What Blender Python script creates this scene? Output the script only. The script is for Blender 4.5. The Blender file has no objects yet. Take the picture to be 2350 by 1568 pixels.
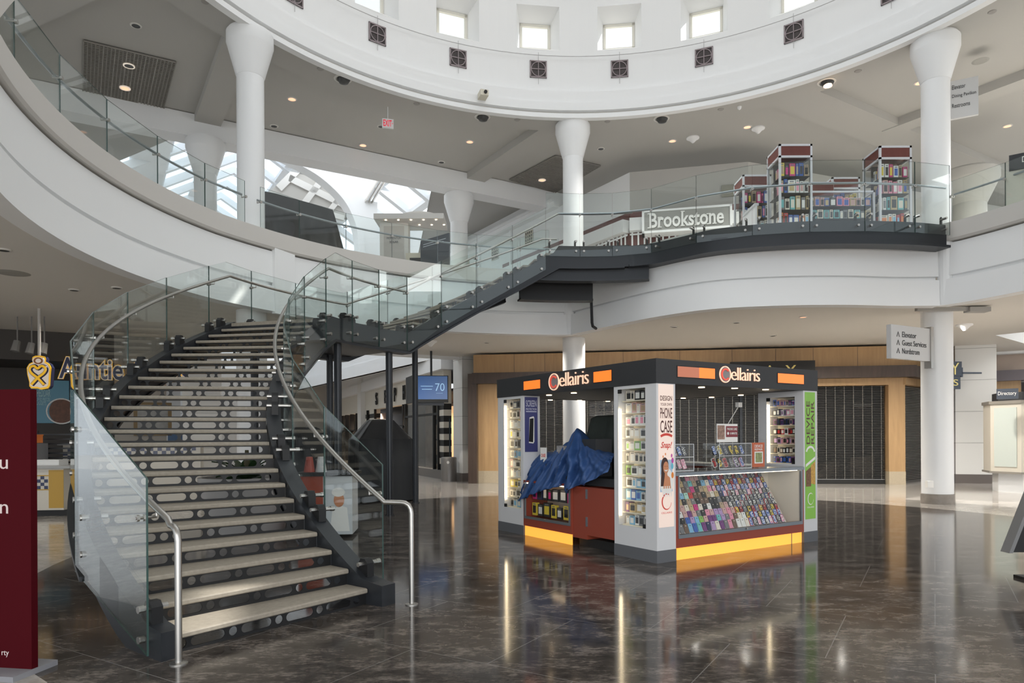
import bpy, math, random
from mathutils import Vector, Matrix
random.seed(7)
SC = bpy.context.scene
COL = SC.collection
V = Vector
PI = math.pi
R_ = math.radians

# ------------------------------------------------------------------ camera
EYE = 1.55
FPX = 1580.0
ROLL = 0.0054
cam_d = bpy.data.cameras.new('camera')
cam = bpy.data.objects.new('camera', cam_d); COL.objects.link(cam)
cam.location = (0, 0, EYE)
cam.rotation_euler = (PI/2, ROLL, 0)
cam_d.sensor_fit = 'HORIZONTAL'; cam_d.sensor_width = 36.0
cam_d.lens = FPX/2350*36
cam_d.shift_y = (1001-784)/2350
cam_d.clip_end = 300
SC.camera = cam

# ------------------------------------------------------------------ colour management, sky, sun, daylight, added fill
SC.view_settings.view_transform = 'Standard'
SC.view_settings.look = 'None'
SC.view_settings.gamma = 1.0
SC.view_settings.exposure = 0.22
SC.view_settings.use_curve_mapping = False
SC.cycles.transparent_max_bounces = 48
SC.cycles.max_bounces = 14
SC.cycles.diffuse_bounces = 6
SC.cycles.glossy_bounces = 6
wd = bpy.data.worlds.new('sky'); SC.world = wd; wd.use_nodes = True
bg = wd.node_tree.nodes['Background']
bg.inputs['Color'].default_value = (0.86, 0.93, 1.0, 1)
bg.inputs['Strength'].default_value = 1.15

def area(name, loc, size, power, direction=(0, 0, -1), color=(1, 1, 1), shape='DISK', sy=None):
    l = bpy.data.lights.new(name, 'AREA'); l.shape = shape; l.size = size
    if sy: l.shape = 'RECTANGLE'; l.size_y = sy
    l.energy = power; l.color = color
    o = bpy.data.objects.new(name, l); COL.objects.link(o)
    o.location = loc; o.rotation_euler = V(direction).to_track_quat('-Z', 'Y').to_euler()
    return o

sun_d = bpy.data.lights.new('sun', 'SUN'); sun_d.energy = 6.0; sun_d.angle = R_(0.6); sun_d.color = (1, .96, .9)
sun = bpy.data.objects.new('sun', sun_d); COL.objects.link(sun)
sun.rotation_euler = V((-0.62, -0.42, -0.62)).to_track_quat('-Z', 'Y').to_euler()
area('rotunda_skylight_daylight', (1.9, 10.47, 15.6), 13.5, 350, color=(.95, .98, 1))
area('wing_skylight_daylight', (-8.0, 28.5, 13.6), 8, 400, color=(1, 1, 1), sy=14)
area('front_fill', (1.0, -5.0, 2.7), 14, 620, direction=(0, 1, .02), color=(1, .99, .98), sy=4.6)  # added fill lamp behind the camera, brightens the kiosk faces
area('east_wing_daylight', (19.5, 14.0, 9.6), 6, 900, color=(1, .99, .97), sy=10)
LOWER_FILL = [(3.2, 18.6), (5.8, 17.2), (8.4, 17.6), (0.6, 20.0), (-3.6, 20.2), (11.2, 17.2), (5.0, 18.9), (9.6, 18.8), (12.5, 12.0), (2.4, 19.6), (-9.2, 15.0), (-10.0, 11.0), (-8.5, 6.0)]
for x_, y_ in LOWER_FILL:  # added fill spots that brighten the lower floor
    l = bpy.data.lights.new('lower_fill_spot', 'SPOT'); l.energy = 330 if x_ > -5 else 110; l.spot_size = R_(150); l.spot_blend = .6; l.shadow_soft_size = .07; l.color = (1, .95, .87)
    o = bpy.data.objects.new('lower_fill_spot', l); COL.objects.link(o); o.location = (x_, y_, 4.27)

for x_, y_ in [(4, 17.9), (8, 18.3), (12, 16.5), (-3.5, 20.5)]:  # added fill spots; their bounce off the floor lifts the upper ceiling
    l = bpy.data.lights.new('upper_fill_spot', 'SPOT'); l.energy = 330; l.spot_size = R_(130); l.spot_blend = .5; l.shadow_soft_size = .1; l.color = (1, .97, .92)
    o = bpy.data.objects.new('upper_fill_spot', l); COL.objects.link(o); o.location = (x_, y_, 10.2)

def CamRay(px, py):
    dx = px-1175; dy = 1001-py
    c, s = math.cos(ROLL), math.sin(ROLL)
    u = dx*c - dy*s*-1; v = dy*c - dx*s
    return u/FPX, v/FPX
def atz(px, py, z):
    """point of the photo on the horizontal plane z"""
    a, b = CamRay(px, py); D = (z-EYE)/b
    return V((a*D, D, z))
def atd(px, py, D):
    a, b = CamRay(px, py)
    return V((a*D, D, EYE+b*D))

# ------------------------------------------------------------------ materials
MATS = {}
def mat(name, col, rough=0.5, metal=0.0, emit=None, es=0.0, spec=None, coat=0.0, noise=0.0, nscale=20.0, bump=0.0):
    if name in MATS: return MATS[name]
    m = bpy.data.materials.new(name); m.use_nodes = True
    nt = m.node_tree; b = nt.nodes['Principled BSDF']
    b.inputs['Base Color'].default_value = (*col, 1)
    b.inputs['Roughness'].default_value = rough
    b.inputs['Metallic'].default_value = metal
    if spec is not None: b.inputs['Specular IOR Level'].default_value = spec
    if coat: b.inputs['Coat Weight'].default_value = coat; b.inputs['Coat Roughness'].default_value = .03
    if emit:
        b.inputs['Emission Color'].default_value = (*emit, 1); b.inputs['Emission Strength'].default_value = es
    if noise or bump:
        tc = nt.nodes.new('ShaderNodeTexCoord'); n = nt.nodes.new('ShaderNodeTexNoise')
        n.inputs['Scale'].default_value = nscale; n.inputs['Detail'].default_value = 4
        nt.links.new(tc.outputs['Object'], n.inputs['Vector'])
        if noise:
            r = nt.nodes.new('ShaderNodeMix'); r.data_type = 'RGBA'
            r.inputs[6].default_value = (*[max(0, c*(1-noise)) for c in col], 1)
            r.inputs[7].default_value = (*[min(1, c*(1+noise)) for c in col], 1)
            nt.links.new(n.outputs['Fac'], r.inputs[0]); nt.links.new(r.outputs[2], b.inputs['Base Color'])
        if bump:
            bm_ = nt.nodes.new('ShaderNodeBump'); bm_.inputs['Strength'].default_value = bump
            nt.links.new(n.outputs['Fac'], bm_.inputs['Height']); nt.links.new(bm_.outputs['Normal'], b.inputs['Normal'])
    MATS[name] = m
    return m

def glassmat(name, tint, f0=.045, refl=1.0, rough=0.0, power=4.5, maxr=.85):
    """clear sheet: see-through tinted body with a mirror share that grows at grazing angles"""
    if name in MATS: return MATS[name]
    m = bpy.data.materials.new(name); m.use_nodes = True; nt = m.node_tree
    for n in list(nt.nodes): nt.nodes.remove(n)
    out = nt.nodes.new('ShaderNodeOutputMaterial'); mix = nt.nodes.new('ShaderNodeMixShader')
    tr = nt.nodes.new('ShaderNodeBsdfTransparent'); gl = nt.nodes.new('ShaderNodeBsdfGlossy'); lw = nt.nodes.new('ShaderNodeLayerWeight')
    lw.inputs['Blend'].default_value = .5
    tr.inputs['Color'].default_value = (*tint, 1); gl.inputs['Roughness'].default_value = rough
    gl.inputs['Color'].default_value = (refl, refl, refl, 1)
    p = nt.nodes.new('ShaderNodeMath'); p.operation = 'POWER'; p.inputs[1].default_value = power
    q = nt.nodes.new('ShaderNodeMath'); q.operation = 'MULTIPLY_ADD'; q.inputs[1].default_value = maxr-f0; q.inputs[2].default_value = f0
    nt.links.new(lw.outputs['Facing'], p.inputs[0]); nt.links.new(p.outputs[0], q.inputs[0]); nt.links.new(q.outputs[0], mix.inputs[0])
    nt.links.new(tr.outputs[0], mix.inputs[1]); nt.links.new(gl.outputs[0], mix.inputs[2])
    nt.links.new(mix.outputs[0], out.inputs[0])
    MATS[name] = m
    return m

def node_mat(name, build, rough=.5):
    m = bpy.data.materials.new(name); m.use_nodes = True; nt = m.node_tree
    b = nt.nodes['Principled BSDF']; b.inputs['Roughness'].default_value = rough
    build(nt, b); MATS[name] = m
    return m

def marble(nt, b, dark, light, tile, mortar, bias, ang=0.55, streak=True):
    N = nt.nodes.new; L = nt.links.new
    tc = N('ShaderNodeTexCoord'); mp = N('ShaderNodeMapping'); mp.inputs['Rotation'].default_value = (0, 0, ang)
    L(tc.outputs['Object'], mp.inputs['Vector'])
    br = N('ShaderNodeTexBrick'); br.offset = 0.5
    br.inputs['Color1'].default_value = (0.35, 0.35, 0.35, 1); br.inputs['Color2'].default_value = (.65, .65, .65, 1)
    br.inputs['Mortar'].default_value = (1, 1, 1, 1); br.inputs['Scale'].default_value = 1.0
    br.inputs['Mortar Size'].default_value = 0.0035; br.inputs['Brick Width'].default_value = tile[0]; br.inputs['Row Height'].default_value = tile[1]
    L(mp.outputs[0], br.inputs['Vector'])
    mp2 = N('ShaderNodeMapping'); mp2.inputs['Scale'].default_value = (1.0, 1.9, 1) if streak else (1, 1, 1)
    mp2.inputs['Rotation'].default_value = (0, 0, .15)
    L(tc.outputs['Object'], mp2.inputs['Vector'])
    n1 = N('ShaderNodeTexNoise'); n1.inputs['Scale'].default_value = 2.6; n1.inputs['Detail'].default_value = 9; n1.inputs['Roughness'].default_value = .72
    L(mp2.outputs[0], n1.inputs['Vector'])
    n2 = N('ShaderNodeTexNoise'); n2.inputs['Scale'].default_value = 17; n2.inputs['Detail'].default_value = 6; n2.inputs['Roughness'].default_value = .7
    L(mp2.outputs[0], n2.inputs['Vector'])
    ad = N('ShaderNodeMath'); ad.operation = 'ADD'; L(n1.outputs['Fac'], ad.inputs[0])
    m2 = N('ShaderNodeMath'); m2.operation = 'MULTIPLY'; m2.inputs[1].default_value = .55; L(n2.outputs['Fac'], m2.inputs[0]); L(m2.outputs[0], ad.inputs[1])
    m3 = N('ShaderNodeMath'); m3.operation = 'MULTIPLY_ADD'; m3.inputs[1].default_value = .16; L(br.outputs['Color'], m3.inputs[0]); L(ad.outputs[0], m3.inputs[2])
    cr = N('ShaderNodeValToRGB'); e = cr.color_ramp.elements
    e[0].position = bias[0]; e[0].color = (*dark, 1); e[1].position = bias[1]; e[1].color = (*light, 1)
    mid = cr.color_ramp.elements.new(.5*(bias[0]+bias[1])); mid.color = (*[.62*d+.38*l for d, l in zip(dark, light)], 1)
    L(m3.outputs[0], cr.inputs[0])
    mx = N('ShaderNodeMix'); mx.data_type = 'RGBA'; mx.inputs[7].default_value = (*mortar, 1)
    L(br.outputs['Fac'], mx.inputs[0]); L(cr.outputs[0], mx.inputs[6]); L(mx.outputs[2], b.inputs['Base Color'])
node_mat('dark_marble', lambda nt, b: marble(nt, b, (.010, .0085, .0078), (.20, .172, .150), (1.3, 1.3), (.20, .19, .18), (.60, 1.16)), .10)
node_mat('light_marble', lambda nt, b: marble(nt, b, (.26, .235, .21), (.56, .52, .47), (1.2, 1.2), (.12, .11, .1), (.5, 1.1), .55), .1)
for k in ('dark_marble', 'light_marble'):
    MATS[k].node_tree.nodes['Principled BSDF'].inputs['Specular IOR Level'].default_value = .27 if k == 'dark_marble' else .4

def woodgrain(nt, b, c1, c2, panel=None, sc=(1.2, 1.2, .12), ang=0.21):
    N = nt.nodes.new; L = nt.links.new
    tc = N('ShaderNodeTexCoord'); mp = N('ShaderNodeMapping'); mp.inputs['Scale'].default_value = sc
    L(tc.outputs['Object'], mp.inputs['Vector'])
    n = N('ShaderNodeTexNoise'); n.inputs['Scale'].default_value = 9; n.inputs['Detail'].default_value = 6; n.inputs['Distortion'].default_value = .6
    L(mp.outputs[0], n.inputs['Vector'])
    mx = N('ShaderNodeMix'); mx.data_type = 'RGBA'; mx.inputs[6].default_value = (*c1, 1); mx.inputs[7].default_value = (*c2, 1)
    L(n.outputs['Fac'], mx.inputs[0])
    L(mx.outputs[2], b.inputs['Base Color'])
node_mat('oak_panel', lambda nt, b: woodgrain(nt, b, (.36, .22, .10), (.56, .36, .18)), .42)
node_mat('walnut_dark', lambda nt, b: woodgrain(nt, b, (.045, .03, .024), (.10, .07, .055)), .35)
node_mat('cherry_panel', lambda nt, b: woodgrain(nt, b, (.10, .025, .02), (.17, .045, .035)), .35)

WHITE = mat('white_paint', (.88, .885, .885), .55)
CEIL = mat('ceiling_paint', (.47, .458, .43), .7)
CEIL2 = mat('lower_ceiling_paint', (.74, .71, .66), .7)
COPE = mat('coping_paint', (.62, .595, .56), .6)
COLM = mat('column_paint', (.87, .875, .875), .35)
STEEL_D = mat('charcoal_steel', (.028, .031, .036), .38, .3)
STEEL_B = mat('black_steel', (.012, .012, .013), .5, .2)
STEEL = mat('brushed_steel', (.46, .445, .42), .36, 1.0)
STEEL_R = mat('blued_steel', (.40, .43, .46), .3, 1.0)
TREAD = mat('beige_tread_stone', (.30, .265, .215), .7, noise=.25, nscale=30)
GLASS = glassmat('green_glass', (.945, .972, .965), .032)
GLASS_E = mat('glass_edge', (.03, .07, .06), .15)
CLEAR = glassmat('clear_glass', (.98, .985, .98), .015, maxr=.5)
SHOPG = glassmat('shop_glass', (.80, .82, .82), .05)
BLACK = mat('matte_black', (.012, .012, .012), .6)
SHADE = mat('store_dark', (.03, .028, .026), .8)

# ------------------------------------------------------------------ object helpers
def tag(o, label=None, cat=None, group=None, kind=None):
    if label: o['label'] = label
    if cat: o['category'] = cat
    if group: o['group'] = group
    if kind: o['kind'] = kind
    return o
def thing(name, loc, label, cat, group=None):
    o = bpy.data.objects.new(name, None); COL.objects.link(o); o.location = loc
    o.empty_display_size = .1
    return tag(o, label, cat, group)
def wloc(o):
    p = V((0, 0, 0))
    while o is not None: p += V(o.location); o = o.parent
    return p

class MB:
    """mesh builder in world coordinates"""
    def __init__(s): s.v = []; s.f = []; s.mi = []; s.cur = 0
    def add(s, vs, fs, mi=None):
        b = len(s.v); s.v += [V(p) for p in vs]
        for f in fs: s.f.append([b+i for i in f]); s.mi.append(s.cur if mi is None else mi)
        return s
    def box(s, lo, hi, mi=None):
        x0, y0, z0 = lo; x1, y1, z1 = hi
        return s.hexa([(x0, y0, z0), (x1, y0, z0), (x1, y1, z0), (x0, y1, z0), (x0, y0, z1), (x1, y0, z1), (x1, y1, z1), (x0, y1, z1)], mi)
    def hexa(s, p, mi=None):
        return s.add(p, [(3, 2, 1, 0), (4, 5, 6, 7), (0, 1, 5, 4), (1, 2, 6, 5), (2, 3, 7, 6), (3, 0, 4, 7)], mi)
    def fbox(s, fr, a0, a1, b0, b1, c0, c1, mi=None):
        P = fr.pt
        return s.hexa([P(a0, b0, c0), P(a1, b0, c0), P(a1, b0, c1), P(a0, b0, c1), P(a0, b1, c0), P(a1, b1, c0), P(a1, b1, c1), P(a0, b1, c1)], mi)
    def prism(s, pts, off, mi=None, side_mi=None):
        """polygon pts extruded by vector off"""
        n = len(pts); off = V(off); a = [V(p) for p in pts]; b = [p+off for p in a]
        base = len(s.v); s.v += a+b
        s.f.append([base+i for i in range(n)][::-1]); s.mi.append(s.cur if mi is None else mi)
        s.f.append([base+n+i for i in range(n)]); s.mi.append(s.cur if mi is None else mi)
        for i in range(n):
            j = (i+1) % n; s.f.append([base+i, base+j, base+n+j, base+n+i]); s.mi.append(side_mi if side_mi is not None else (s.cur if mi is None else mi))
        return s
    def grid(s, rows, closed_u=False, closed_v=False, mi=None, flip=False):
        n = len(rows); m = len(rows[0]); b = len(s.v)
        for r in rows: s.v += [V(p) for p in r]
        for i in range(n if closed_u else n-1):
            for j in range(m if closed_v else m-1):
                i2 = (i+1) % n; j2 = (j+1) % m
                q = [b+i*m+j, b+i*m+j2, b+i2*m+j2, b+i2*m+j]
                s.f.append(q[::-1] if flip else q); s.mi.append(s.cur if mi is None else mi)
        return s
    def sweep(s, rows, caps=True, mi=None):
        """rows: rings of equal closed profiles"""
        s.grid(rows, closed_v=True, mi=mi)
        m = len(rows[0]); n = len(rows); b = len(s.v)-n*m
        if caps:
            s.f.append([b+j for j in range(m)][::-1]); s.mi.append(s.cur if mi is None else mi)
            s.f.append([b+(n-1)*m+j for j in range(m)]); s.mi.append(s.cur if mi is None else mi)
        return s
    def tube(s, pts, r, n=8, mi=None, radii=None):
        pts = [V(p) for p in pts]; rows = []
        ref = None
        for i, p in enumerate(pts):
            t = (pts[min(i+1, len(pts)-1)]-pts[max(i-1, 0)]).normalized()
            if ref is None:
                ref = V((0, 0, 1)) if abs(t.z) < .9 else V((1, 0, 0))
            a = (ref - t*ref.dot(t)).normalized(); ref = a; b = t.cross(a)
            rr = radii[i] if radii else r
            rows.append([p+a*rr*math.cos(2*PI*k/n)+b*rr*math.sin(2*PI*k/n) for k in range(n)])
        return s.sweep(rows, True, mi)
    def cyl(s, p0, p1, r, n=10, r2=None, mi=None):
        return s.tube([p0, p1], r, n, mi, radii=[r, r if r2 is None else r2])
    def lathe(s, c, prof, n=32, mi=None, caps=True):
        rows = [[(c[0]+r*math.cos(2*PI*k/n), c[1]+r*math.sin(2*PI*k/n), z) for k in range(n)] for r, z in prof]
        return s.sweep(rows, caps, mi)
    def arc(s, c, prof, ts, zf=None, mi=None):
        """closed profile [(R, z)] swept about centre c through angles ts (radians)"""
        rows = [[(c[0]+r*math.cos(t), c[1]+r*math.sin(t), z+(zf(t) if zf else 0)) for r, z in prof] for t in ts]
        return s.sweep(rows, True, mi)
    def build(s, name, mats, parent=None, smooth=False, loc=None):
        me = bpy.data.meshes.new(name)
        if not isinstance(mats, (list, tuple)): mats = [mats]
        xs = [p.x for p in s.v]; ys = [p.y for p in s.v]; zs = [p.z for p in s.v]
        if parent is not None: o0 = wloc(parent); rel = V(o0)
        else: rel = V(loc) if loc is not None else V(((min(xs)+max(xs))/2, (min(ys)+max(ys))/2, min(zs)))
        me.from_pydata([p-rel for p in s.v], [], s.f)
        for m in mats: me.materials.append(m)
        me.polygons.foreach_set('material_index', s.mi)
        me.update()
        import bmesh
        bm = bmesh.new(); bm.from_mesh(me); bmesh.ops.recalc_face_normals(bm, faces=bm.faces); bm.to_mesh(me); bm.free()
        if smooth:
            me.polygons.foreach_set('use_smooth', [True]*len(me.polygons))
            me.set_sharp_from_angle(angle=R_(35))
        o = bpy.data.objects.new(name, me); COL.objects.link(o)
        if parent is not None: o.parent = parent
        else: o.location = rel
        return o

class Fr:
    def __init__(s, o, r, u=(0, 0, 1)):
        s.o = V(o); s.r = V(r).normalized(); s.u = V(u).normalized(); s.n = s.r.cross(s.u)   # n faces the viewer of a frame with r to the right
    def pt(s, a, b, c=0): return s.o+s.r*a+s.u*b+s.n*c
    def sub(s, a, b, c=0): return Fr(s.pt(a, b, c), s.r, s.u)

def text_polys(body, shear=0, bold=0.0, spacing=1.0):
    cu = bpy.data.curves.new('t', 'FONT'); cu.body = body; cu.resolution_u = 3; cu.shear = shear; cu.offset = bold; cu.space_character = spacing
    o = bpy.data.objects.new('t', cu); COL.objects.link(o)
    bpy.context.view_layer.update()
    me = bpy.data.meshes.new_from_object(o.evaluated_get(bpy.context.evaluated_depsgraph_get()))
    vs = [V(v.co) for v in me.vertices]; fs = [list(p.vertices) for p in me.polygons]
    COL.objects.unlink(o); bpy.data.objects.remove(o); bpy.data.curves.remove(cu); bpy.data.meshes.remove(me)
    return vs, fs
_tc = {}
def text_mb(mb, fr, body, w, h, depth=.002, center=True, mi=None, shear=0, bold=0.0, vertical=False, spacing=1.0):
    """letters w wide, h high with the left-bottom (or centre) at the frame origin"""
    key = (body, shear, bold, spacing)
    if key not in _tc: _tc[key] = text_polys(body, shear, bold, spacing)
    vs, fs = _tc[key]
    if not vs: return mb
    x0 = min(v.x for v in vs); x1 = max(v.x for v in vs); y0 = min(v.y for v in vs); y1 = max(v.y for v in vs)
    sx = w/(x1-x0); sy = h/(y1-y0)
    ox, oy = (-w/2, -h/2) if center else (0, 0)
    def T(v, c):
        a = (v.x-x0)*sx+ox; b = (v.y-y0)*sy+oy
        if vertical: a, b = -b, a
        return fr.pt(a, b, c)
    n = len(vs)
    mb.add([T(v, depth) for v in vs], fs, mi)
    # side walls from boundary edges
    cnt = {}
    for f in fs:
        for i in range(len(f)):
            a, b = f[i], f[(i+1) % len(f)]; cnt[(a, b)] = 1
    bd = [(a, b) for (a, b) in cnt if (b, a) not in cnt]
    vv = []; ff = []
    for a, b in bd:
        k = len(vv); vv += [T(vs[a], depth), T(vs[b], depth), T(vs[b], 0), T(vs[a], 0)]; ff.append((k, k+1, k+2, k+3))
    mb.add(vv, ff, mi)
    return mb
def ell(fr, a, b, ra, rb, n=20, c=0, t0=0, t1=2*PI):
    full = abs(t1-t0-2*PI) < 1e-6
    m = n if full else n+1
    return [fr.pt(a+ra*math.cos(t0+(t1-t0)*k/n), b+rb*math.sin(t0+(t1-t0)*k/n), c) for k in range(m)]
def disc(mb, fr, a, b, ra, rb, c=.001, th=.001, n=20, mi=None):
    mb.prism(ell(fr, a, b, ra, rb, n, c), fr.n*th, mi)
def ringarc(mb, fr, a, b, r0, r1, t0, t1, c=.001, th=.001, n=24, mi=None, sx=1.0, taper=None):
    rows = []
    for k in range(n+1):
        t = t0+(t1-t0)*k/n
        q0, q1 = (r0, r1) if taper is None else ((r0+r1)/2-(r1-r0)/2*taper(k/n), (r0+r1)/2+(r1-r0)/2*taper(k/n))
        rows.append([fr.pt(a+q*math.cos(t)*sx, b+q*math.sin(t), cc) for q, cc in ((q0, c), (q1, c), (q1, c+th), (q0, c+th))])
    mb.sweep(rows, True, mi)

def lin(a, b, n): return [a+(b-a)*i/n for i in range(n+1)]
ORD = ['zeroth', 'first', 'second', 'third', 'fourth', 'fifth', 'sixth', 'seventh', 'eighth', 'ninth', 'tenth', 'eleventh', 'twelfth', 'thirteenth', 'fourteenth', 'fifteenth',
       'sixteenth', 'seventeenth', 'eighteenth', 'nineteenth', 'twentieth', 'twenty-first', 'twenty-second', 'twenty-third', 'twenty-fourth', 'twenty-fifth', 'twenty-sixth', 'twenty-seventh', 'twenty-eighth']

# ------------------------------------------------------------------ main dimensions
C = (1.9, 10.47)          # centre of the rotunda
S = (1.72, 10.5)          # centre of the curved stair
Z2 = 5.69                 # upper floor
ZC = 10.35                # upper ceiling
ZL = 4.3                  # ceiling of the ground floor
def pol(c, r, deg, z=0): return V((c[0]+r*math.cos(R_(deg)), c[1]+r*math.sin(R_(deg)), z))
A2 = V((-8.9, 19.7, 0)); B2 = V((-1.75, 24.0, 0))      # piers at the mouth of the wing
WD = V((-.53, .85, 0)).normalized()                     # direction of the wing
WX = V((.857, .515, 0)).normalized()
REDGE = 7.66

# ================================================================== SETTING
# floors
f = MB(); n = 96
for k in range(n):
    a, b = 2*PI*k/n, 2*PI*(k+1)/n
    f.add([(C[0], C[1], 0), (C[0]+7.8*math.cos(a), C[1]+7.8*math.sin(a), 0), (C[0]+7.8*math.cos(b), C[1]+7.8*math.sin(b), 0)], [(0, 1, 2)])
tag(f.build('floor', MATS['dark_marble'], loc=(0, 0, 0)), kind='structure')
f = MB(); rows = []
for k in range(n+1):
    a = 2*PI*k/n; rows.append([(C[0]+7.8*math.cos(a), C[1]+7.8*math.sin(a), 0), (C[0]+70*math.cos(a), C[1]+70*math.sin(a), 0)])
f.grid(rows)
tag(f.build('floor_concourse', MATS['light_marble'], loc=(0, 0, 0)), kind='structure')

# bulging edge between the columns on the right
BUL = [V((1.53, 17.95, 0)), V((2.25, 16.1, 0)), V((3.05, 14.95, 0)), V((4.1, 14.2, 0)), V((5.4, 13.85, 0)), V((6.7, 13.8, 0)), V((7.9, 13.95, 0)), V((8.83, 14.16, 0))]
def cr(pts, n=6):
    out = []
    P = [pts[0]*2-pts[1]]+pts+[pts[-1]*2-pts[-2]]
    for i in range(1, len(P)-2):
        for k in range(n):
            t = k/n; a, b, c, d = P[i-1], P[i], P[i+1], P[i+2]
            out.append(.5*((2*b)+(-a+c)*t+(2*a-5*b+4*c-d)*t*t+(-a+3*b-3*c+d)*t**3))
    out.append(P[-2]); return out
BUL = [p+V((.10, .22, 0)) if 0 < i < len(BUL)-1 else p for i, p in enumerate(BUL)]
BUL[1] = BUL[1]+V((.15, .05, 0)); BUL[2] = BUL[2]+V((.1, .12, 0))
BULC = cr(BUL, 6)
def normals(path):
    ns = []
    for i in range(len(path)):
        t = (path[min(i+1, len(path)-1)]-path[max(i-1, 0)]).normalized(); ns.append(V((t.y, -t.x, 0)))
    return ns
def edge_sweep(path, prof, name, m, parent=None, flip=1, smooth=True):
    """prof (outwards offset, z)"""
    ns = normals(path); mb = MB()
    mb.sweep([[V((p.x, p.y, 0))+nn*flip*o+V((0, 0, z)) for o, z in prof] for p, nn in zip(path, ns)])
    return mb.build(name, m, parent, smooth)

def RL(d):
    """radius of the left balcony edge at angle d"""
    return 7.97 if d > 160 else (7.97-(160-d)*.0074 if d > 107 else 7.58-(107-d)*.004)
LEFTP = [pol(C, RL(d), d) for d in lin(262, 92, 90)]
LEFTP[-1] = BULC[0].copy()
RIGHTP = [pol(C, 7.9, d) for d in lin(27.7, -75, 50)]
RIGHTP[0] = BULC[-1].copy()
# all three paths travel clockwise seen from above; normal (t.y,-t.x) is the right hand side = towards the void
COPEP = [(0.0, 5.86), (0.0, 5.53), (-.03, 5.49), (-.35, 5.49), (-.35, 5.86)]
FACEP = [(-.09, 5.46), (-.07, 4.80), (-.17, 4.79), (-.17, 4.70), (-.35, 4.70), (-.35, 5.46)]
GAPP = [(-.16, 5.56), (-.16, 5.49), (-.30, 5.49), (-.30, 5.56)]
LOWP = [(-.04, 4.72), (-.02, 4.19), (-.30, 4.19), (-.34, 4.34), (-.34, 4.72)]
for nm, path in (('left', LEFTP), ('bulge', BULC), ('right', RIGHTP)):
    tag(edge_sweep(path, COPEP, 'trim_1', COPE), kind='structure')
    tag(edge_sweep(path, FACEP, 'trim_2', WHITE), kind='structure')
    tag(edge_sweep(path, LOWP, 'trim_3', WHITE), kind='structure')
for q in (BULC[0], BULC[-1]):
    d = (V((C[0], C[1], 0))-V((q.x, q.y, 0))).normalized(); q2 = q-d*.16
    mb = MB(); mb.lathe((q2.x, q2.y), [(.14, 4.2), (.14, 5.5)], 16); tag(mb.build('trim_30', WHITE), kind='structure')
# pilaster strip on the left face
pp = pol(C, REDGE-.0, 148.0)
mb = MB(); ts = [R_(d) for d in lin(146.2, 150.0, 4)]
mb.arc(C, [(7.90, 4.15), (8.0, 4.15), (8.0, 5.53), (7.90, 5.53)], ts)
tag(mb.build('trim_4', WHITE, smooth=True), kind='structure')

# slab between the floors: polygon ring from the edge out to the walls
def outer_pt(p, east=14.6):
    """outer limit of the slab in the direction of p from C"""
    d = V((p.x-C[0], p.y-C[1], 0)); ang = math.degrees(math.atan2(d.y, d.x)) % 360
    d.normalize()
    a0 = math.degrees(math.atan2(A2.y-C[1], A2.x-C[0])); b0 = math.degrees(math.atan2(B2.y-C[1], B2.x-C[0]))
    if b0 <= ang <= a0:
        # intersect with line A2-B2
        e = B2-A2; q = A2-V((C[0], C[1], 0)); den = d.x*e.y-d.y*e.x
        t = (q.x*e.y-q.y*e.x)/den
        return V((C[0], C[1], 0))+d*t
    R = 26 if not (205 < ang < 335) else 13.2
    if ang < 38 or ang >= 335: R = east
    return V((C[0], C[1], 0))+d*R
path = LEFTP+BULC[1:]+RIGHTP[1:]
ns = normals(path)
extra = []
for nm, z, m in (('floor_upper', Z2, mat('upper_floor_tile', (.74, .71, .66), .3)), ('ceiling_lower', ZL, CEIL2)):
    mb = MB(); rows = []
    for p, nn in zip(path, ns):
        q = p-nn*.3
        rows.append([V((q.x, q.y, z)), outer_pt(p)+V((0, 0, z))])
    # make sure that the slab corners at the piers are exact
    mb.grid(rows)
    if nm == 'floor_upper':
        # strips on the flanks of the wing at the upper level
        for base, side in ((B2, 1), (A2, -1)):
            a = base; b = base+WX*side*12; mb.add([a+V((0, 0, z)), b+V((0, 0, z)), b+WD*30+V((0, 0, z)), a+WD*30+V((0, 0, z))], [(0, 1, 2, 3)])
    tag(mb.build(nm, m, loc=(0, 0, z)), kind='structure')
# soffit edge at the wing mouth
mb = MB(); fr = Fr(A2+V((0, 0, 0)), B2-A2); L = (B2-A2).length
mb.fbox(fr, 0, L, ZL-.1, Z2+.12, -.05, .12)
tag(mb.build('trim_5', WHITE), kind='structure')
mb = MB()
for base, side in ((B2, 1), (A2, -1)):
    fr = Fr(base, WD)
    mb.fbox(fr, 0, 30, 4.42, 5.75, -.15, .05)
    mb.fbox(fr, 0, 30, 4.42, 4.98, -.2, .1)
tag(mb.build('trim_6', WHITE), kind='structure')

# ------------------------------------------------------------------ upper ceiling with trays, ribs and beam
CR = 8.46
mb = MB(); n = 96
rows = [[(C[0]+r*math.cos(2*PI*k/n), C[1]+r*math.sin(2*PI*k/n), z) for r, z in ((CR, ZC), (10.1, ZC))] for k in range(n+1)]
mb.grid(rows)
ZT = ZC+.22
RT = 9.42
mb.v.clear(); mb.f.clear(); mb.mi.clear()
mb.grid([[(C[0]+r*math.cos(2*PI*k/n), C[1]+r*math.sin(2*PI*k/n), z) for r, z in ((CR, ZC), (RT, ZC), (RT, ZT))] for k in range(n+1)])
rows = []
for k in range(n+1):
    p = pol(C, RT, 360*k/n); q = outer_pt(p, 18); rows.append([V((p.x, p.y, ZT)), V((q.x, q.y, ZT))])
mb.grid(rows)
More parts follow.
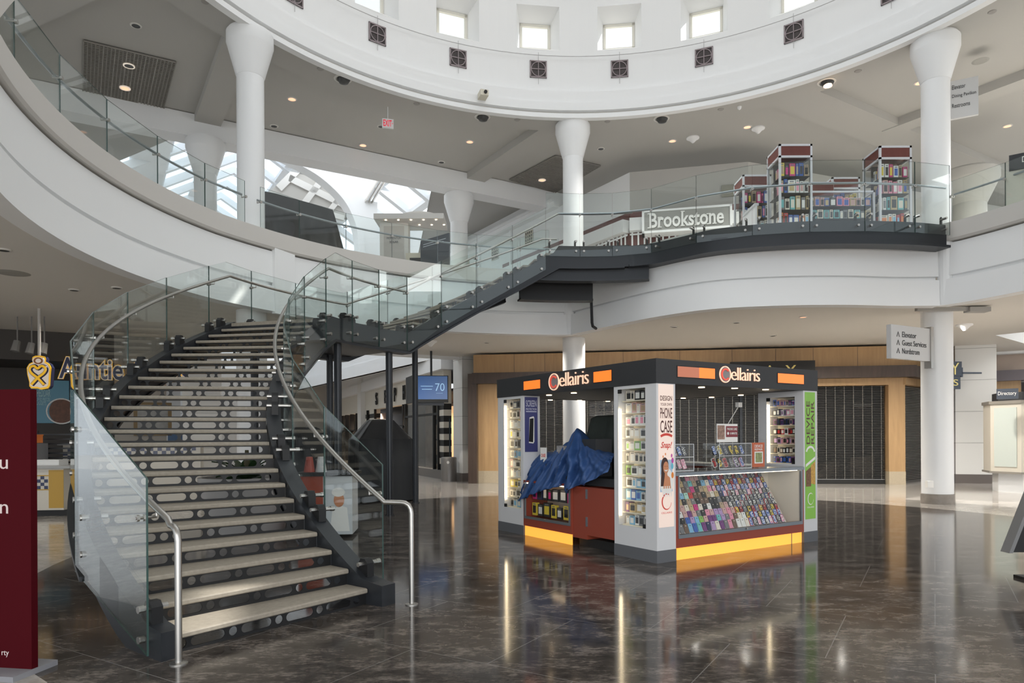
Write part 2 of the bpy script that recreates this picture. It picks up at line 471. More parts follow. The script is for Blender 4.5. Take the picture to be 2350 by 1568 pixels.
# ribs dropping to the level of the ring: (point on one edge, direction, width to the right, length)
for p, d, w, ln in ((V((-6.25, 15.08, 0)), WD, .68, 6.3), (V((.8, 19.85, 0)), WD, .68, 6.6), (V((7.1, 18.5, 0)), V((.85, .53, 0)), 1.15, 14), (V((8.2, 7.2, 0)), V((1, -.1, 0)), 1.0, 14), (V((-7.3, 12.2, 0)), V((-.9, .45, 0)), 1.0, 12)):
    d = d.normalized(); r = V((d.y, -d.x, 0)); p = p-d*.5
    mb.hexa([p+V((0, 0, ZC+.004)), p+r*w+V((0, 0, ZC+.004)), p+r*w+d*ln+V((0, 0, ZC+.004)), p+d*ln+V((0, 0, ZC+.004)), p+V((0, 0, ZT)), p+r*w+V((0, 0, ZT)), p+r*w+d*ln+V((0, 0, ZT)), p+d*ln+V((0, 0, ZT))])
for a_, b_ in ((V((11.25, 20.3, 0)), V((15.5, 13.8, 0))),):
    d = (b_-a_).normalized(); r = V((d.y, -d.x, 0)); 
    mb.hexa([a_+V((0, 0, ZC-.02)), a_+r*.55+V((0, 0, ZC-.02)), b_+r*.55+V((0, 0, ZC-.02)), b_+V((0, 0, ZC-.02)), a_+V((0, 0, ZT)), a_+r*.55+V((0, 0, ZT)), b_+r*.55+V((0, 0, ZT)), b_+V((0, 0, ZT))])
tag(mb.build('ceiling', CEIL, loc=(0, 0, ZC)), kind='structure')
# roof deck above it all so that the sun only comes through real openings
mb = MB(); rows = [[(C[0]+8.9*math.cos(2*PI*k/n), C[1]+8.9*math.sin(2*PI*k/n), ZC+.5), outer_pt(pol(C, 10, 360*k/n), 18)+V((0, 0, ZC+.5))] for k in range(n+1)]
mb.grid(rows)
tag(mb.build('ceiling_roof_deck', CEIL, loc=(0, 0, ZC+.5)), kind='structure')
# beam across the wing mouth
fr = Fr(A2-WX*6, B2-A2); mb = MB()
mb.fbox(fr, 0, L+6+4.4, ZC-.42, ZC+.2, -.1, .55); tag(mb.build('trim_7', WHITE), kind='structure')
mb = MB(); mb.fbox(fr, 0, L+6+4.4, ZC-.02, ZC+6.9, -.5, -.12); tag(mb.build('wall_wing_gable', WHITE), kind='structure')

# ------------------------------------------------------------------ ring trim and drum
full = [2*PI*k/120 for k in range(121)]
mb = MB(); mb.arc(C, [(8.44, 10.28), (8.62, 10.28), (8.62, 10.5), (8.44, 10.40)], full); tag(mb.build('trim_8', WHITE, smooth=True), kind='structure')
mb = MB(); mb.arc(C, [(8.54, 10.38), (8.70, 10.38), (8.70, 10.52), (8.54, 10.52)], full); tag(mb.build('trim_9', COPE, smooth=True), kind='structure')
mb = MB(); mb.arc(C, [(8.42, 10.48), (8.75, 10.48), (8.75, 10.70), (8.42, 10.70)], full); tag(mb.build('trim_10', WHITE, smooth=True), kind='structure')
mb = MB(); mb.arc(C, [(8.46, 10.69), (8.75, 10.69), (8.75, 11.02), (8.46, 11.02)], full); tag(mb.build('trim_11', WHITE, smooth=True), kind='structure')
RD = 8.60
mb = MB()
def cy(a, r, z): return V((C[0]+r*math.cos(a), C[1]+r*math.sin(a), z))
WIN_A = [R_(90+7.5+15*k) for k in range(24)]
ha = R_(4.0); gha = R_(2.75); RG = 9.12
z0, z1 = 12.22, 13.42; g0, g1 = 12.5, 13.2
ZTOP = 15.4
for i, a in enumerate(WIN_A):
    # masonry bands
    sub = [-7.5, -5.75, -4.0, -2, 0, 2, 4.0, 5.75, 7.5]
    for j in range(8):
        s0, s1 = a+R_(sub[j]), a+R_(sub[j+1])
        inside = 2 <= j <= 5
        for (b0, b1) in ((11.0, z0), (z0, z1), (z1, ZTOP)):
            if inside and b0 == z0: continue
            mb.add([cy(s0, RD, b0), cy(s1, RD, b0), cy(s1, RD, b1), cy(s0, RD, b1)], [(0, 1, 2, 3)])
    # splayed reveal
    fa = [cy(a-ha, RD, z0), cy(a+ha, RD, z0), cy(a+ha, RD, z1), cy(a-ha, RD, z1)]
    ba = [cy(a-gha, RG, g0), cy(a+gha, RG, g0), cy(a+gha, RG, g1), cy(a-gha, RG, g1)]
    mb.add(fa+ba, [(0, 1, 5, 4), (1, 2, 6, 5), (2, 3, 7, 6), (3, 0, 4, 7)])
tag(mb.build('wall_drum', WHITE, loc=(C[0], C[1], 11)), kind='structure')
mb = MB(); mb.lathe(C, [(9.6, ZTOP), (9.6, ZTOP+.3), (0.5, ZTOP+1.5), (.3, ZTOP+1.5)], 48)
mb = MB(); mb.arc(C, [(6.9, ZTOP), (9.7, ZTOP), (9.7, ZTOP+.25), (6.9, ZTOP+.25)], full); tag(mb.build('ceiling_drum', WHITE, smooth=True), kind='structure')
mb = MB(); mb.lathe((C[0], C[1]), [(7.2, 15.7), (7.2, 15.75)], 48); tag(mb.build('ceiling_skylight', mat('skylight_white', (.9, .92, .95), .6)), kind='structure')
# windows of the drum that the photo can see
WF = mat('window_frame_cream', (.78, .76, .68), .5)
wn = 0
for a in WIN_A:
    dg = (math.degrees(a)-90) % 360
    wn += 1
    p = cy(a, RG, g0); fr = Fr(cy(a, RG, 0), (math.sin(a), -math.cos(a), 0))
    w = 2*RG*math.sin(gha)
    mb = MB()
    t = .07
    mb.fbox(fr, -w/2, w/2, g0, g0+.03, -.05, .03); mb.fbox(fr, -w/2, w/2, g1-t, g1, -.05, .03)
    mb.fbox(fr, -w/2, -w/2+t, g0, g1, -.05, .03); mb.fbox(fr, w/2-t, w/2, g0, g1, -.05, .03)
    wo = tag(mb.build('window_%d' % wn, WF), kind='structure')
    mb = MB(); mb.fbox(fr, -w/2+t, w/2-t, g0+.03, g1-t, -.02, -.012); mb.build('pane', CLEAR, wo)
mb = MB(); mb.arc(C, [(8.50, 12.0), (8.512, 12.0), (8.512, 12.012), (8.50, 12.012)], full)
tag(mb.build('trim_12', mat('grey_wire', (.45, .44, .44), .5), smooth=True), kind='structure')
# round-in-square vent grilles on the drum
GR_D = mat('grille_backing', (.07, .06, .06), .8, noise=.5, nscale=12); GR_F = mat('grille_mauve_frame', (.30, .25, .26), .5)
vis = sorted([a for a in WIN_A if abs((math.degrees(a)-90+180) % 360-180) < 60], key=lambda a: -math.degrees(a))
for i, a in enumerate(vis):
    fr = Fr(cy(a, RD-.005, 11.66), (math.sin(a), -math.cos(a), 0)); fr = Fr(fr.o, fr.r)
    if fr.n.dot(V((C[0], C[1], 0))-V((fr.o.x, fr.o.y, 0))) < 0: fr = Fr(fr.o, -fr.r)
    t = thing('vent_grille', cy(a, RD-.01, 11.4), 'square vent grille with circle and cross, %s from left on drum wall' % ORD[i+1], 'vent', 'vent grilles around the drum')
    h = .235
    mb = MB(); mb.fbox(fr, -h, h, -h, h, 0, .012); mb.build('backing', GR_D, t)
    mb = MB()
    for q in ((-h, h, h-.03, h), (-h, h, -h, -h+.03), (-h, -h+.03, -h, h), (h-.03, h, -h, h)): mb.fbox(fr, q[0], q[1], q[2], q[3], .0, .03)
    mb.fbox(fr, -h, h, -.01, .01, .013, .035); mb.fbox(fr, -.01, .01, -h, h, .013, .035)
    ringarc(mb, fr, 0, 0, .185, .205, 0, 2*PI, .014, .02, 28)
    mb.build('frame', GR_F, t)
    mb = MB(); mb.cyl(fr.pt(0, h, .03), fr.pt(0, h+.22, .03), .006, 5); mb.cyl(fr.pt(0, -h-.18, .03), fr.pt(0, -h, .03), .006, 5); mb.build('rod', MATS['grey_wire'], t)
# spot camera on the ring
p = pol(C, 8.40, 108.5, 10.62); t = thing('wall_camera', p, 'small cream camera box mounted on the white ring below the drum', 'camera')
fr = Fr(p, (math.sin(R_(108.5)), -math.cos(R_(108.5)), 0)); CREAM = mat('cream_plastic', (.70, .66, .55), .5)
if fr.n.dot(V((C[0]-p.x, C[1]-p.y, 0))) < 0: fr = Fr(p, -fr.r)
mb = MB(); mb.fbox(fr, -.11, .11, -.07, .08, 0, .3); mb.build('housing', CREAM, t)
mb = MB(); mb.cyl(fr.pt(.02, .01, .3), fr.pt(.02, .01, .34), .045, 10); mb.build('lens', BLACK, t)

# ------------------------------------------------------------------ columns
def column(base, r, z0, z1, label, group, cap=True, rcap=None, basez=None, COLM=COLM):
    t = thing('column', V((base[0], base[1], z0)), label, 'column', group)
    if cap:
        rc = rcap or r*1.72
        mb = MB(); mb.lathe(base, [(r, z0), (r, z1-.95)], 40); mb.build('shaft', COLM, t, True)
        mb = MB(); mb.lathe(base, [(r+.005, z1-.97), (r+.02, z1-.93), (rc*.98, z1-.30), (rc, z1-.27), (rc, z1-.05), (rc*.93, z1-.05), (rc*.93, z1)], 40); mb.build('capital', COLM, t, True)
    else:
        mb = MB(); mb.lathe(base, [(r, z0+(basez or 0)), (r, z1)], 40); mb.build('shaft', COLM, t, True)
        if basez:
            mb = MB(); mb.lathe(base, [(r+.015, z0), (r+.015, z0+basez-.01), (r-.01, z0+basez)], 40)
            mb.build('base', mat('grey_base_stone', (.26, .23, .20), .4, noise=.3, nscale=9), t, True)
    return t
CA = (-5.66, 15.0); CB = (1.76, 19.45); CC = (9.48, 15.35)
column(CA, .285, Z2, ZC, 'white round upper column with flared capital beside the dark covered booth', 'upper columns')
column(CB, .285, Z2, ZC, 'white round upper column with flared capital behind the top of the stair', 'upper columns')
column(CC, .285, Z2, ZC, 'white round upper column with flared capital right of the perfume towers', 'upper columns')
column((A2.x+.3, A2.y-.3), .30, Z2, ZC-.42, 'white upper column farther back, seen through the left balcony glass', 'upper columns')
column((B2.x-.05, B2.y-.1), .30, Z2, ZC-.42, 'white upper column farther back, above the hanging television', 'upper columns')
column((13.3, 20.0), .45, Z2, ZC-1.2, 'wide dim upper column behind the right balcony glass', 'upper columns', COLM=mat('column_shaded', (.42, .41, .38), .6))  # darker copy of the column paint, shade put into its colour
column(CC, .315, 0, ZL, 'white round lower column carrying the three-line direction sign', 'lower columns', cap=False, basez=.22)
column(CB, .315, 0, ZL, 'white round lower column rising behind the phone case kiosk', 'lower columns', cap=False, basez=.22)
column(CA, .315, 0, ZL, 'white round lower column behind the curved stair', 'lower columns', cap=False, basez=.22)
# stone clad piers
PIER = mat('pier_panel', (.76, .75, .72), .35)
JOINT = mat('pier_joint', (.35, .34, .32), .6)
def pier(c, half, z1, label, ang=0, base_m=None):
    t = thing('pier', V((c[0], c[1], 0)), label, 'pier', 'square panelled piers')
    d = V((math.cos(ang), math.sin(ang), 0)); fr = Fr(V((c[0], c[1], 0)), d)
    mb = MB(); mb.fbox(fr, -half, half, .28, z1, -half, half); mb.build('panel', PIER, t)
    mb = MB(); mb.fbox(fr, -half-.02, half+.02, 0, .28, -half-.02, half+.02); mb.build('base', mat('pier_base', (.14, .12, .11), .4), t)
    z = .28+.98
    while z < z1-.1:
        mb = MB(); mb.fbox(fr, -half-.003, half+.003, z-.006, z+.006, -half-.003, half+.003); mb.build('joint', JOINT, t); z += .98
    return t
pier((-1.55, 24.15), .38, ZL+.05, 'white panelled square pier beside the grey litter bin', .5)
pier((-8.9, 19.7), .5, ZL+.05, 'white panelled square pier glimpsed through the stair risers', .5)
pier((14.6, 21.9), .55, ZL+.05, 'white panelled square pier right of the round lower column', -.35)

# ================================================================== CURVED STAIR
RIS = .1497; DT = 3.0; TH0 = 233.55
RI, RO = 5.144, 6.947
RGI, RGO = 4.93, 7.14          # glass radii
TH1 = TH0-23*DT                # edge of the landing (24th riser)
TH2 = 139.5                    # start of the upper flight
TH3 = TH2-14*DT                # top of the upper flight
ZLAND = 24*RIS
def znose(d):
    """height of the walking line at angle d (degrees)"""
    if d >= TH1: return RIS+(TH0-d)/DT*RIS
    if d >= TH2: return ZLAND
    if d >= TH3: return ZLAND+(TH2-d)/DT*RIS
    return Z2
zr = lambda t: znose(math.degrees(t))
stair = thing('staircase', V((-1.9, 5.6, 0)), 'curved open-riser staircase with stone treads, black steel stringers and glass sides', 'staircase')

# one perforated riser plate, 1.79 wide, built from a filled curve
def riser_mesh(W, H):
    cu = bpy.data.curves.new('r', 'CURVE'); cu.dimensions = '2D'; cu.fill_mode = 'BOTH'; cu.extrude = .004
    def poly(pts):
        sp = cu.splines.new('POLY'); sp.points.add(len(pts)-1); sp.use_cyclic_u = True
        for q, (x, y) in zip(sp.points, pts): q.co = (x, y, 0, 1)
    poly([(-W/2, 0), (W/2, 0), (W/2, H), (-W/2, H)])
    r = .036; cyy = H*.5
    x = -W/2+.075
    k = 0
    while x < W/2-.09:
        if k % 2 == 0:
            poly([(x+r+r*math.cos(2*PI*i/14), cyy+r*math.sin(2*PI*i/14)) for i in range(14)]); x += 2*r+.032
        else:
            ln = .27
            if x+ln > W/2-.04: break
            pts = [(x+ln-r+r*math.cos(a), cyy+r*math.sin(a)) for a in [(-PI/2+PI*i/7) for i in range(8)]]
            pts += [(x+r+r*math.cos(a), cyy+r*math.sin(a)) for a in [(PI/2+PI*i/7) for i in range(8)]]
            poly(pts); x += ln+.032
        k += 1
    o = bpy.data.objects.new('r', cu); COL.objects.link(o); bpy.context.view_layer.update()
    me = bpy.data.meshes.new_from_object(o.evaluated_get(bpy.context.evaluated_depsgraph_get()))
    COL.objects.unlink(o); bpy.data.objects.remove(o); bpy.data.curves.remove(cu)
    me.name = 'riser'; me.materials.clear(); me.materials.append(STEEL_B)
    return me
RM = riser_mesh(RO-RI-.01, RIS-.035)
def flight(n, th0, zstart, owner):
    for k in range(n):
        a0 = R_(th0-k*DT); a1 = R_(th0-(k+1)*DT-.55); z = zstart+(k+1)*RIS
        last = (k == n-1)
        if last: a1 = R_(th0-(k+1)*DT+1.0)
        def q(r, a, z): return V((S[0]+r*math.cos(a), S[1]+r*math.sin(a), z))
        mb = MB()
        # tread with a rounded nosing; nose protrudes a little towards the climber
        d = V((-math.sin(a0), math.cos(a0), 0))
        rows = []
        for r in (RI+.01, RO-.01):
            p = q(r, a0, 0); e = q(r, a1, 0)
            rows.append([p+V((0, 0, z-.012))+d*.0, p-d*.006+V((0, 0, z-.004)), p-d*.02+V((0, 0, z)), e+V((0, 0, z)), e+V((0, 0, z-.045)), p-d*.01+V((0, 0, z-.045)), p+V((0, 0, z-.036))])
        mb.sweep(rows); mb.build('tread', TREAD, owner)
        o = bpy.data.objects.new('riser', RM); COL.objects.link(o); o.parent = owner
        am = a0-R_(.35)
        x = V((math.cos(am), math.sin(am), 0)); y = V((0, 0, 1)); zz = x.cross(y)
        pos = q((RI+RO)/2, am, zstart+k*RIS+.0)
        M = Matrix(((x.x, y.x, zz.x), (x.y, y.y, zz.y), (x.z, y.z, zz.z))).to_4x4()
        o.matrix_local = Matrix.Translation(pos-wloc(owner)) @ M
flight(24, TH0, 0, stair)
flight(14, TH2, ZLAND, stair)
# landing plate
mb = MB(); ts = [R_(d) for d in lin(TH1+.6, TH2-.3, 10)]
mb.arc(S, [(RI, ZLAND-.06), (RO, ZLAND-.06), (RO, ZLAND), (RI, ZLAND)], ts); mb.build('landing', TREAD, stair)
mb = MB(); mb.arc(S, [(RI, ZLAND-.30), (RO, ZLAND-.30), (RO, ZLAND-.061), (RI, ZLAND-.061)], ts); mb.build('landing_frame', STEEL_D, stair)
def ang_list(a, b, step=1.5):
    n = max(2, int(abs(b-a)/step)); L_ = lin(a, b, n)
    for kx in (TH1, TH2, TH3):
        if min(a, b) < kx < max(a, b): L_.append(kx)
    return sorted(set(L_), reverse=True)
def top_dz(d):   # stringer top relative to the walking line, flattened at the foot
    return max(znose(d), .0)
def stringer(r0, r1, th_a, th_b, name='stringer'):
    mb = MB(); rows = []
    for d in ang_list(th_a, th_b):
        zt = znose(d)+(.09 if d <= TH3+.01 else 0); zb = max(0.0, znose(d)-.36)
        if d > TH0: zt = max(.16, RIS+(TH0-d)/DT*RIS+.05)
        rows.append([(S[0]+r*math.cos(R_(d)), S[1]+r*math.sin(R_(d)), z) for r, z in ((r0, zb), (r1, zb), (r1, zt+.03), (r0, zt+.03))])
    mb.sweep(rows); return mb.build(name, STEEL_D, stair, True)
stringer(RI-.17, RI, TH0+2.0, TH3-18.2)
stringer(RO, RO+.14, TH0+.6, TH3+8)
# bottom flanges
def flange(r0, r1, a, b):
    mb = MB(); rows = []
    for d in ang_list(a, b):
        z = max(.0, znose(d)-.40)
        rows.append([(S[0]+r*math.cos(R_(d)), S[1]+r*math.sin(R_(d)), zz) for r, zz in ((r0, z), (r1, z), (r1, z+.04), (r0, z+.04))])
    mb.sweep(rows); mb.build('flange', STEEL_D, stair, True)
flange(RI-.24, RI+.02, TH0-12, TH3-17); flange(RO-.02, RO+.2, TH0-12, TH3+8)
# deep girder carrying the head of the stair
mb = MB(); ts = [R_(d) for d in lin(TH3+6, 74.5, 16)]
mb.arc(S, [(RI-.16, Z2-.66), (RI+.10, Z2-.66), (RI+.10, Z2-.62), (RI, Z2-.62), (RI, Z2-.38), (RI-.07, Z2-.38), (RI-.07, Z2-.62), (RI-.16, Z2-.62)], ts); mb.build('girder', STEEL_D, stair, True)
mb = MB(); ts = [R_(d) for d in lin(TH3+8, 88, 10)]
mb.arc(S, [(RI+.55, Z2-.95), (RI+.62, Z2-.95), (RI+.62, Z2-.40), (RI+.55, Z2-.40)], ts)
mb.arc(S, [(RI+.45, Z2-.98), (RI+.75, Z2-.98), (RI+.75, Z2-.94), (RI+.45, Z2-.94)], ts); mb.build('girder', STEEL_B, stair, True)
# drain pipe bent down from the girder
pA = pol(S, RI+.75, 90, Z2-.5)
mb = MB(); mb.tube([pA+V((-.15, 0, 0)), pA+V((.08, 0, 0)), pA+V((.16, 0, -.06)), pA+V((.18, 0, -.2)), pA+V((.20, 0, -.95)), pA+V((.22, .03, -1.03)), pA+V((.32, .2, -1.06))], .035, 8); mb.build('drain_pipe', STEEL_B, stair, True)
# posts under the landing
for d, r in ((144, RI-.05), (160.5, RI-.05), (143.5, RO), (160, RO), (TH2-14, RO-.1)):
    p = pol(S, r, d); mb = MB()
    zt = (ZLAND if d > TH2 else znose(d))-.30
    mb.lathe((p.x, p.y), [(.09, 0), (.09, .02), (.068, .02), (.068, zt)], 16); mb.build('post', STEEL_D, stair, True)

# glass panels, clamps and rails
def glass_panel(pa, pb, za, zb, kink=None, owner=stair, th=.014, name='glass_panel', out=None):
    """pa, pb plan points; za, zb = (bottom, top); kink = (fraction, bottom, top)"""
    pa = V((pa.x, pa.y, 0)); pb = V((pb.x, pb.y, 0)); t = (pb-pa).normalized(); nn = V((t.y, -t.x, 0))*th/2
    g = t*.006
    top = [(pa+g, za)]
    if kink: top.append((pa+(pb-pa)*kink[0], kink[1:]))
    top.append((pb-g, zb))
    ring = [p+V((0, 0, z[0])) for p, z in top]+[p+V((0, 0, z[1])) for p, z in reversed(top)]
    mb = MB(); mb.prism([p-nn for p in ring], nn*2, mi=0, side_mi=1)
    return mb.build(name, [GLASS, GLASS_E], owner)
def zlo(d):
    z = znose(d)-.42 if d >= TH1 else znose(d)-.20
    if d < TH2: z = znose(d)-.26
    if TH2 <= d < TH1: z = znose(d)-.34
    return max(.04, z)
def zhi(d): return znose(d)+1.12
def bolt(mb, p, out, r=.026, l=.07):
    mb.cyl(p, p+out*l, r, 10)
def fittings(d, R, sgn, owner, mb_cl, mb_so, mb_bo):
    """clamp plate and stand-offs at angle d; sgn +1 outwards from the stair centre"""
    rad = V((math.cos(R_(d)), math.sin(R_(d)), 0)); tan = V((-math.sin(R_(d)), math.cos(R_(d)), 0))
    rs = RI-.10 if sgn < 0 else RO+.08
    zt = znose(d)+.03
    base = V((S[0], S[1], 0))+rad*rs
    # clamp: chamfered black plate standing on the stringer
    pr = [(-.10, -.03), (.07, -.03), (.07, .10), (.03, .14), (-.04, .14), (-.10, .05)]
    pts = [base+tan*a*.9+V((0, 0, zt+b)) for a, b in pr]
    mb_cl.prism([p-rad*.04 for p in pts], rad*.08)
    q = base+V((0, 0, zt+.09)); g = V((S[0], S[1], 0))+rad*R+V((0, 0, zt+.09))
    mb_so.cyl(q-rad*sgn*.10, g+rad*sgn*-.012, .021, 10); mb_bo.cyl(g-rad*sgn*.012, g+rad*sgn*.03, .027, 10)
    z2 = max(.12, zt-.22); q = base+V((0, 0, z2)); g = V((S[0], S[1], 0))+rad*R+V((0, 0, z2))
    mb_so.cyl(q, g-rad*sgn*.012, .021, 10); mb_bo.cyl(g-rad*sgn*.012, g+rad*sgn*.03, .027, 10)
def panels(js, R, sgn, owner=stair):
    for a, b in zip(js[:-1], js[1:]):
        kink = None
        for kx in (TH1, TH2, TH3):
            if b < kx < a:
                fr_ = (a-kx)/(a-b); kink = (fr_, zlo(kx+.01), zhi(kx))
        glass_panel(pol(S, R, a), pol(S, R, b), (zlo(a), zhi(a)), (zlo(b), zhi(b)), kink, owner)
        e = min(1.3, (a-b)*.14)
        for d in (a-e, b+e):
            m1, m2, m3 = MB(), MB(), MB(); fittings(d, R*math.cos(R_((a-b)/2))+(R-R*math.cos(R_((a-b)/2)))*.3, sgn, owner, m1, m2, m3)
            c = m1.build('clamp', STEEL_B, owner); m2.build('standoff', STEEL, c, True); m3.build('bolt', STEEL, c, True)
JO = [TH0, 220, 207.5, 197, 187, 177.5, 168, 158.8, 149.4, TH2-1, 130, 120.5, 111, 102, 96]
JI = [TH0-.3, 221.5, 209.5, 198.5, 188.5, 178, 168, 158, 149, 140.2, 130, 120, 110, 101]
panels(JO, RGO, 1); panels(JI, RGI, -1)
# handrails
def rail_pts(R, a, b, dz, step=1.5):
    return [pol(S, R, d, znose(d)+dz) for d in ang_list(a, b, step)]
def rail(pts, r, owner, m=STEEL, name='handrail'):
    mb = MB(); mb.tube(pts, r, 12); return mb.build(name, m, owner, True)
def foot_rail(R, sgn, base):
    p = rail_pts(R, TH0+1.2, TH1+.01, .86)
    zt = base[1]
    B = V(base[0])
    e = p[0]; out = (B-V((e.x, e.y, 0)));
    e2 = V((e.x, e.y, zt))+out.normalized()*.06; e2.z = zt
    c = V((B.x, B.y, zt)); k = c-(out.normalized()*.07)
    bend = [e2, k, c-out.normalized()*.035+V((0, 0, -.012)), c-out.normalized()*.01+V((0, 0, -.035)), V((B.x, B.y, zt-.075)), V((B.x, B.y, .012))]
    return p, bend
bo = atz(410, 1524, 0); bi = atz(945, 1388, 0)
for R, sgn, base, js, sp in ((RGO-.11, 1, bo, JO, None), (RGI+.11, -1, bi, JI, None)):
    # rail runs from the floor post up and along the landing and upper flight
    p = []
    for d in ang_list(TH0+.5, TH3-3 if sgn > 0 else TH3-19): p.append(pol(S, R, d, znose(d)+.86))
    zt = .94
    B = V(base); e = p[0]; out = (B-V((e.x, e.y, 0))); dist = out.length; o1 = out.normalized()
    hor = V((e.x, e.y, zt))+o1*.05
    pts = [V((B.x, B.y, .01)), V((B.x, B.y, zt-.10)), V((B.x, B.y, zt-.06))-o1*.006, V((B.x, B.y, zt-.025))-o1*.025, V((B.x, B.y, zt-.005))-o1*.06, V((B.x, B.y, zt))-o1*.10]
    if dist > .25: pts.append(hor)
    pts += p[0:]
    mb = MB(); mb.tube(pts, .0235, 12); h = mb.build('handrail', STEEL, stair, True)
    mb = MB(); mb.lathe((B.x, B.y), [(.06, 0), (.06, .008), (.03, .014)], 20); mb.build('floor_flange', STEEL, h, True)
    for d in js[:-1]:
        d = d-.8 if d > 230 else d
        rad = V((math.cos(R_(d)), math.sin(R_(d)), 0))
        g = pol(S, RGO if sgn > 0 else RGI, d, znose(d)+.80); q = pol(S, R, d, znose(d)+.80)
        mb = MB(); mb.cyl(g+rad*sgn*.035, q-rad*sgn*.0, .010, 8); mb.cyl(g+rad*sgn*.012, g+rad*sgn*.03, .024, 10); mb.cyl(g-rad*sgn*.03, g-rad*sgn*.012, .024, 10)
        mb.cyl(q, q+V((0, 0, .05)), .009, 8); mb.build('rail_bracket', STEEL, stair, True)
# end glass turned across the head of the outer rail
pe = pol(S, RGO-.2, 96, 0)

# ================================================================== WALKWAY along the bulge
BW = [pol(S, RI-.17, d) for d in lin(TH3-17, 77.5, 2)]
bw_pts = [atz(1510, 556, 5.8), atz(1575, 541, 5.8), atz(1640, 526, 5.8), atz(1740, 515, 5.8), atz(1851, 508, 5.8), atz(1972, 506.5, 5.8), atz(2093, 510, 5.8), atz(2170, 516.5, 5.8)]
bw_pts = [pol(S, RI-.15, 79.5), pol(S, RI-.14, 77.5)]+[V((p.x, p.y, 0)) for p in bw_pts]
BWC = cr(bw_pts, 5)
walk = thing('walkway', V((6, 13.8, 5.3)), 'black steel edge walkway with glass guard wrapping the bulging balcony', 'walkway')
nn = normals(BWC); mb = MB()
mb.sweep([[p+q*o+V((0, 0, z)) for o, z in ((0.0, 5.80), (0.0, 5.60), (.02, 5.60), (.02, 5.36), (.12, 5.36), (.12, 5.31), (-.25, 5.31), (-.25, 5.80))] for p, q in zip(BWC, nn)])
mb.build('edge_beam', STEEL_D, walk, True)
mb = MB(); inner = [pol(S, RI-.05, 98)]
deck = [p-q*.1 for p, q in zip(BWC, nn)]
fan = [V((1.6, 18.0, 0))]*0
rows = []
for i, p in enumerate(deck):
    j = min(len(BULC)-1, int(i/(len(deck)-1)*(len(BULC)-1)+.5)); b = BULC[j]
    rows.append([p+V((0, 0, Z2-.06)), V((b.x, b.y, Z2-.06)), V((b.x, b.y, Z2)), p+V((0, 0, Z2))])
mb.sweep(rows); mb.build('deck', STEEL_D, walk)
mb = MB(); ts = [R_(d) for d in lin(TH3-.4, 76, 12)]
mb.arc(S, [(RI+.0, Z2-.06), (RO+.1, Z2-.06), (RO+.1, Z2), (RI+.0, Z2)], ts); mb.build('deck', STEEL_D, walk)
# guard glass along the bulge; joints read off the curve
jp = [pol(S, RGI, d) for d in (101, 91.5, 83)]
def near_px(px):
    best = min(BWC, key=lambda p: abs((p.x/p.y*FPX+1175+.0054*-700)-px)); return best
def bw_at(px):
    k = (px-1175+3.8)/FPX
    for a, b, na, nb in zip(BWC[:-1], BWC[1:], nn[:-1], nn[1:]):
        fa, fb = a.x-k*a.y, b.x-k*b.y
        if fa <= 0 <= fb or fb <= 0 <= fa:
            t = fa/(fa-fb); return a+(b-a)*t+(na+(nb-na)*t)*.10
    return BWC[-1]+nn[-1]*.10
js = [pol(S, RGI, 101), pol(S, RGI, 92), pol(S, RGI, 83.6)]+[bw_at(x) for x in (1497, 1603, 1725, 1853, 1977, 2090)]+[bw_at(2172)]
for i, (a, b) in enumerate(zip(js[:-1], js[1:])):
    glass_panel(a, b, (5.56, 6.97), (5.56, 6.97), None, walk)
    t = (b-a).normalized(); q = V((t.y, -t.x, 0))
    for fr_ in (.12, .88):
        p = a+(b-a)*fr_
        m1 = MB(); m1.prism([p-q*.1+t*u+V((0, 0, z)) for u, z in ((-.02, 5.78), (.02, 5.78), (.02, 5.93), (0, 5.96), (-.02, 5.93))], -q*.03)
        c = m1.build('clamp', STEEL_B, walk)
        m2 = MB()
        for z in (5.90, 5.68): m2.cyl(p+V((0, 0, z))-q*.12, p+V((0, 0, z))+q*.03, .024, 10)
        m2.build('bolt', STEEL, c, True)
rp = [pol(S, RGI+.11, TH3, Z2+.86)]+[V((p.x, p.y, Z2+.86)) for p in [a-V(((b-a).normalized().y, -(b-a).normalized().x, 0))*.10 for a, b in zip(js[1:-1], js[2:])]]+[V((js[-1].x, js[-1].y, Z2+.86))-nn[-1]*.10]
mb = MB(); mb.tube(rp, .0235, 10); mb.build('handrail', STEEL_R, walk, True)
for a in js[1:-1]:
    mb = MB(); d = (V((S[0], S[1], 0))-a); q = V((0, .1, 0)); mb.cyl(a+V((0, -.03, Z2+.80)), a+V((0, .11, Z2+.80)), .011, 8); mb.cyl(a+V((0, -.03, Z2+.80)), a+V((0, -.01, Z2+.80)), .026, 10); mb.cyl(a+V((0, .10, Z2+.80)), a+V((0, .10, Z2+.85)), .009, 8)
    mb.build('rail_bracket', STEEL, walk, True)

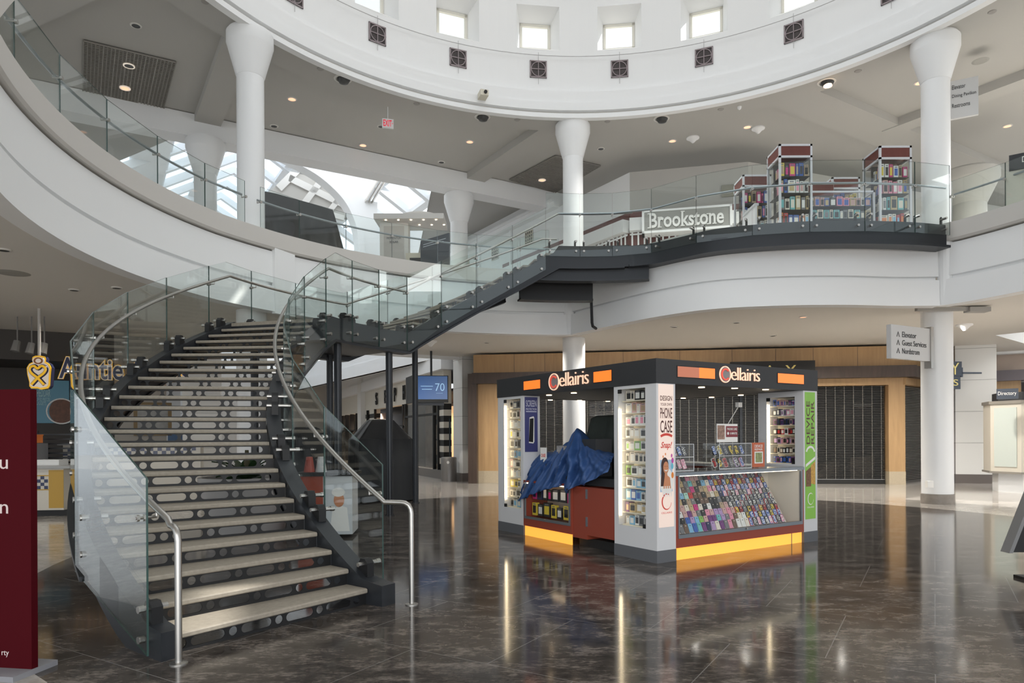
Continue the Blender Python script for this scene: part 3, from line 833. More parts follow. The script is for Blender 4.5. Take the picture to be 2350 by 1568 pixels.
# ================================================================== BALCONY GLASS
def balustrade(js, label, railends=(0, 0), inset=.0, ztop=6.72, cen=C):
    p0 = js[len(js)//2]; t = thing('glass_balustrade', V((p0.x, p0.y, 5.86)), label, 'balustrade', 'glass guards on the upper balcony')
    for a, b in zip(js[:-1], js[1:]):
        glass_panel(a, b, (5.80, ztop), (5.80, ztop), None, t)
    pts = []
    for i, a in enumerate(js):
        d = (a-V((cen[0], cen[1], 0))); d.z = 0; d.normalize(); pts.append(V((a.x, a.y, 6.46))+d*.09)
    # smooth the rail
    mb = MB(); mb.tube(cr(pts, 4), .0225, 10); mb.build('handrail', STEEL_R, t, True)
    for a, q in list(zip(js, pts)):
        d = (V((q.x, q.y, 0))-V((a.x, a.y, 0))).normalized()
        mb = MB(); g = V((a.x, a.y, 6.40)); mb.cyl(g-d*.035, g+d*.09, .011, 8); mb.cyl(g-d*.04, g-d*.01, .028, 10); mb.cyl(g+d*.09, g+d*.09+V((0, 0, .05)), .009, 8)
        mb.build('rail_bracket', STEEL, t, True)
    return t
def on_circle(px, R):
    """far intersection of the vertical plane through image column px with the circle, in plan"""
    k = (px-1175+3)/FPX; a = 1+k*k; b = -2*(C[0]*k+C[1]); c = C[0]**2+C[1]**2-R*R
    D = (-b+math.sqrt(b*b-4*a*c))/(2*a); return V((k*D, D, 0))
gl = [pol(C, RL(d)+.08, d) for d in (258, 250, 242, 234, 226, 218, 211)]
def lft(px, y): 
    p = atz(px, y, 5.86); d = V((p.x-C[0], p.y-C[1], 0)).normalized(); return V((C[0], C[1], 0))+d*(RL(math.degrees(math.atan2(d.y, d.x)) % 360)+.08)
gl += [lft(0, 65), lft(50, 158), lft(150, 272), lft(258, 357), lft(368, 427), lft(480, 478), lft(570, 512)]
balustrade(gl, 'curved glass balustrade sweeping along the left balcony edge up to the round column')
gl = [lft(610, 522), lft(695, 548), lft(799, 573), lft(903, 592), lft(1006, 606), lft(1097, 614), lft(1190, 619), lft(1285, 620)]
balustrade(gl, 'curved glass balustrade in front of the black covered booth, left of the bridge')
gl = [pol(C, 8.0, d) for d in (27.0, 19.5, 12, 4.5, -3, -11, -19, -27)]
balustrade(gl, 'curved glass balustrade on the right balcony beyond the round column')

# ================================================================== LOWER WOOD STORE AND UPPER STORE
P0 = atz(1088, 1109, 0); P1 = atz(2080, 1113, 0)
fw = Fr(V((P0.x, P0.y, 0)), V((P1.x-P0.x, P1.y-P0.y, 0))); LW = (P1-P0).length
def fx(px, fr=fw, c=0.0):
    """coordinate along frame fr (plane offset c) of image column px"""
    k = (px-1175+1)/FPX; o = fr.pt(0, 0, c)
    return (k*o.y-o.x)/(fr.r.x-k*fr.r.y)
g0, g1 = fx(1150), fx(2037)
store = thing('storefront', P0, 'oak panelled storefront with dark roll-down grilles behind the kiosk', 'storefront')
mb = MB(); mb.fbox(fw, 0, LW, 3.27, ZL-.06, -.3, .0); mb.build('upper_panel', MATS['oak_panel'], store)
mb = MB(); mb.fbox(fw, fx(1088), fx(1150), .40, 3.27, -.5, -.05); mb.build('side_panel', MATS['oak_panel'], store)
mb = MB(); mb.fbox(fw, fx(2040), LW, .40, 3.27, -.5, -.05); mb.build('side_panel', MATS['oak_panel'], store)
BASES = mat('beige_base_stone', (.50, .42, .30), .45, noise=.1)
mb = MB(); mb.fbox(fw, fx(1096), fx(1150), 0, .40, -.5, -.03); mb.build('base_stone', BASES, store)
mb = MB(); mb.fbox(fw, fx(2040), LW, 0, .40, -.5, -.03); mb.build('base_stone', BASES, store)
mb = MB(); mb.fbox(fw, 0, LW+.2, 3.27, 3.62, -.2, .28); mb.build('dark_beam', MATS['walnut_dark'], store)
mb = MB(); mb.fbox(fw, fx(1076), fx(1096), 0, 3.6, -.4, .22); mb.build('dark_jamb', MATS['walnut_dark'], store)
for px in (1180, 1250, 1340, 1430, 1560, 1680, 1780, 1866, 1968):
    mb = MB(); x = fx(px); mb.fbox(fw, x-.006, x+.006, 3.62, ZL-.06, 0, .004); mb.build('panel_joint', MATS['walnut_dark'], store)
mb = MB(); mb.fbox(fw, fx(1150), fx(2040), 3.05, 3.27, -.4, -.03); mb.build('header', MATS['oak_panel'], store)
# the roll-down grilles: slats and links
SLAT = mat('grille_slat', (.055, .052, .048), .35, .6)
LINK = mat('grille_link', (.30, .28, .24), .4, .7)
for a, b in ((fx(1150), fx(1700)), (fx(1706), fx(2037))):
    sl = MB(); z = .14
    while z < 3.05: sl.fbox(fw, a, b, z, z+.030, -.30, -.275); z += .052
    g = sl.build('roller_grille', SLAT, store)
    lk = MB(); x = a+.1
    while x < b: lk.fbox(fw, x, x+.012, .14, 3.05, -.27, -.262); x += .27
    lk.build('link', LINK, g); 
    mb = MB(); mb.fbox(fw, a, b, .0, .14, -.32, -.25); mb.build('bottom_bar', BLACK, g)
    mb = MB(); mb.fbox(fw, a, b, .14, .155, -.26, -.24); mb.build('sill', STEEL, g)
mb = MB(); mb.fbox(fw, fx(1700), fx(1706), 0, 3.05, -.35, -.2); mb.build('mullion', STEEL_D, store)
a_, b_ = fx(1352, fw, -.6), fx(1425, fw, -.6)
t = thing('window_banner', fw.pt((a_+b_)/2, 2.0, -.6), 'pale banner reading number one summer behind the dark grille', 'banner')
mb = MB(); mb.fbox(fw, a_, b_, 2.20, 2.64, -.62, -.6); mb.build('cloth', mat('pale_banner', (.40, .42, .44), .6), t)
mb = MB(); text_mb(mb, fw.sub((a_+b_)/2, 2.45, -.598), '#1 SUMMER', (b_-a_)*.85, .24, .003, bold=.01); mb.build('lettering', mat('banner_navy', (.03, .06, .12), .5), t)
# dark interior behind
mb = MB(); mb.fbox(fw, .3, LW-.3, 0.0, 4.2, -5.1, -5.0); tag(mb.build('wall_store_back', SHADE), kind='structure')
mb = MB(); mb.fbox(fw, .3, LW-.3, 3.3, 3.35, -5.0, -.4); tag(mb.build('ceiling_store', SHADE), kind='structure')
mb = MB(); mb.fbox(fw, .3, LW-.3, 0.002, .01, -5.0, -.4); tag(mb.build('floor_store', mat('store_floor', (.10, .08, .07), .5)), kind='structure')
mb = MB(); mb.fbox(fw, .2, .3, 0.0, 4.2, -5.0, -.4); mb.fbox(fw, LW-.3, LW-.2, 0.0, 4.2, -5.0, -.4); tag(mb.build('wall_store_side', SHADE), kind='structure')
# curved counter and lamp inside
mb = MB(); x0, x1 = fx(1885, fw, -2), fx(2026, fw, -2)
pts = [(x0-.3, .05), (x1+.2, .05), (x1+.2, .85), (x0+1.0, .80), (x0+.2, .62), (x0-.2, .3)]
mb.prism([fw.pt(a, b, -2.4) for a, b in pts], fw.n*.7)
tag(mb.build('store_counter', mat('counter_wood', (.30, .22, .15), .5)), 'curved wood counter inside the gated shop, right side', 'counter')
mb = MB(); cx_ = fx(1975, fw, -2); mb.prism(ell(fw.sub(cx_, 2.45, -2.2), 0, .12, .55, .14, 24, 0, PI, 2*PI), fw.n*.3); tag(mb.build('pendant_lamp', mat('lamp_white', (.7, .68, .62), .5)), 'white boat-shaped pendant lamp inside the gated shop', 'lamp')
# board sign with gold letters behind the kiosk and its lower blade on the right
GOLD = mat('gold_letters', (.75, .60, .22), .35, .6)
sg = fw.sub(fx(1780, fw, 1.0), 3.25, .6)
t = thing('shop_sign', sg.pt(0, -.2, 0), 'black fascia sign with gold letters rising behind the kiosk top', 'sign')
mb = MB(); mb.fbox(sg, -1.25, 1.2, -.35, .52, 0, .12); mb.build('board', BLACK, t)
mb = MB(); text_mb(mb, sg.sub(-.1, .22, .12), 'K  A  Y', 1.5, .34, .02); mb.build('lettering', GOLD, t)
q = atd(2184, 862, 21.0); sg = Fr(q, V((1, .1, 0)))
t = thing('shop_sign', q-V((0, 0, .5)), 'dark blade sign with gold letters seen behind the round lower column', 'sign')
BLUEB = mat('navy_board', (.045, .055, .075), .3)
mb = MB(); mb.fbox(sg, -.6, .27, -.02, .42, 0, .08); mb.fbox(sg, -.6, .24, -.42, -.02, .0, .06); mb.fbox(sg, .27, .33, -.05, .24, .0, .05); mb.build('board', BLUEB, t)
mb = MB(); mb.fbox(sg, .24, .95, .05, .10, .0, .05); mb.build('bracket', BLUEB, t)
mb = MB(); text_mb(mb, sg.sub(-.10, .20, .08), 'AY', .55, .36, .012); text_mb(mb, sg.sub(-.15, -.22, .06), 'ERS', .62, .19, .012); mb.build('lettering', GOLD, t)
# return of the wooden store to the right and the neighbour beyond the pier
fr = Fr(fw.pt(LW, 0, 0), V((.75, .66, 0)))
t = thing('storefront', fr.o, 'short angled return of the oak storefront with a narrow dark grille', 'storefront')
mb = MB(); mb.fbox(fr, 0, 3.2, 3.05, ZL-.06, -.3, 0); mb.build('upper_panel', MATS['oak_panel'], t)
mb = MB(); mb.fbox(fr, 0, 3.4, 3.27, 3.62, -.1, .25); mb.build('dark_beam', MATS['walnut_dark'], t)
sl = MB(); z = .1
while z < 3.05: sl.fbox(fr, 0.0, 3.2, z, z+.03, -.2, -.18); z += .052
sl.build('roller_grille', SLAT, t)
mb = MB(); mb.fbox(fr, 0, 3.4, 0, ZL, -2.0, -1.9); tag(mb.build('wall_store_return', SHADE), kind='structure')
q0 = atz(2262, 1098, 0); fr = Fr(q0, V((1, -.62, 0)))
t = thing('storefront', q0, 'oak storefront with grey-brown upper panels beyond the square pier on the right', 'storefront')
PINKW = mat('greyed_oak', (.50, .40, .33), .5)
mb = MB(); mb.fbox(fr, -.6, 9, 3.69, 4.28, -.3, 0); mb.build('upper_panel', PINKW, t)
mb = MB(); mb.fbox(fr, -.6, 9, 3.33, 3.69, -.1, .25); mb.build('dark_beam', mat('purple_brown_beam', (.13, .11, .12), .4), t)
mb = MB(); mb.fbox(fr, .1, 1.0, .47, 3.33, -.3, .05); mb.build('side_panel', MATS['oak_panel'], t)
mb = MB(); mb.fbox(fr, .1, 1.0, 0, .47, -.3, .08); mb.build('base_stone', BASES, t)
mb = MB(); mb.fbox(fr, 1.0, 9, 0, 3.33, -1.0, -.9); mb.build('shop_window', mat('dim_window', (.10, .09, .085), .2), t)
mb = MB(); mb.fbox(fr, 1.15, 1.3, 0, 3.3, -.2, .2); mb.build('dark_post', MATS['walnut_dark'], t)
# white wing fascia above it
mb = MB(); mb.fbox(fr, -2.2, 12, 4.22, 5.8, .1, .5); tag(mb.build('trim_13', WHITE), kind='structure')

# upper store with its name board
U0 = atd(1445, 397, 21.9); U1 = atd(1717, 373, 21.1)
fu = Fr(V((U0.x, U0.y, 0)), V((U1.x-U0.x, U1.y-U0.y, 0))); LU = (V((U1.x-U0.x, U1.y-U0.y, 0))).length
mb = MB(); mb.fbox(fu, 0, LU, Z2, 9.92, -.3, 0); 
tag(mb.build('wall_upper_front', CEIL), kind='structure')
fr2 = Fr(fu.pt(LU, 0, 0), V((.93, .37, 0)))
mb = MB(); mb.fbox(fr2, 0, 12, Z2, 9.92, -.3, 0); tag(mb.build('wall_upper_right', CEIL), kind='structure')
fl = Fr(V((U0.x, U0.y, 0))+WD*32, -WD)
mb = MB(); mb.fbox(fl, 0, 32, Z2, 9.92, -.3, 0); mb.fbox(fl, 0, 26.5, 9.9, 13.4, -.3, 0); tag(mb.build('wall_wing_right', WHITE), kind='structure')
mb = MB(); mb.fbox(fl, 0, 28.2, 9.88, 10.08, 0, .25); mb.fbox(fl, 0, 28.2, 10.08, 10.16, 0, .35); mb.fbox(fl, 0, 32, 8.0, 8.12, 0, .08); tag(mb.build('trim_14', WHITE), kind='structure')
for i, s in enumerate((26.2, 23.6, 21.0, 18.4, 15.8)):
    s0 = s
    t = thing('vent_grille', fl.pt(s0, 9.0, 0), 'small dark lattice grille on the wing wall, %s from the round column' % ORD[i+1], 'vent', 'lattice grilles on the wing wall')
    mb = MB(); mb.fbox(fl, s0-.26, s0+.26, 9.0, 9.52, .0, .015); mb.build('backing', GR_D, t)
    mb = MB()
    for k in range(5): x = s0-.26+.13*k; mb.fbox(fl, x-.012, x+.012, 9.0, 9.52, .015, .04)
    for k in range(5): z = 9.0+.13*k; mb.fbox(fl, s0-.26, s0+.26, z-.012, z+.012, .015, .04)
    mb.build('frame', CREAM, t)
# raised panels between the grilles
mb = MB()
for s in (24.9, 22.3, 19.7, 17.1): mb.fbox(fl, s-.06, s+.06, Z2, 9.88, 0, .09)
tag(mb.build('trim_15', WHITE), kind='structure')
# shop front of the upper store: red-brown band, white beam, grille
for nm, frx, a, b in (('left', fl, 24.2, 32), ('front', fu, 0, LU)):
    up = thing('storefront', frx.pt((a+b)/2, Z2, 0), 'upper shop %s with white lattice over red-brown' % ('side along the wing' if nm == 'left' else 'front under the grey name board'), 'storefront')
    mb = MB(); mb.fbox(frx, a, b, Z2+.01, 8.65, .0, .02); mb.build('backdrop', MATS['cherry_panel'], up)
    mb = MB(); mb.fbox(frx, a, b, 7.98, 8.38, .02, .3); mb.build('white_beam', WHITE, up)
    mb = MB(); x = a+.05
    while x < b: mb.fbox(frx, x, x+.05, Z2, 7.98, .08, .1); x += .19
    z = 6.2
    while z < 7.9: mb.fbox(frx, a, b, z, z+.05, .1, .115); z += .42
    mb.build('lattice', WHITE, up)
SGG = mat('sign_grey', (.33, .33, .31), .5)
a, b = fx(1475, fu, .5), fx(1682, fu, .5)
sb = fu.sub(0, 0, .5)
t = thing('shop_sign', sb.pt((a+b)/2, 6.9, 0), 'grey name board with white serif lettering framed in white on the upper level', 'sign')
def zat(px, y, D): return EYE+CamRay(px, y)[1]*D
Dm = sb.pt((a+b)/2, 0, 0).y
zb_, zt_ = zat(1580, 531, Dm), zat(1580, 478, Dm)
mb = MB(); mb.fbox(sb, a+.06, b-.06, zb_+.06, zt_-.05, -.4, .06); mb.build('board', SGG, t)
mb = MB()
for q in ((a, b, zb_, zb_+.07), (a, b, zt_-.06, zt_), (a, a+.07, zb_, zt_), (b-.07, b, zb_, zt_)): mb.fbox(sb, q[0], q[1], q[2], q[3], -.4, .09)
mb.build('frame', WHITE, t)
mb = MB(); a2, b2 = fx(1492, fu, .6), fx(1663, fu, .6)
def serif_text(mb, fr, body, w, h, depth):
    """bold letters with slab serifs on the stems"""
    text_mb(mb, fr, body, w, h, depth, bold=.02, mi=0)
wd_ = b2-a2; bodyt = 'Brookstone'; serif_text(mb, sb.sub((a2+b2)/2, (zb_+zt_)/2+.02, .08), bodyt, wd_, .46, .03)
vs, fs_ = text_polys(bodyt, 0, .02); X0 = min(v.x for v in vs); X1 = max(v.x for v in vs); yb = (zb_+zt_)/2+.02-.23; ks = wd_/(X1-X0)
for i_, ch in enumerate(bodyt):
    v1, _f = text_polys(bodyt[:i_+1], 0, .02); v0, _f = text_polys(bodyt[:i_]+'.', 0, .02) if i_ else (None, None)
    r_e = (max(v.x for v in v1)-X0)*ks; w_ = {'B': .26, 'r': .15, 'k': .22, 't': .16, 'n': .23}.get(ch)
    if not w_: continue
    l_e = r_e-w_; xh = .33
    for xx, zz in {'B': ((0, 0), (0, .43)), 'r': ((0, 0), (0, xh-.03)), 'k': ((0, 0), (0, .43), (w_-.06, 0)), 't': ((.05, 0),), 'n': ((0, 0), (w_-.06, 0), (0, xh-.03))}[ch]:
        mb.fbox(sb.sub(a2, yb, .08), l_e+xx-.035, l_e+xx+.085, zz, zz+.028, 0, .03)
mb.build('lettering', mat('letter_white', (.85, .85, .83), .4), t)
mb = MB(); x = fx(1672, fu, .05); z = zat(1672, 438, 21.2); mb.fbox(fu, x-.18, x+.18, z-.18, z+.18, .02, .06); tag(mb.build('wall_panel', mat('khaki_grille', (.28, .27, .22), .7)), 'small square khaki vent panel on the sunlit upper wall', 'vent')

# ------------------------------------------------------------------ skylit wing beyond the beam
AX = (A2+B2)/2
fo = Fr(AX, WX)          # frame looking up the wing; n points back to the rotunda
SKY = mat('skylight_glazing', (.8, .9, 1), .3, emit=(.86, .93, 1), es=.72)
W2 = 6.9
mb = MB()
RAF = MB()
for k in range(12):
    d = -1.0-k*2.4
    for s in (-1, 1):
        e0 = fo.pt(s*W2, 12.9, d); r0 = fo.pt(0, 17.0, d); e1 = fo.pt(s*W2, 12.9, d-.32); r1 = fo.pt(0, 17.0, d-.32)
        dn = V((0, 0, -.4))
        RAF.hexa([e0+dn, r0+dn, r1+dn, e1+dn, e0, r0, r1, e1])
for s in (-1, 1):
    for fr_ in (.0, .28, .42, .72):
        a = fo.pt(s*W2*(1-fr_), 12.9+4.1*fr_, -.5); b = fo.pt(s*W2*(1-fr_), 12.9+4.1*fr_, -30); w = fo.r*.22
        if fr_ == .28: w = fo.r*1.0
        RAF.hexa([a-w+V((0, 0, -.2)), a+w+V((0, 0, -.2)), b+w+V((0, 0, -.2)), b-w+V((0, 0, -.2)), a-w, a+w, b+w, b-w])
tag(RAF.build('trim_16', WHITE), kind='structure')
for s in (-1, 1):
    mb.add([fo.pt(s*(W2+.3), 12.8, 0), fo.pt(0, 17.15, 0), fo.pt(0, 17.15, -31), fo.pt(s*(W2+.3), 12.8, -31)], [(0, 1, 2, 3)])
tag(mb.build('window_25', SKY), kind='structure')
# end wall and left wall of the wing
mb = MB(); mb.prism([fo.pt(-8, 0, -31), fo.pt(8, 0, -31), fo.pt(8, 13, -31), fo.pt(0, 17.4, -31), fo.pt(-8, 13, -31)], fo.n*-.2); tag(mb.build('wall_wing_end', WHITE), kind='structure')
mb = MB(); fq = Fr(A2-WX*3.4, WD); mb.fbox(fq, 0, 32, Z2, 13.4, -.3, 0); tag(mb.build('wall_wing_left', WHITE), kind='structure')
# arch ribs and the solid gable screen crossing the wing
def arch(d, zs, rise, wid, web=None, th=.32):
    inn = [(wid*math.cos(PI*i/24), zs+rise*math.sin(PI*i/24)) for i in range(25)]
    mb = MB(); mb.sweep([[fo.pt(x, z, d), fo.pt(x*1.06, z+th, d), fo.pt(x*1.06, z+th, d-.5), fo.pt(x, z, d-.5)] for x, z in inn])
    return mb, inn
tn = 17
mb, inn = arch(-19, 8.0, 4.2, 6.3); tag(mb.build('trim_17', WHITE), kind='structure')
def onw(px, py, d):
    """point of the photo on the cross plane of the wing at distance d"""
    a, b = CamRay(px, py); p0 = fo.pt(0, 0, d); n_ = fo.n
    D = (p0.x*n_.x+p0.y*n_.y)/(a*n_.x+n_.y); return V((a*D, D, EYE+b*D))
ARC = cr([onw(*q, -8.5) for q in ((650, 352), (715, 386), (754, 414), (789, 449), (811, 484), (826, 527), (832, 590), (832, 660))], 5)
# rib of the big arch
mb = MB(); rows = []
for k, p in enumerate(ARC):
    t = (ARC[min(k+1, len(ARC)-1)]-ARC[max(k-1, 0)]).normalized(); w = fo.n.cross(t)*.13
    rows.append([p-w, p+w, p+w-fo.n*.7, p-w-fo.n*.7])
mb.sweep(rows); tag(mb.build('trim_18', WHITE, smooth=True), kind='structure')
# solid wall right of the arch, up to the roof
wall_pts = ARC+[onw(*q, -8.5) for q in ((868, 660), (868, 463), (842, 458), (872, 410), (886, 385), (886, 300), (650, 300))]
mb = MB(); mb.prism([p-fo.n*.1 for p in wall_pts], fo.n*-.45); tag(mb.build('wall_wing_spandrel', WHITE), kind='structure')
# bracket moulding and pilaster
mb = MB()
for o_ in (0, 14, 26):
    a_, b_ = onw(842+o_*.6, 457+o_*.15, -8.3), onw(872+o_*.6, 408+o_*.15, -8.3); w = V((0, 0, .05)); mb.hexa([a_-w, b_-w, b_-w-fo.n*.4, a_-w-fo.n*.4, a_+w, b_+w, b_+w-fo.n*.4, a_+w-fo.n*.4])
tag(mb.build('trim_19', COPE), kind='structure')
# coffered soffit panel seen inside the arch
cp = [onw(*q, -10.5) for q in ((600, 458), (691, 372), (722, 386), (756, 419), (778, 447), (795, 474), (800, 500), (640, 492))]
mb = MB(); mb.prism(cp, fo.n*-.3); tag(mb.build('wall_wing_soffit', CEIL), kind='structure')
mb = MB()
for (a0, a1), (b0, b1), w_ in (((640, 432), (700, 372), .16), ((664, 408), (790, 470), .16), (((618, 452)), (790, 500), .12), ((690, 478), (742, 408), .14), ((752, 490), (786, 446), .12)):
    a_, b_ = onw(a0, a1, -10.4), onw(b0, b1, -10.4); t = (b_-a_).normalized(); w = fo.n.cross(t)*w_; mb.hexa([a_-w, b_-w, b_-w-fo.n*.2, a_-w-fo.n*.2, a_+w, b_+w, b_+w-fo.n*.2, a_+w-fo.n*.2])
tag(mb.build('trim_20', mat('soffit_rib', (.70, .69, .66), .6)), kind='structure')
# gable wall with sloping top farther on
gp = [onw(*q, -14) for q in ((866, 640), (866, 440), (893, 418), (908, 421), (1022, 518), (1022, 640))]
mb = MB(); mb.prism(gp, fo.n*-.3); tag(mb.build('wall_wing_cross_gable', WHITE), kind='structure')
mb = MB(); a_, b_ = onw(903, 416, -13.8), onw(1026, 520, -13.8); w = V((0, 0, .14)); mb.hexa([a_-w, b_-w, b_-w-fo.n*.6, a_-w-fo.n*.6, a_+w, b_+w, b_+w-fo.n*.6, a_+w-fo.n*.6]); tag(mb.build('trim_22', WHITE), kind='structure')

# ================================================================== PHONE CASE KIOSK
KN = atz(1508, 1294, 0); KE1 = V((.842, .539, 0)).normalized(); KE2 = V((-.539, .842, 0)).normalized()
def K(u, v, z=0): return V((KN.x, KN.y, 0))+KE1*u+KE2*v+V((0, 0, z))
KF = Fr(K(0, 0), KE1)                 # front plane, a=u, b=z, c=-v
KS = Fr(K(0, 0), -KE2)                # left side plane, a=-v, b=z, c=-u
def kbox(mb, u0, u1, v0, v1, z0, z1, mi=None): return mb.fbox(KF, u0, u1, z0, z1, -v1, -v0, mi)
UF, VF = 3.21, 3.66; PW, PD = .32, .77
KGREY = mat('kiosk_silver_grey', (.68, .68, .69), .45)
KDARK = mat('kiosk_charcoal', (.03, .031, .034), .55)
KPL = mat('kiosk_plinth_grey', (.12, .125, .135), .5)
KRED = mat('kiosk_rust_red', (.30, .055, .03), .45)
KCREAM = mat('cabinet_cream', (.80, .74, .60), .5)
LEDW = mat('warm_led', (1, .9, .7), .4, emit=(1, .80, .52), es=5.5)
AMBER = mat('amber_lit_plinth', (.9, .45, .08), .5, emit=(1, .40, .05), es=.85)
ORANGE = mat('orange_lit_sign', (.9, .2, .03), .3, emit=(1, .17, .02), es=.85)
ORANGE2 = mat('orange_pale_panel', (.75, .25, .14), .35)
PEACH = mat('peach_letters', (.95, .66, .5), .4, emit=(1, .62, .42), es=.55)
REDL = mat('red_letters', (.8, .12, .08), .4, emit=(.9, .1, .06), es=.3)
METG = mat('counter_metal', (.22, .24, .26), .35, .6)
kiosk = thing('kiosk', K(UF/2, VF/2, 0), 'mall kiosk for phone cases with charcoal canopy, grey corner pillars and rust red counters', 'kiosk')
# corner pillars: (u0,u1,v0,v1, cabinet face)
pills = [(0, PW, 0, PD, 'side'), (0, PW, VF-.75, VF, 'side'), (UF-PW, UF, 0, PD, 'inner'), (UF-PW, UF, VF-.75, VF, None)]
CABS = []
for u0, u1, v0, v1, face in pills:
    mb = MB(); t = .04
    if face is None:
        kbox(mb, u0, u1, v0, v1, .15, 2.18); pil = mb.build('pillar', KGREY, kiosk)
    else:
        ca, cb = v0+.15, v1-.06
        if face == 'side' and v0 == 0: ca, cb = .19, .69
        if face == 'side' and v0 > 1: ca, cb = 2.98, 3.47
        if face == 'inner': ca, cb = .14, .62
        zc0, zc1 = (.40, 2.14) if face == 'side' else (1.12, 2.10)
        kbox(mb, u0, u1, v0, ca, .15, 2.18); kbox(mb, u0, u1, cb, v1, .15, 2.18)
        kbox(mb, u0, u1, ca, cb, .15, zc0); kbox(mb, u0, u1, ca, cb, zc1, 2.18)
        if face == 'side': kbox(mb, u1-t, u1, ca, cb, zc0, zc1)
        else: kbox(mb, u1-t, u1, ca, cb, zc0, zc1)
        pil = mb.build('pillar', KGREY, kiosk)
        mb = MB(); kbox(mb, u1-t-.01, u1-t, ca, cb, zc0, zc1); mb.build('cabinet_back', KCREAM, pil)
        mb = MB(); kbox(mb, u0+.005, u0+.03, cb-.035, cb-.010, zc0+.12 if face == 'side' else zc0+.02, zc1-.25 if v0 < 1 and face == 'side' else zc1-.1); mb.build('light_strip', LEDW, pil)
        ns_ = 10 if face == 'side' else 6
        zs = []
        mb = MB()
        for k in range(ns_+1):
            if k == 0: z = zc0
            else: z = zc0+(zc1-zc0)*k/(ns_+1)
            zs.append(z+.012)
            kbox(mb, u0+.035, u1-t-.01, ca, cb-.04, z, z+.012)
        mb.build('shelf', KCREAM, pil)
        mb = MB(); kbox(mb, u0+.001, u0+.006, ca, cb, zc0, zc1); mb.build('glass_door', CLEAR, pil)
        mb = MB()
        for zz in (zc0, zc1-.05): kbox(mb, u0-.005, u0+.02, (ca if v0 < 1 and zz == zc0 else cb-.05), (ca+.05 if v0 < 1 and zz == zc0 else cb), zz, zz+.05)
        mb.build('hinge', BLACK, pil)
        CABS.append((u0, u1-t-.01, ca, cb-.05, zs, (zc1-zc0)/(ns_+1)))
    mb = MB(); kbox(mb, u0-.004, u1+.004, v0-.004, v1+.004, 0, .15); mb.build('plinth', KPL, pil)
# canopy
mb = MB(); Z0c, Z1c = 2.18, 2.48; tk = .12
kbox(mb, -.01, UF+.01, -.01, tk, Z0c, Z1c); kbox(mb, -.01, UF+.01, VF-tk, VF+.01, Z0c, Z1c); kbox(mb, -.01, tk, tk, VF-tk, Z0c, Z1c); kbox(mb, UF-tk, UF+.01, tk, VF-tk, Z0c, Z1c)
can = mb.build('canopy', KDARK, kiosk)
mb = MB(); kbox(mb, .11, UF-.11, .11, VF-.11, 2.184, 2.20); mb.build('soffit', KDARK, can)
DL = mat('downlight_glow', (1, .8, .6), .4, emit=(1, .72, .45), es=5)
for px, py in ((1610, 889), (1686, 891), (1757, 894), (1568, 914), (1633, 912), (1700, 907), (1260, 907), (1317, 902), (1263, 918), (1330, 919), (1395, 921)):
    c = atz(px, py, 2.18); mb = MB(); mb.lathe((c.x, c.y), [(.042, 2.172), (.042, 2.186)], 14); mb.build('downlight', DL, can)
# canopy signs
def logo(fr, w):
    """ring emblem followed by the word"""
    g = mat('emblem_grey', (.28, .27, .27), .5)
    r = w*.135
    m1 = MB(); disc(m1, fr, -w/2+r, .0, r*.92, r*.92, .004, .006, 28); m1.build('emblem_disc', g, can)
    m2 = MB(); ringarc(m2, fr, -w/2+r, 0, r*.90, r, 0, 2*PI, .004, .016, 32); m2.build('emblem_ring', PEACH, can)
    m3 = MB(); ringarc(m3, fr, -w/2+r, 0, r*.55, r*.72, .7, 2*PI-.7, .012, .014, 24); m3.build('emblem_letter', REDL, can)
    m4 = MB(); text_mb(m4, fr.sub(-w/2+2*r+.01, -r*.62, .004), 'ellairis', w-2*r-.01, r*1.55, .014, center=False, bold=-.012, spacing=.9); m4.build('lettering', PEACH, can)
logo(KF.sub(1.50, 2.335, .012), .80)
logo(KS.sub(-1.72, 2.335, .012), .92)
for fr, a0, a1, b0, b1, m in ((KF, .35, 1.02, 2.27, 2.40, 'two'), (KF, 2.30, 2.88, 2.27, 2.40, ORANGE), (KS, -1.16, -.80, 2.265, 2.405, ORANGE), (KS, -2.86, -2.42, 2.265, 2.395, ORANGE)):
    mb = MB(); mb.fbox(fr, a0-.01, a1+.01, b0-.01, b1+.01, .006, .014); fm = mb.build('sign_frame', BLACK, can)
    if m == 'two':
        mb = MB(); mb.fbox(fr, a0, a0+.38, b0, b1, .012, .018); mb.build('sign_panel', ORANGE2, fm)
        mb = MB(); mb.fbox(fr, a0+.38, a1, b0, b1, .012, .018); mb.build('sign_panel', ORANGE, fm)
    else:
        mb = MB(); mb.fbox(fr, a0, a1, b0, b1, .012, .018); mb.build('sign_panel', m, fm)
# front counter with slanted display
u0, u1 = PW, UF-PW
mb = MB(); kbox(mb, u0, u1, .0, .62, .155, .27); kbox(mb, u0, u0+.04, .0, .62, .27, 1.05); kbox(mb, u1-.04, u1, .0, .62, .27, 1.05); kbox(mb, u0, u1, .60, .64, .155, 1.05); ctr = mb.build('front_counter', KRED, kiosk)
mb = MB(); kbox(mb, u0+.01, u1-.01, .03, .05, .0, .155); mb.build('lit_plinth', AMBER, ctr)
mb = MB(); kbox(mb, u1-.25, u1-.24, .025, .05, .0, .155); mb.build('plinth_seam', KPL, ctr)
mb = MB()
kbox(mb, u0, u1, -.012, .03, 1.045, 1.085); kbox(mb, u0+.04, u1-.04, -.012, .02, .27, .315); kbox(mb, u0+.04, u0+.06, -.01, .01, .31, 1.05); kbox(mb, u1-.07, u1-.04, -.012, .02, .31, 1.05); kbox(mb, u0, u1, .03, .64, 1.045, 1.06)
mb.build('metal_edge', METG, ctr)
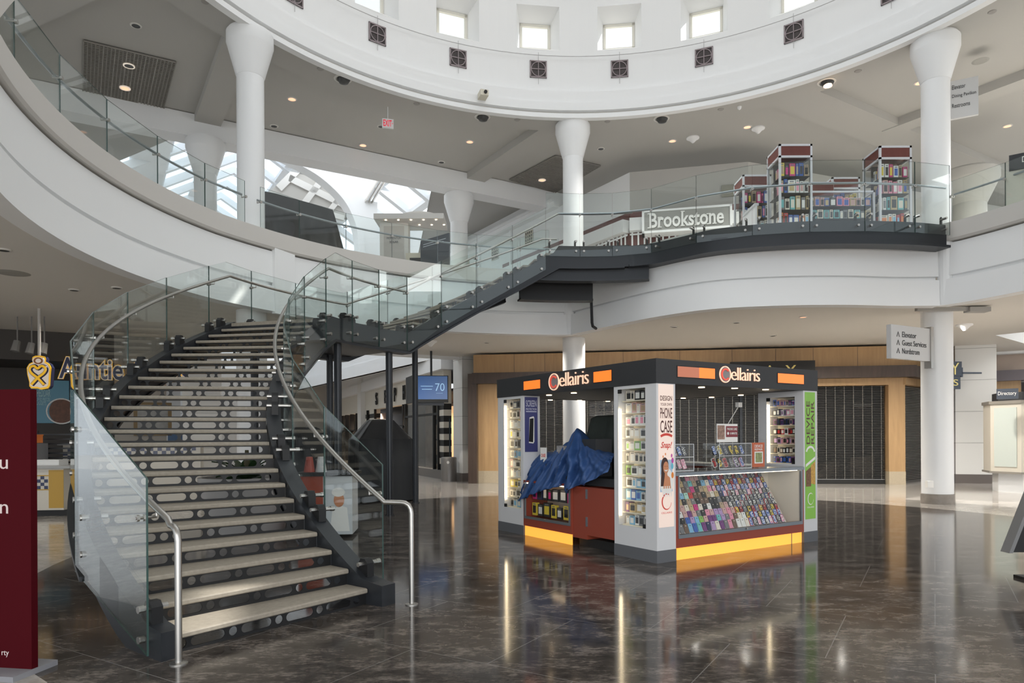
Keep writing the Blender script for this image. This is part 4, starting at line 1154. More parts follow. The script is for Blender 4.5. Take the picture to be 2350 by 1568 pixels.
mb = MB(); kbox(mb, u0, u1, .0, .64, 1.086, 1.094); mb.build('counter_glass', SHOPG, ctr)
for a, b, v in ((u0+.06, (u0+u1)/2+.03, .012), ((u0+u1)/2-.03, u1-.07, .004)):
    mb = MB(); kbox(mb, a, b, v, v+.004, .315, 1.045); mb.build('sliding_glass', CLEAR, ctr)
mb = MB(); kbox(mb, u0+.08, u1-.1, .032, .045, 1.034, 1.042); mb.build('light_strip', mat('warm_led_soft', (1, .9, .7), .4, emit=(1, .85, .62), es=4), ctr)
mb = MB(); kbox(mb, u1-.055, u1-.041, .03, .6, .27, 1.045); kbox(mb, u0+.04, u1-.04, .56, .60, .27, 1.045); mb.build('interior', mat('case_interior', (.78, .70, .58), .6), ctr)
mb = MB(); mb.cyl(K((u0+u1)/2+.02, -.02, .30), K((u0+u1)/2+.02, -.03, .30), .012, 10); mb.build('lock', STEEL, ctr)
# slanted board
BA = K(u0+.05, .07, .31); up = (K(0, .50, 1.0)-K(0, .07, .31)).normalized(); FB = Fr(BA, KE1, up)
mb = MB(); mb.fbox(FB, 0, u1-u0-.35, 0, .81, -.02, 0); mb.build('slanted_board', mat('board_white', (.7, .64, .56), .6), ctr)

# --- phone cases
def case_mesh():
    mb = MB(); w, h, r, th = .035, .069, .010, .010
    pts = []
    for cx, cy_, a in ((w-r, h-r, 0), (-w+r, h-r, PI/2), (-w+r, -h+r, PI), (w-r, -h+r, 3*PI/2)):
        for k in range(4): pts.append((cx+r*math.cos(a+PI/2*k/3), cy_+r*math.sin(a+PI/2*k/3)))
    mb.prism([V((x, y, 0)) for x, y in pts], V((0, 0, th)), mi=0)
    mb.prism([V((x*.86, y*.90, th)) for x, y in pts], V((0, 0, .0008)), mi=1)
    mb.prism([V((-.0+.008*math.cos(2*PI*k/10), .040+.008*math.sin(2*PI*k/10), th+.0008)) for k in range(10)], V((0, 0, .0008)), mi=2)
    o = mb.build('phone_case', [KGREY, KGREY, KGREY], loc=(0, 0, 0)); me = o.data; bpy.data.objects.remove(o); return me
CM = case_mesh()
def frm(fr):
    x, y, z = fr.r, fr.u, fr.n
    return Matrix(((x.x, y.x, z.x), (x.y, y.y, z.y), (x.z, y.z, z.z))).to_4x4()
PAL = {'black': (.02, .02, .022), 'grey': (.18, .18, .19), 'gold': (.55, .42, .22), 'rose': (.62, .38, .36), 'pink': (.80, .30, .42), 'magenta': (.62, .03, .22), 'purple': (.17, .04, .20),
       'teal': (.16, .50, .52), 'mint': (.45, .75, .65), 'sky-blue': (.22, .48, .70), 'cream': (.78, .72, .62), 'red': (.55, .03, .03), 'tan': (.45, .33, .22), 'white': (.82, .82, .80),
       'brown': (.15, .09, .06), 'blue': (.04, .12, .45), 'navy': (.02, .03, .09), 'yellow': (.75, .58, .06), 'green': (.25, .5, .10), 'lilac': (.45, .30, .55), 'orange': (.72, .22, .05)}
def pm(c): return mat('plastic_'+c.replace(' ', '_'), PAL[c], .35)
def patmat(name, a, b, scale=60):
    if name in MATS: return MATS[name]
    m = bpy.data.materials.new(name); m.use_nodes = True; nt = m.node_tree; bs = nt.nodes['Principled BSDF']; bs.inputs['Roughness'].default_value = .35
    tc = nt.nodes.new('ShaderNodeTexCoord'); oi = nt.nodes.new('ShaderNodeObjectInfo'); ad = nt.nodes.new('ShaderNodeVectorMath'); ad.operation = 'ADD'
    sc = nt.nodes.new('ShaderNodeMath'); sc.operation = 'MULTIPLY'; sc.inputs[1].default_value = 7.0
    n = nt.nodes.new('ShaderNodeTexNoise'); n.inputs['Scale'].default_value = scale; n.inputs['Detail'].default_value = 3
    cr_ = nt.nodes.new('ShaderNodeValToRGB'); cr_.color_ramp.elements[0].position = .50; cr_.color_ramp.elements[1].position = .55
    cr_.color_ramp.elements[0].color = (*a, 1); cr_.color_ramp.elements[1].color = (*b, 1)
    nt.links.new(oi.outputs['Random'], sc.inputs[0]); nt.links.new(tc.outputs['Object'], ad.inputs[0]); nt.links.new(sc.outputs[0], ad.inputs[1])
    nt.links.new(ad.outputs[0], n.inputs['Vector']); nt.links.new(n.outputs['Fac'], cr_.inputs[0]); nt.links.new(cr_.outputs[0], bs.inputs['Base Color'])
    MATS[name] = m; return m
PRINTS = [('monochrome print', patmat('print_bw', (.02, .02, .02), (.8, .8, .78))), ('red-black print', patmat('print_rb', (.5, .03, .03), (.02, .02, .02))),
          ('blue-white print', patmat('print_blw', (.03, .1, .4), (.7, .74, .8))), ('pink floral print', patmat('print_pink', (.7, .25, .38), (.85, .78, .75))),
          ('yellow-black print', patmat('print_yb', (.75, .55, .05), (.02, .02, .02))), ('grey camouflage print', patmat('print_gr', (.1, .1, .1), (.35, .35, .36)))]
def put(name, me, M, mats, label, cat, group, parent=None):
    o = bpy.data.objects.new(name, me); COL.objects.link(o)
    if parent: o.parent = parent
    o.matrix_local = M
    for i, m in enumerate(mats):
        o.material_slots[i].link = 'OBJECT'; o.material_slots[i].material = m
    if label: tag(o, label, cat, group)
    return o
ROWC = [
 ['black', 'grey', 'brown', 'sky-blue', 'blue', 'teal', 'purple', 'navy', 'lilac', 'cream', 'purple', 'grey', 'pink', 'brown', 'white', 'white', 'cream'],
 ['grey', 'black', 'black', 'blue', 'lilac', 'sky-blue', 'green', 'rose', 'purple', 'purple', 'teal', 'lilac', 'grey', 'pink', 'brown', 'cream', 'white'],
 ['rose', 'rose', 'white', 'rose', 'purple', 'rose', 'grey', 'black', 'pink', 'rose', 'lilac', 'lilac', 'rose', 'pink', 'rose'],
 ['rose', 'white', 'rose', 'rose', 'cream', 'gold', 'magenta', 'cream', 'black', 'white', 'black', 'black', 'tan', 'rose'],
 ['black', 'rose', 'black', 'gold', 'black', 'tan', 'grey', 'black', 'brown', 'brown', 'black', 'black', 'grey', 'black'],
 ['mint', 'purple', 'purple', 'rose', 'sky-blue', 'mint', 'red', 'brown', 'brown', 'black', 'tan', 'cream', 'gold', 'navy'],
 ['rose', 'grey', 'rose', 'black', 'white', 'brown', 'grey', 'magenta', 'black', 'tan', 'gold', 'pink'],
 ['grey', 'teal', 'orange', 'black', 'pink', 'gold', 'grey', 'teal', 'tan', 'black', 'sky-blue', 'cream'],
 ['gold', 'white', 'tan', 'tan', 'tan', 'rose', 'black', 'pink', 'rose', 'rose', 'grey', 'black'],
]
NR, NCc = 9, 26
pitch = (u1-u0-.40)/NCc
for r in range(NR):
    for c in range(NCc):
        if c < len(ROWC[r]): cn = ROWC[r][c]; m1 = pm(cn); m2 = m1; desc = cn; dot = pm('black') if cn not in ('black', 'brown', 'navy', 'grey') else pm('cream')
        else:
            pn, pmx = PRINTS[(0, 0, 1, 2, 5, 0, 4, 3, 0, 5, 2)[(c*7+r*3+c//3) % 11]]; rim = ['black', 'red', 'blue', 'black', 'black', 'navy'][(c*5+r*2) % 6]; m1 = pm(rim); m2 = pmx; desc = rim+'-rimmed '+pn; dot = pm('white')
        fr = FB.sub(.06+pitch*c+random.uniform(-.004, .004), .060+.0865*r, .006+.0)
        M = Matrix.Translation(fr.o) @ frm(fr) @ Matrix.Rotation(R_(10), 4, 'X') @ Matrix.Rotation(random.uniform(-.02, .02), 4, 'Z') @ Matrix.Diagonal((1.0, .86, 1, 1))
        put('phone_case', CM, M, (m1, m2, dot), '%s phone case, %s from left, %s row up of slanted display' % (desc, ORD[c+1], ORD[r+1]), 'phone case', 'phone cases in the slanted counter display')

# --- boxed goods on the lit shelves
def unit_box():
    mb = MB(); mb.box((-.5, -.5, 0), (.5, .5, 1), 0); mb.box((-.36, -.505, .18), (.36, -.5, .78), 1); mb.box((-.3, -.505, .84), (.3, -.5, .92), 2)
    o = mb.build('b', [KGREY]*3, loc=(0, 0, 0)); me = o.data; bpy.data.objects.remove(o); return me
UB = unit_box()
def goods(name, cat, group, fr_origin, right, width, zs, hmax, depth, nper, palette, where, gap=.006, seed=1, fill=1.0, dy=0.0):
    """boxes standing on shelves; right is the direction along the shelf, they face out along n"""
    rnd = random.Random(seed)
    for si, z in enumerate(zs):
        n = nper; ws = [rnd.uniform(.6, 1.4) for _ in range(n)]; tw = sum(ws); ws = [q*width/tw for q in ws]; acc = 0
        for k in range(n):
            w = ws[k]; xc = acc+w/2; acc += w
            pal = palette[si % len(palette)] if isinstance(palette[0], (list, tuple)) else palette
            cn = pal[rnd.randrange(len(pal))]; ln = pal[rnd.randrange(len(pal))]
            if ln == cn: ln = 'black' if cn != 'black' else 'white'
            h = hmax*rnd.uniform(.74, .97)
            fr = Fr(fr_origin, right)
            p = fr.pt(xc, 0, 0)+V((0, 0, z-fr_origin.z+.001))
            M = Matrix.Translation(p) @ Matrix(((fr.r.x, -fr.n.x, 0), (fr.r.y, -fr.n.y, 0), (0, 0, 1))).to_4x4() @ Matrix.Diagonal((w-gap, depth*rnd.uniform(.7, 1), h, 1))
            put(name, UB, M, (pm(cn), pm(ln), pm('grey')), '%s %s, %s front, %s from left, %s shelf up, %s' % (cn, name.replace('_', ' '), ln, ORD[k+1], ORD[si+1], where), cat, group)
SH1 = [['cream', 'grey', 'sky-blue', 'white', 'white'], ['rose', 'white', 'purple', 'gold', 'cream'], ['sky-blue', 'blue', 'white', 'sky-blue'], ['sky-blue', 'sky-blue', 'white'], ['white', 'cream', 'white', 'green'], ['white', 'cream', 'cream'], ['white', 'white', 'green', 'cream'], ['green', 'white', 'cream'], ['pink', 'white', 'white'], ['tan', 'cream', 'white', 'rose'], ['black', 'white', 'black', 'cream']]
u0c, u1c, ca, cb, zs, hh = CABS[0]
goods('accessory_box', 'box', 'boxed accessories in the lit near pillar', K(.12, cb-.01, 0), -KE2, cb-ca-.02, zs, hh-.02, .10, 5, SH1, 'lit near pillar', seed=3)
u0c, u1c, ca, cb, zs, hh = CABS[1]
goods('accessory_box', 'box', 'boxed accessories in the lit far left pillar', K(.12, cb-.01, 0), -KE2, cb-ca-.02, zs, hh-.02, .10, 4, [['sky-blue', 'cream', 'grey'], ['cream', 'white', 'grey'], ['yellow', 'cream', 'white'], ['cream', 'grey', 'white', 'cream'], ['white', 'cream', 'rose']], 'lit far left pillar', seed=5)
u0c, u1c, ca, cb, zs, hh = CABS[2]
goods('cased_phone_cover', 'phone case', 'phone covers in the lit inner pillar', K(UF-PW+.12, cb-.01, 0), -KE2, cb-ca-.02, zs, hh-.035, .10, 8, [['blue', 'purple', 'rose', 'black'], ['brown', 'cream', 'black'], ['pink', 'black', 'rose', 'lilac'], ['black', 'red', 'white'], ['black', 'purple', 'navy', 'rose'], ['pink', 'purple', 'black', 'white']], 'lit right pillar', seed=8)

# posters
PAPER = mat('poster_blush', (.86, .70, .62), .5, emit=(1, .78, .66), es=.22)
TXT = mat('poster_dark_brown', (.10, .035, .03), .5); RDI = mat('poster_red', (.70, .07, .05), .5); SKIN = mat('printed_skin', (.62, .26, .13), .5); HAIRP = mat('printed_dark_hair', (.05, .02, .015), .5)
WHT = mat('printed_white', (.88, .86, .82), .5); CY = mat('printed_cyan', (.15, .5, .65), .5); MG = mat('printed_magenta', (.55, .08, .4), .5); OR = mat('printed_orange', (.8, .25, .04), .5)
def crescent(mb, fr, a, b, r):
    ringarc(mb, fr, a, b, r*.80, r, .9, 2*PI-.15, .002, .001, 28, sx=.82, taper=lambda t: .25+.75*math.sin(PI*min(1, t*1.1+.05)))
po = tag(MB().fbox(KF, .035, .285, .43, 2.17, .0, .006).build('poster', PAPER), 'tall blush poster reading design your own phone case on the near pillar', 'poster', 'kiosk posters')
pf = KF.sub(.16, 0, .006)
mb = MB()
text_mb(mb, pf.sub(0, 2.00), 'DESIGN', .20, .06, .001, bold=.01); text_mb(mb, pf.sub(0, 1.925), 'YOUR OWN', .19, .035, .001); text_mb(mb, pf.sub(0, 1.82), 'PHONE', .20, .13, .001, bold=.01); text_mb(mb, pf.sub(0, 1.655), 'CASE', .20, .15, .001, bold=.01)
mb.build('lettering', TXT, po)
mb = MB(); ringarc(mb, pf, 0, 1.36, .185, .215, PI/2-.5, PI/2+.5, .001, .001, 12); text_mb(mb, pf.sub(0, 1.42), 'Snap!', .19, .10, .001, shear=.4, bold=.02); crescent(mb, pf, .0, .74, .105); text_mb(mb, pf.sub(0, .605), 'CELLAIRIS', .18, .022, .001); mb.build('red_print', RDI, po)
mb = MB(); disc(mb, pf, 0, .985, .115, .165, .0008, .001, 24); mb.build('phone_print', WHT, po)
mb = MB(); mb.prism([pf.pt(-.11, .86, .0005), pf.pt(.10, .86, .0005), pf.pt(.10, 1.25, .0005), pf.pt(-.11, 1.25, .0005)], pf.n*.0008); mb.build('sky_print', mat('printed_sky', (.45, .6, .75), .5), po)
mb = MB(); disc(mb, pf, -.03, 1.18, .062, .10, .0016, .001, 20); mb.prism([pf.pt(-.10, .93, .0016), pf.pt(-.035, .93, .0016), pf.pt(-.02, 1.2, .0016), pf.pt(-.085, 1.2, .0016)], pf.n*.0008); mb.build('hair_print', HAIRP, po)
mb = MB(); disc(mb, pf, -.012, 1.155, .045, .075, .0028, .001, 20); mb.prism([pf.pt(-.06, .90, .0026), pf.pt(.07, .90, .0026), pf.pt(.055, 1.03, .0026), pf.pt(.012, 1.06, .0026), pf.pt(.005, 1.11, .0026), pf.pt(-.03, 1.11, .0026), pf.pt(-.035, 1.05, .0026)], pf.n*.0008); mb.build('face_print', SKIN, po)
mb = MB(); ringarc(mb, pf, -.012, 1.14, .018, .030, PI+.5, 2*PI-.5, .004, .001, 8)
for k in range(5): mb.fbox(pf, -.07+.035*k, -.055+.035*k, .80, .93, .0028, .0036)
mb.build('smile_print', WHT, po)
mb = MB()
for s in (-1, 1): disc(mb, pf, -.012+s*.018, 1.172, .006, .0035, .004, .001, 8)
mb.build('eye_print', HAIRP, po)
for m, a, b, r in ((MG, .10, 1.24, .028), (CY, .095, 1.17, .03), (OR, .098, 1.06, .03), (OR, -.06, 1.29, .012), (OR, -.02, 1.32, .012), (MG, .085, 1.30, .018)):
    mb = MB(); disc(mb, pf, a, b, r*.7, r*1.3, .0035, .0008, 9); mb.build('paint_splash', m, po)
# screen protection poster on the far left pillar's inner flank
sf = Fr(K(0, VF-.75-.004), KE1)
po = tag(MB().fbox(sf, .03, .27, 1.30, 2.16, 0, .006).build('poster', mat('poster_indigo', (.06, .065, .20), .45)), 'indigo poster reading screen protection with a phone on the far left pillar', 'poster', 'kiosk posters')
pf = sf.sub(.15, 0, .006); mb = MB(); text_mb(mb, pf.sub(0, 2.06), 'SCREEN', .2, .10, .001, bold=.01); text_mb(mb, pf.sub(0, 1.97), 'PROTECTION', .2, .035, .001, bold=.01); mb.fbox(pf, -.1, .1, 1.925, 1.94, 0, .001)
mb.build('lettering', mat('poster_pale', (.55, .56, .68), .5), po)
mb = MB(); mb.prism([pf.pt(-.05, 1.44, .001), pf.pt(.035, 1.43, .001), pf.pt(.055, 1.46, .001), pf.pt(.055, 1.84, .001), pf.pt(.04, 1.86, .001), pf.pt(-.035, 1.84, .001)], pf.n*.001); mb.build('phone_print', WHT, po)
mb = MB(); mb.prism([pf.pt(-.05, 1.46, .0022), pf.pt(.03, 1.45, .0022), pf.pt(.042, 1.83, .0022), pf.pt(-.03, 1.82, .0022)], pf.n*.001); mb.build('screen_print', BLACK, po)
# green poster on the right pillar
po = tag(MB().fbox(KF, UF-PW+.035, UF-.05, .33, 2.16, .0, .006).build('poster', mat('poster_green', (.20, .42, .06), .5, emit=(.3, .6, .1), es=.12)), 'tall green poster reading device repair on the right pillar', 'poster', 'kiosk posters')
pf = KF.sub(UF-PW/2-.008, 0, .006)
mb = MB(); text_mb(mb, pf.sub(-.05, 1.72), 'DEVICE', .62, .085, .001, bold=.01, vertical=True); text_mb(mb, pf.sub(.055, 1.72), 'REPAIR', .62, .075, .001, bold=.01, vertical=True); mb.build('lettering', TXT, po)
mb = MB(); ringarc(mb, pf, 0, 1.27, .085, .115, .3, PI-.3, .001, .001, 12); mb.prism([pf.pt(-.11, 1.08, .001), pf.pt(.11, 1.19, .001), pf.pt(.11, 1.23, .001), pf.pt(-.11, 1.12, .001)], pf.n*.001); crescent(mb, pf, 0, .62, .09); text_mb(mb, pf.sub(0, .50), 'CELLAIRIS', .16, .02, .001); mb.build('white_print', WHT, po)
mb = MB(); mb.prism([pf.pt(-.11, .80, .001), pf.pt(.01, .80, .001), pf.pt(.01, 1.08, .001), pf.pt(-.11, 1.02, .001)], pf.n*.001); mb.build('brown_print', mat('printed_brown', (.2, .1, .05), .6, noise=.8, nscale=40), po)
mb = MB(); mb.prism([pf.pt(.01, .84, .001), pf.pt(.11, .82, .001), pf.pt(.11, 1.16, .001), pf.pt(.01, 1.10, .001)], pf.n*.001); mb.build('orange_print', mat('printed_orange2', (.75, .35, .08), .6, noise=.7, nscale=40), po)

# side showcase, red door
va, vb = 1.68, VF-.75
mb = MB(); kbox(mb, .0, .55, va, vb, .155, .27); kbox(mb, 0, .55, va, va+.03, .27, .86); kbox(mb, 0, .55, vb-.03, vb, .27, .86); kbox(mb, .5, .55, va, vb, .27, .86); kbox(mb, 0, .55, va, vb, .83, .86); sc_ = mb.build('side_showcase', KRED, kiosk)
mb = MB(); kbox(mb, .02, .04, va+.03, vb-.01, 0, .155); mb.build('lit_plinth', AMBER, sc_)
mb = MB(); kbox(mb, -.012, .01, va+.03, vb-.03, .27, .31); kbox(mb, -.012, .01, va+.03, va+.06, .31, .83); kbox(mb, -.012, .01, vb-.06, vb-.03, .31, .83); mb.build('metal_edge', METG, sc_)
mb = MB(); kbox(mb, .0, .004, va+.06, vb-.06, .31, .83); mb.build('sliding_glass', CLEAR, sc_)
mb = MB(); kbox(mb, .44, .49, va+.03, vb-.03, .28, .83); mb.build('interior', KCREAM, sc_)
mb = MB(); kbox(mb, .02, .035, va+.06, vb-.06, .81, .825); mb.build('light_strip', LEDW, sc_)
mb = MB(); mb.cyl(K(-.012, (va+vb)/2+.02, .30), K(-.03, (va+vb)/2+.02, .30), .012, 8); mb.build('lock', STEEL, sc_)
goods('accessory_pack', 'box', 'packs hanging in the side showcase', K(.13, vb-.08, 0), -KE2, vb-va-.16, [.32, .57], .22, .06, 7, [['black', 'black', 'grey', 'black', 'yellow'], ['black', 'yellow', 'navy', 'black', 'grey', 'magenta']], 'low side showcase', gap=.03, seed=11)
mb = MB(); kbox(mb, .02, .06, .775, 1.36, .18, .84); dr = mb.build('counter_door', KRED, kiosk)
mb = MB()
for z in (.30, .68): kbox(mb, .005, .02, 1.345, 1.375, z, z+.13)
mb.build('hinge', METG, dr)
mb = MB(); kbox(mb, .02, .5, 1.36, va, .12, .84); mb.build('red_return', KRED, kiosk)
mb = MB(); kbox(mb, .12, .5, .80, 1.66, .0, .12); mb.build('dark_plinth', BLACK, kiosk)
# rear and right counters, low inside shelf
mb = MB(); kbox(mb, UF-.6, UF, PD, VF-.75, .15, 1.05); kbox(mb, PW, UF-PW, VF-.62, VF, .15, 1.05); mb.build('rear_counter', KRED, kiosk)
mb = MB(); kbox(mb, UF-.62, UF, PD, VF-.75, 1.05, 1.09); kbox(mb, PW, UF-PW, VF-.64, VF, 1.05, 1.09); mb.build('rear_counter_top', mat('counter_top_white', (.6, .6, .6), .3), kiosk)

# counter-top things
def acrylic(c_u, c_v, w, d, h, label, n, seed):
    t = thing('acrylic_display', K(c_u, c_v, 1.096), label, 'display case', 'clear displays on the kiosk counters')
    a = MB(); z0 = 1.096
    for q in ((-w/2, w/2, -d/2, -d/2+.004, 0, h), (-w/2, w/2, d/2-.004, d/2, 0, h), (-w/2, -w/2+.004, -d/2, d/2, 0, h), (w/2-.004, w/2, -d/2, d/2, 0, h), (-w/2, w/2, -d/2, d/2, h-.004, h)):
        kbox(a, c_u+q[0], c_u+q[1], c_v+q[2], c_v+q[3], z0+q[4], z0+q[5])
    a.build('box', CLEAR, t)
    e = MB()
    for x in (-w/2, w/2-.006):
        kbox(e, c_u+x, c_u+x+.006, c_v-d/2-.001, c_v-d/2+.005, z0, z0+h)
    for z in (0, h*.5, h-.006): kbox(e, c_u-w/2, c_u+w/2, c_v-d/2-.001, c_v-d/2+.005, z0+z, z0+z+.006)
    e.build('edge', mat('acrylic_edge', (.75, .77, .78), .2), t)
    s = MB(); kbox(s, c_u-w/2+.004, c_u+w/2-.004, c_v-d/2+.004, c_v+d/2-.004, z0+h*.5, z0+h*.5+.004); s.build('shelf', CLEAR, t)
    rnd = random.Random(seed); pal = ['black', 'black', 'white', 'pink', 'grey', 'lilac', 'navy', 'rose']
    for lv in (0, 1):
        for k in range(n):
            x = -w/2+.05+(w-.1)*k/(n-1)
            fr = KF.sub(c_u+x, z0+(h*.5 if lv else 0)+.075, -(c_v))
            M = Matrix.Translation(fr.o) @ frm(fr) @ Matrix.Rotation(R_(-14), 4, 'X') @ Matrix.Rotation(R_(12), 4, 'Z') @ Matrix.Diagonal((.95, .93, 1, 1))
            cn = rnd.choice(pal); put('phone_case', CM, M, (pm(cn), rnd.choice(PRINTS)[1], pm('grey')), '%s-edged phone case, %s from left, %s level of %s acrylic display' % (cn, ORD[k+1], 'upper' if lv else 'lower', 'wide' if w > .5 else 'narrow'), 'phone case', 'phone cases in the clear displays')
acrylic(.62, .28, .36, .28, .34, 'clear acrylic display beside the near pillar, on the front counter', 4, 21)
acrylic(1.63, .30, .66, .28, .34, 'wide clear acrylic display at the middle of the front counter', 6, 22)
mb = MB(); kbox(mb, 1.42, 1.84, .30, .31, 1.45, 1.70); sg = tag(mb.build('counter_sign', WHT), 'small white and maroon sign reading phone case on the wide acrylic display', 'sign')
mb = MB(); kbox(mb, 1.60, 1.835, .296, .30, 1.52, 1.67); mb.build('maroon_panel', mat('maroon', (.25, .04, .05), .5), sg)
pf = KF.sub(1.72, 1.60, -.294); mb = MB(); text_mb(mb, pf.sub(0, .03), 'PHONE CASE', .2, .035, .001, bold=.01); text_mb(mb, pf.sub(.03, -.03), 'IN MINUTES', .14, .03, .001, bold=.01); disc(mb, pf, -.085, -.03, .02, .02); mb.build('lettering', WHT, sg)
mb = MB(); kbox(mb, 1.43, 1.57, .296, .30, 1.49, 1.68); mb.build('photo_print', mat('printed_people', (.35, .22, .17), .6, noise=.9, nscale=30), sg)
t = thing('sign_holder', K(2.12, .18, 1.095), 'orange framed upright sign reading device repair on the front counter', 'sign')
mb = MB(); kbox(mb, 2.00, 2.26, .18, .19, 1.10, 1.44); mb.build('board', mat('sign_orange', (.55, .12, .04), .4), t)
mb = MB(); kbox(mb, 1.99, 2.27, .14, .24, 1.095, 1.10); mb.build('foot', CLEAR, t)
pf = KF.sub(2.13, 1.27, -.178); mb = MB(); text_mb(mb, pf.sub(0, .12), 'DEVICE', .17, .04, .001, bold=.01); text_mb(mb, pf.sub(0, .075), 'REPAIR', .17, .03, .001, bold=.01); mb.fbox(pf, -.09, .09, -.12, .045, 0, .001); mb.build('print', WHT, t)
mb = MB(); mb.fbox(pf, -.07, .07, -.105, .03, .001, .002); mb.build('picture', mat('printed_field', (.30, .33, .15), .6, noise=.9, nscale=35), t)
mb = MB(); mb.tube([K(2.05, .95, 1.10), K(2.2, .85, 1.6), K(2.42, .75, 1.98)], .006, 6); kbox(mb, 2.38, 2.46, .72, .78, 1.96, 2.03)
kbox(mb, 1.98, 2.12, .90, 1.0, 1.09, 1.10); tag(mb.build('camera_arm', WHT), 'thin white tilted arm with a small box head inside the kiosk', 'stand')
t = thing('acrylic_display', K(.22, 2.45, .865), 'small clear display on the side showcase behind the blue tarp', 'display case')
mb = MB(); kbox(mb, .12, .5, 1.95, 2.35, 1.12, 1.46); mb.build('box', CLEAR, t); mb = MB(); kbox(mb, .2, .42, 2.0, 2.3, 1.14, 1.40); mb.build('contents', mat('display_prints', (.35, .33, .33), .5, noise=.8, nscale=25), t); mb = MB(); kbox(mb, .1, .52, 1.9, 2.45, .862, 1.12); mb.build('stand', KDARK, t)
mb = MB(); kbox(mb, .15, .16, 2.50, 2.66, 1.05, 1.37); kbox(mb, .12, .2, 2.5, 2.66, .865, 1.05); cs = tag(mb.build('counter_sign', WHT), 'small white card with red letters beside the far left pillar', 'sign')
mb = MB(); text_mb(mb, Fr(K(.149, 2.58, 1.25), -KE2), 'CASE', .12, .05, .001, bold=.02); mb.build('lettering', RDI, cs)
# plain dark draped chair or machine inside
def drape(name, label, cat, top, m, folds=9, owner=None, amp=.05, seed=1, flare=.12, nseg=72, wr=.0):
    """cloth draped over an object; top: list of (polygon pts in plan, z) rings from the crown down"""
    rnd = random.Random(seed); ph = [rnd.uniform(0, 6) for _ in range(4)]
    rows = []
    cen = sum((V(p) for p in top[0][0]), V((0, 0, 0)))/len(top[0][0])
    def at_(poly, t):
        n = len(poly); L_ = [(poly[(i+1) % n]-poly[i]).length for i in range(n)]; T = sum(L_); s = t*T
        for i in range(n):
            if s <= L_[i]: return poly[i]+(poly[(i+1) % n]-poly[i])*(s/L_[i])
            s -= L_[i]
        return poly[0]
    for ri, (poly, z) in enumerate(top):
        poly = [V(p) for p in poly]; f_ = ri/(len(top)-1); row = []
        c = sum(poly, V((0, 0, 0)))/len(poly)
        for k in range(nseg):
            t = k/nseg; p = at_(poly, t); d = (p-c)
            w = math.sin(folds*2*PI*t+ph[0])*.6+math.sin((folds*1.7)*2*PI*t+ph[1]+f_*2)*.4
            if d.length > 1e-4: p = p+d.normalized()*amp*w*f_
            row.append(V((p.x, p.y, z+wr*math.sin(5*2*PI*t+ph[2])*(1 if ri == len(top)-1 else .3))))
        rows.append(row)
    mb = MB(); mb.grid(rows, closed_v=True)
    b = len(mb.v); mb.v.append(sum(rows[0], V((0, 0, 0)))/nseg)
    for k in range(nseg): mb.f.append([k, (k+1) % nseg, b]); mb.mi.append(0)
    o = mb.build(name, m, owner, True)
    o.data.set_sharp_from_angle(angle=R_(70))
    if not owner: tag(o, label, cat)
    return o
def rect(c, ex, ey, w, d): return [c-ex*w/2-ey*d/2, c+ex*w/2-ey*d/2, c+ex*w/2+ey*d/2, c-ex*w/2+ey*d/2]
GRN = mat('dark_green_cloth', (.035, .045, .04), .8, bump=.3, nscale=6)
c0 = K(1.25, 1.95)
drape('covered_machine', 'dark green-black cloth draped over a machine inside the kiosk', 'cover', [(rect(c0, KE1, KE2, .55, .7), 1.86), (rect(c0, KE1, KE2, .7, .85), 1.82), (rect(c0, KE1, KE2, .85, .95), 1.4), (rect(c0, KE1, KE2, .95, 1.05), .9), (rect(c0, KE1, KE2, 1.0, 1.1), .02)], GRN, 8, amp=.05)
# blue tarp
TARP = mat('blue_tarp', (.032, .085, .235), .55, bump=.5, nscale=5)
def lerp_tab(tab, x):
    for (x0, y0), (x1, y1) in zip(tab[:-1], tab[1:]):
        if x0 <= x <= x1:
            t = (x-x0)/(x1-x0); t = t*t*(3-2*t)*.4+t*.6; return y0+(y1-y0)*t
    return tab[-1][1]
topz = [(.55, 1.28), (1.0, 1.33), (1.25, 1.40), (1.42, 1.49), (1.52, 1.61), (1.58, 1.67), (1.65, 1.60), (1.78, 1.47), (2.0, 1.36), (2.2, 1.30), (2.45, 1.28), (2.62, 1.22), (2.76, 1.08), (2.84, .92)]
botz = [(.55, 1.10), (.78, 1.06), (1.0, .98), (1.2, .88), (1.42, .86), (1.55, .76), (1.62, .74), (1.72, .84), (1.95, .80), (2.2, .74), (2.5, .66), (2.7, .58), (2.84, .54)]
rows = []; rnd = random.Random(4)
NV = 84
for i in range(NV+1):
    v = .72+(2.84-.72)*i/NV
    zt, zb = lerp_tab(topz, v), lerp_tab(botz, v)
    row = []
    for j in range(31):
        t = j/30
        if t < .3:      # back part
            s = t/.3; u = .95-.62*s; z = 1.02+(zt-1.02)*math.sin(s*PI/2)
        else:
            s = (t-.3)/.7; u = .33-.42*(s**.62); z = zt-(zt-zb)*(s**1.25)
            peak = math.exp(-((v-1.58)/.35)**2)
            fold = .030*math.sin(26*(v-1.58)/(0.45+s)+1.3*math.sin(3*v))*min(1, s*2.2)+.022*math.sin(47*v*(1-.25*s)+2)*s
            u += fold*(1.0+1.2*peak)*1.1
            z += .008*math.sin(31*v+5*s)
            u += .05*peak*math.sin(s*9)
        row.append(K(u, v+.80*max(0, min(.5, u+.09))+.06, z))
    rows.append(row)
mb = MB(); mb.grid(rows); tp = mb.build('blue_tarp', TARP, None, True); tp.data.set_sharp_from_angle(angle=R_(80))
sd = tp.modifiers.new('thick', 'SOLIDIFY'); sd.thickness = .004
tag(tp, 'crumpled blue tarp thrown over the side counter of the kiosk', 'tarp')
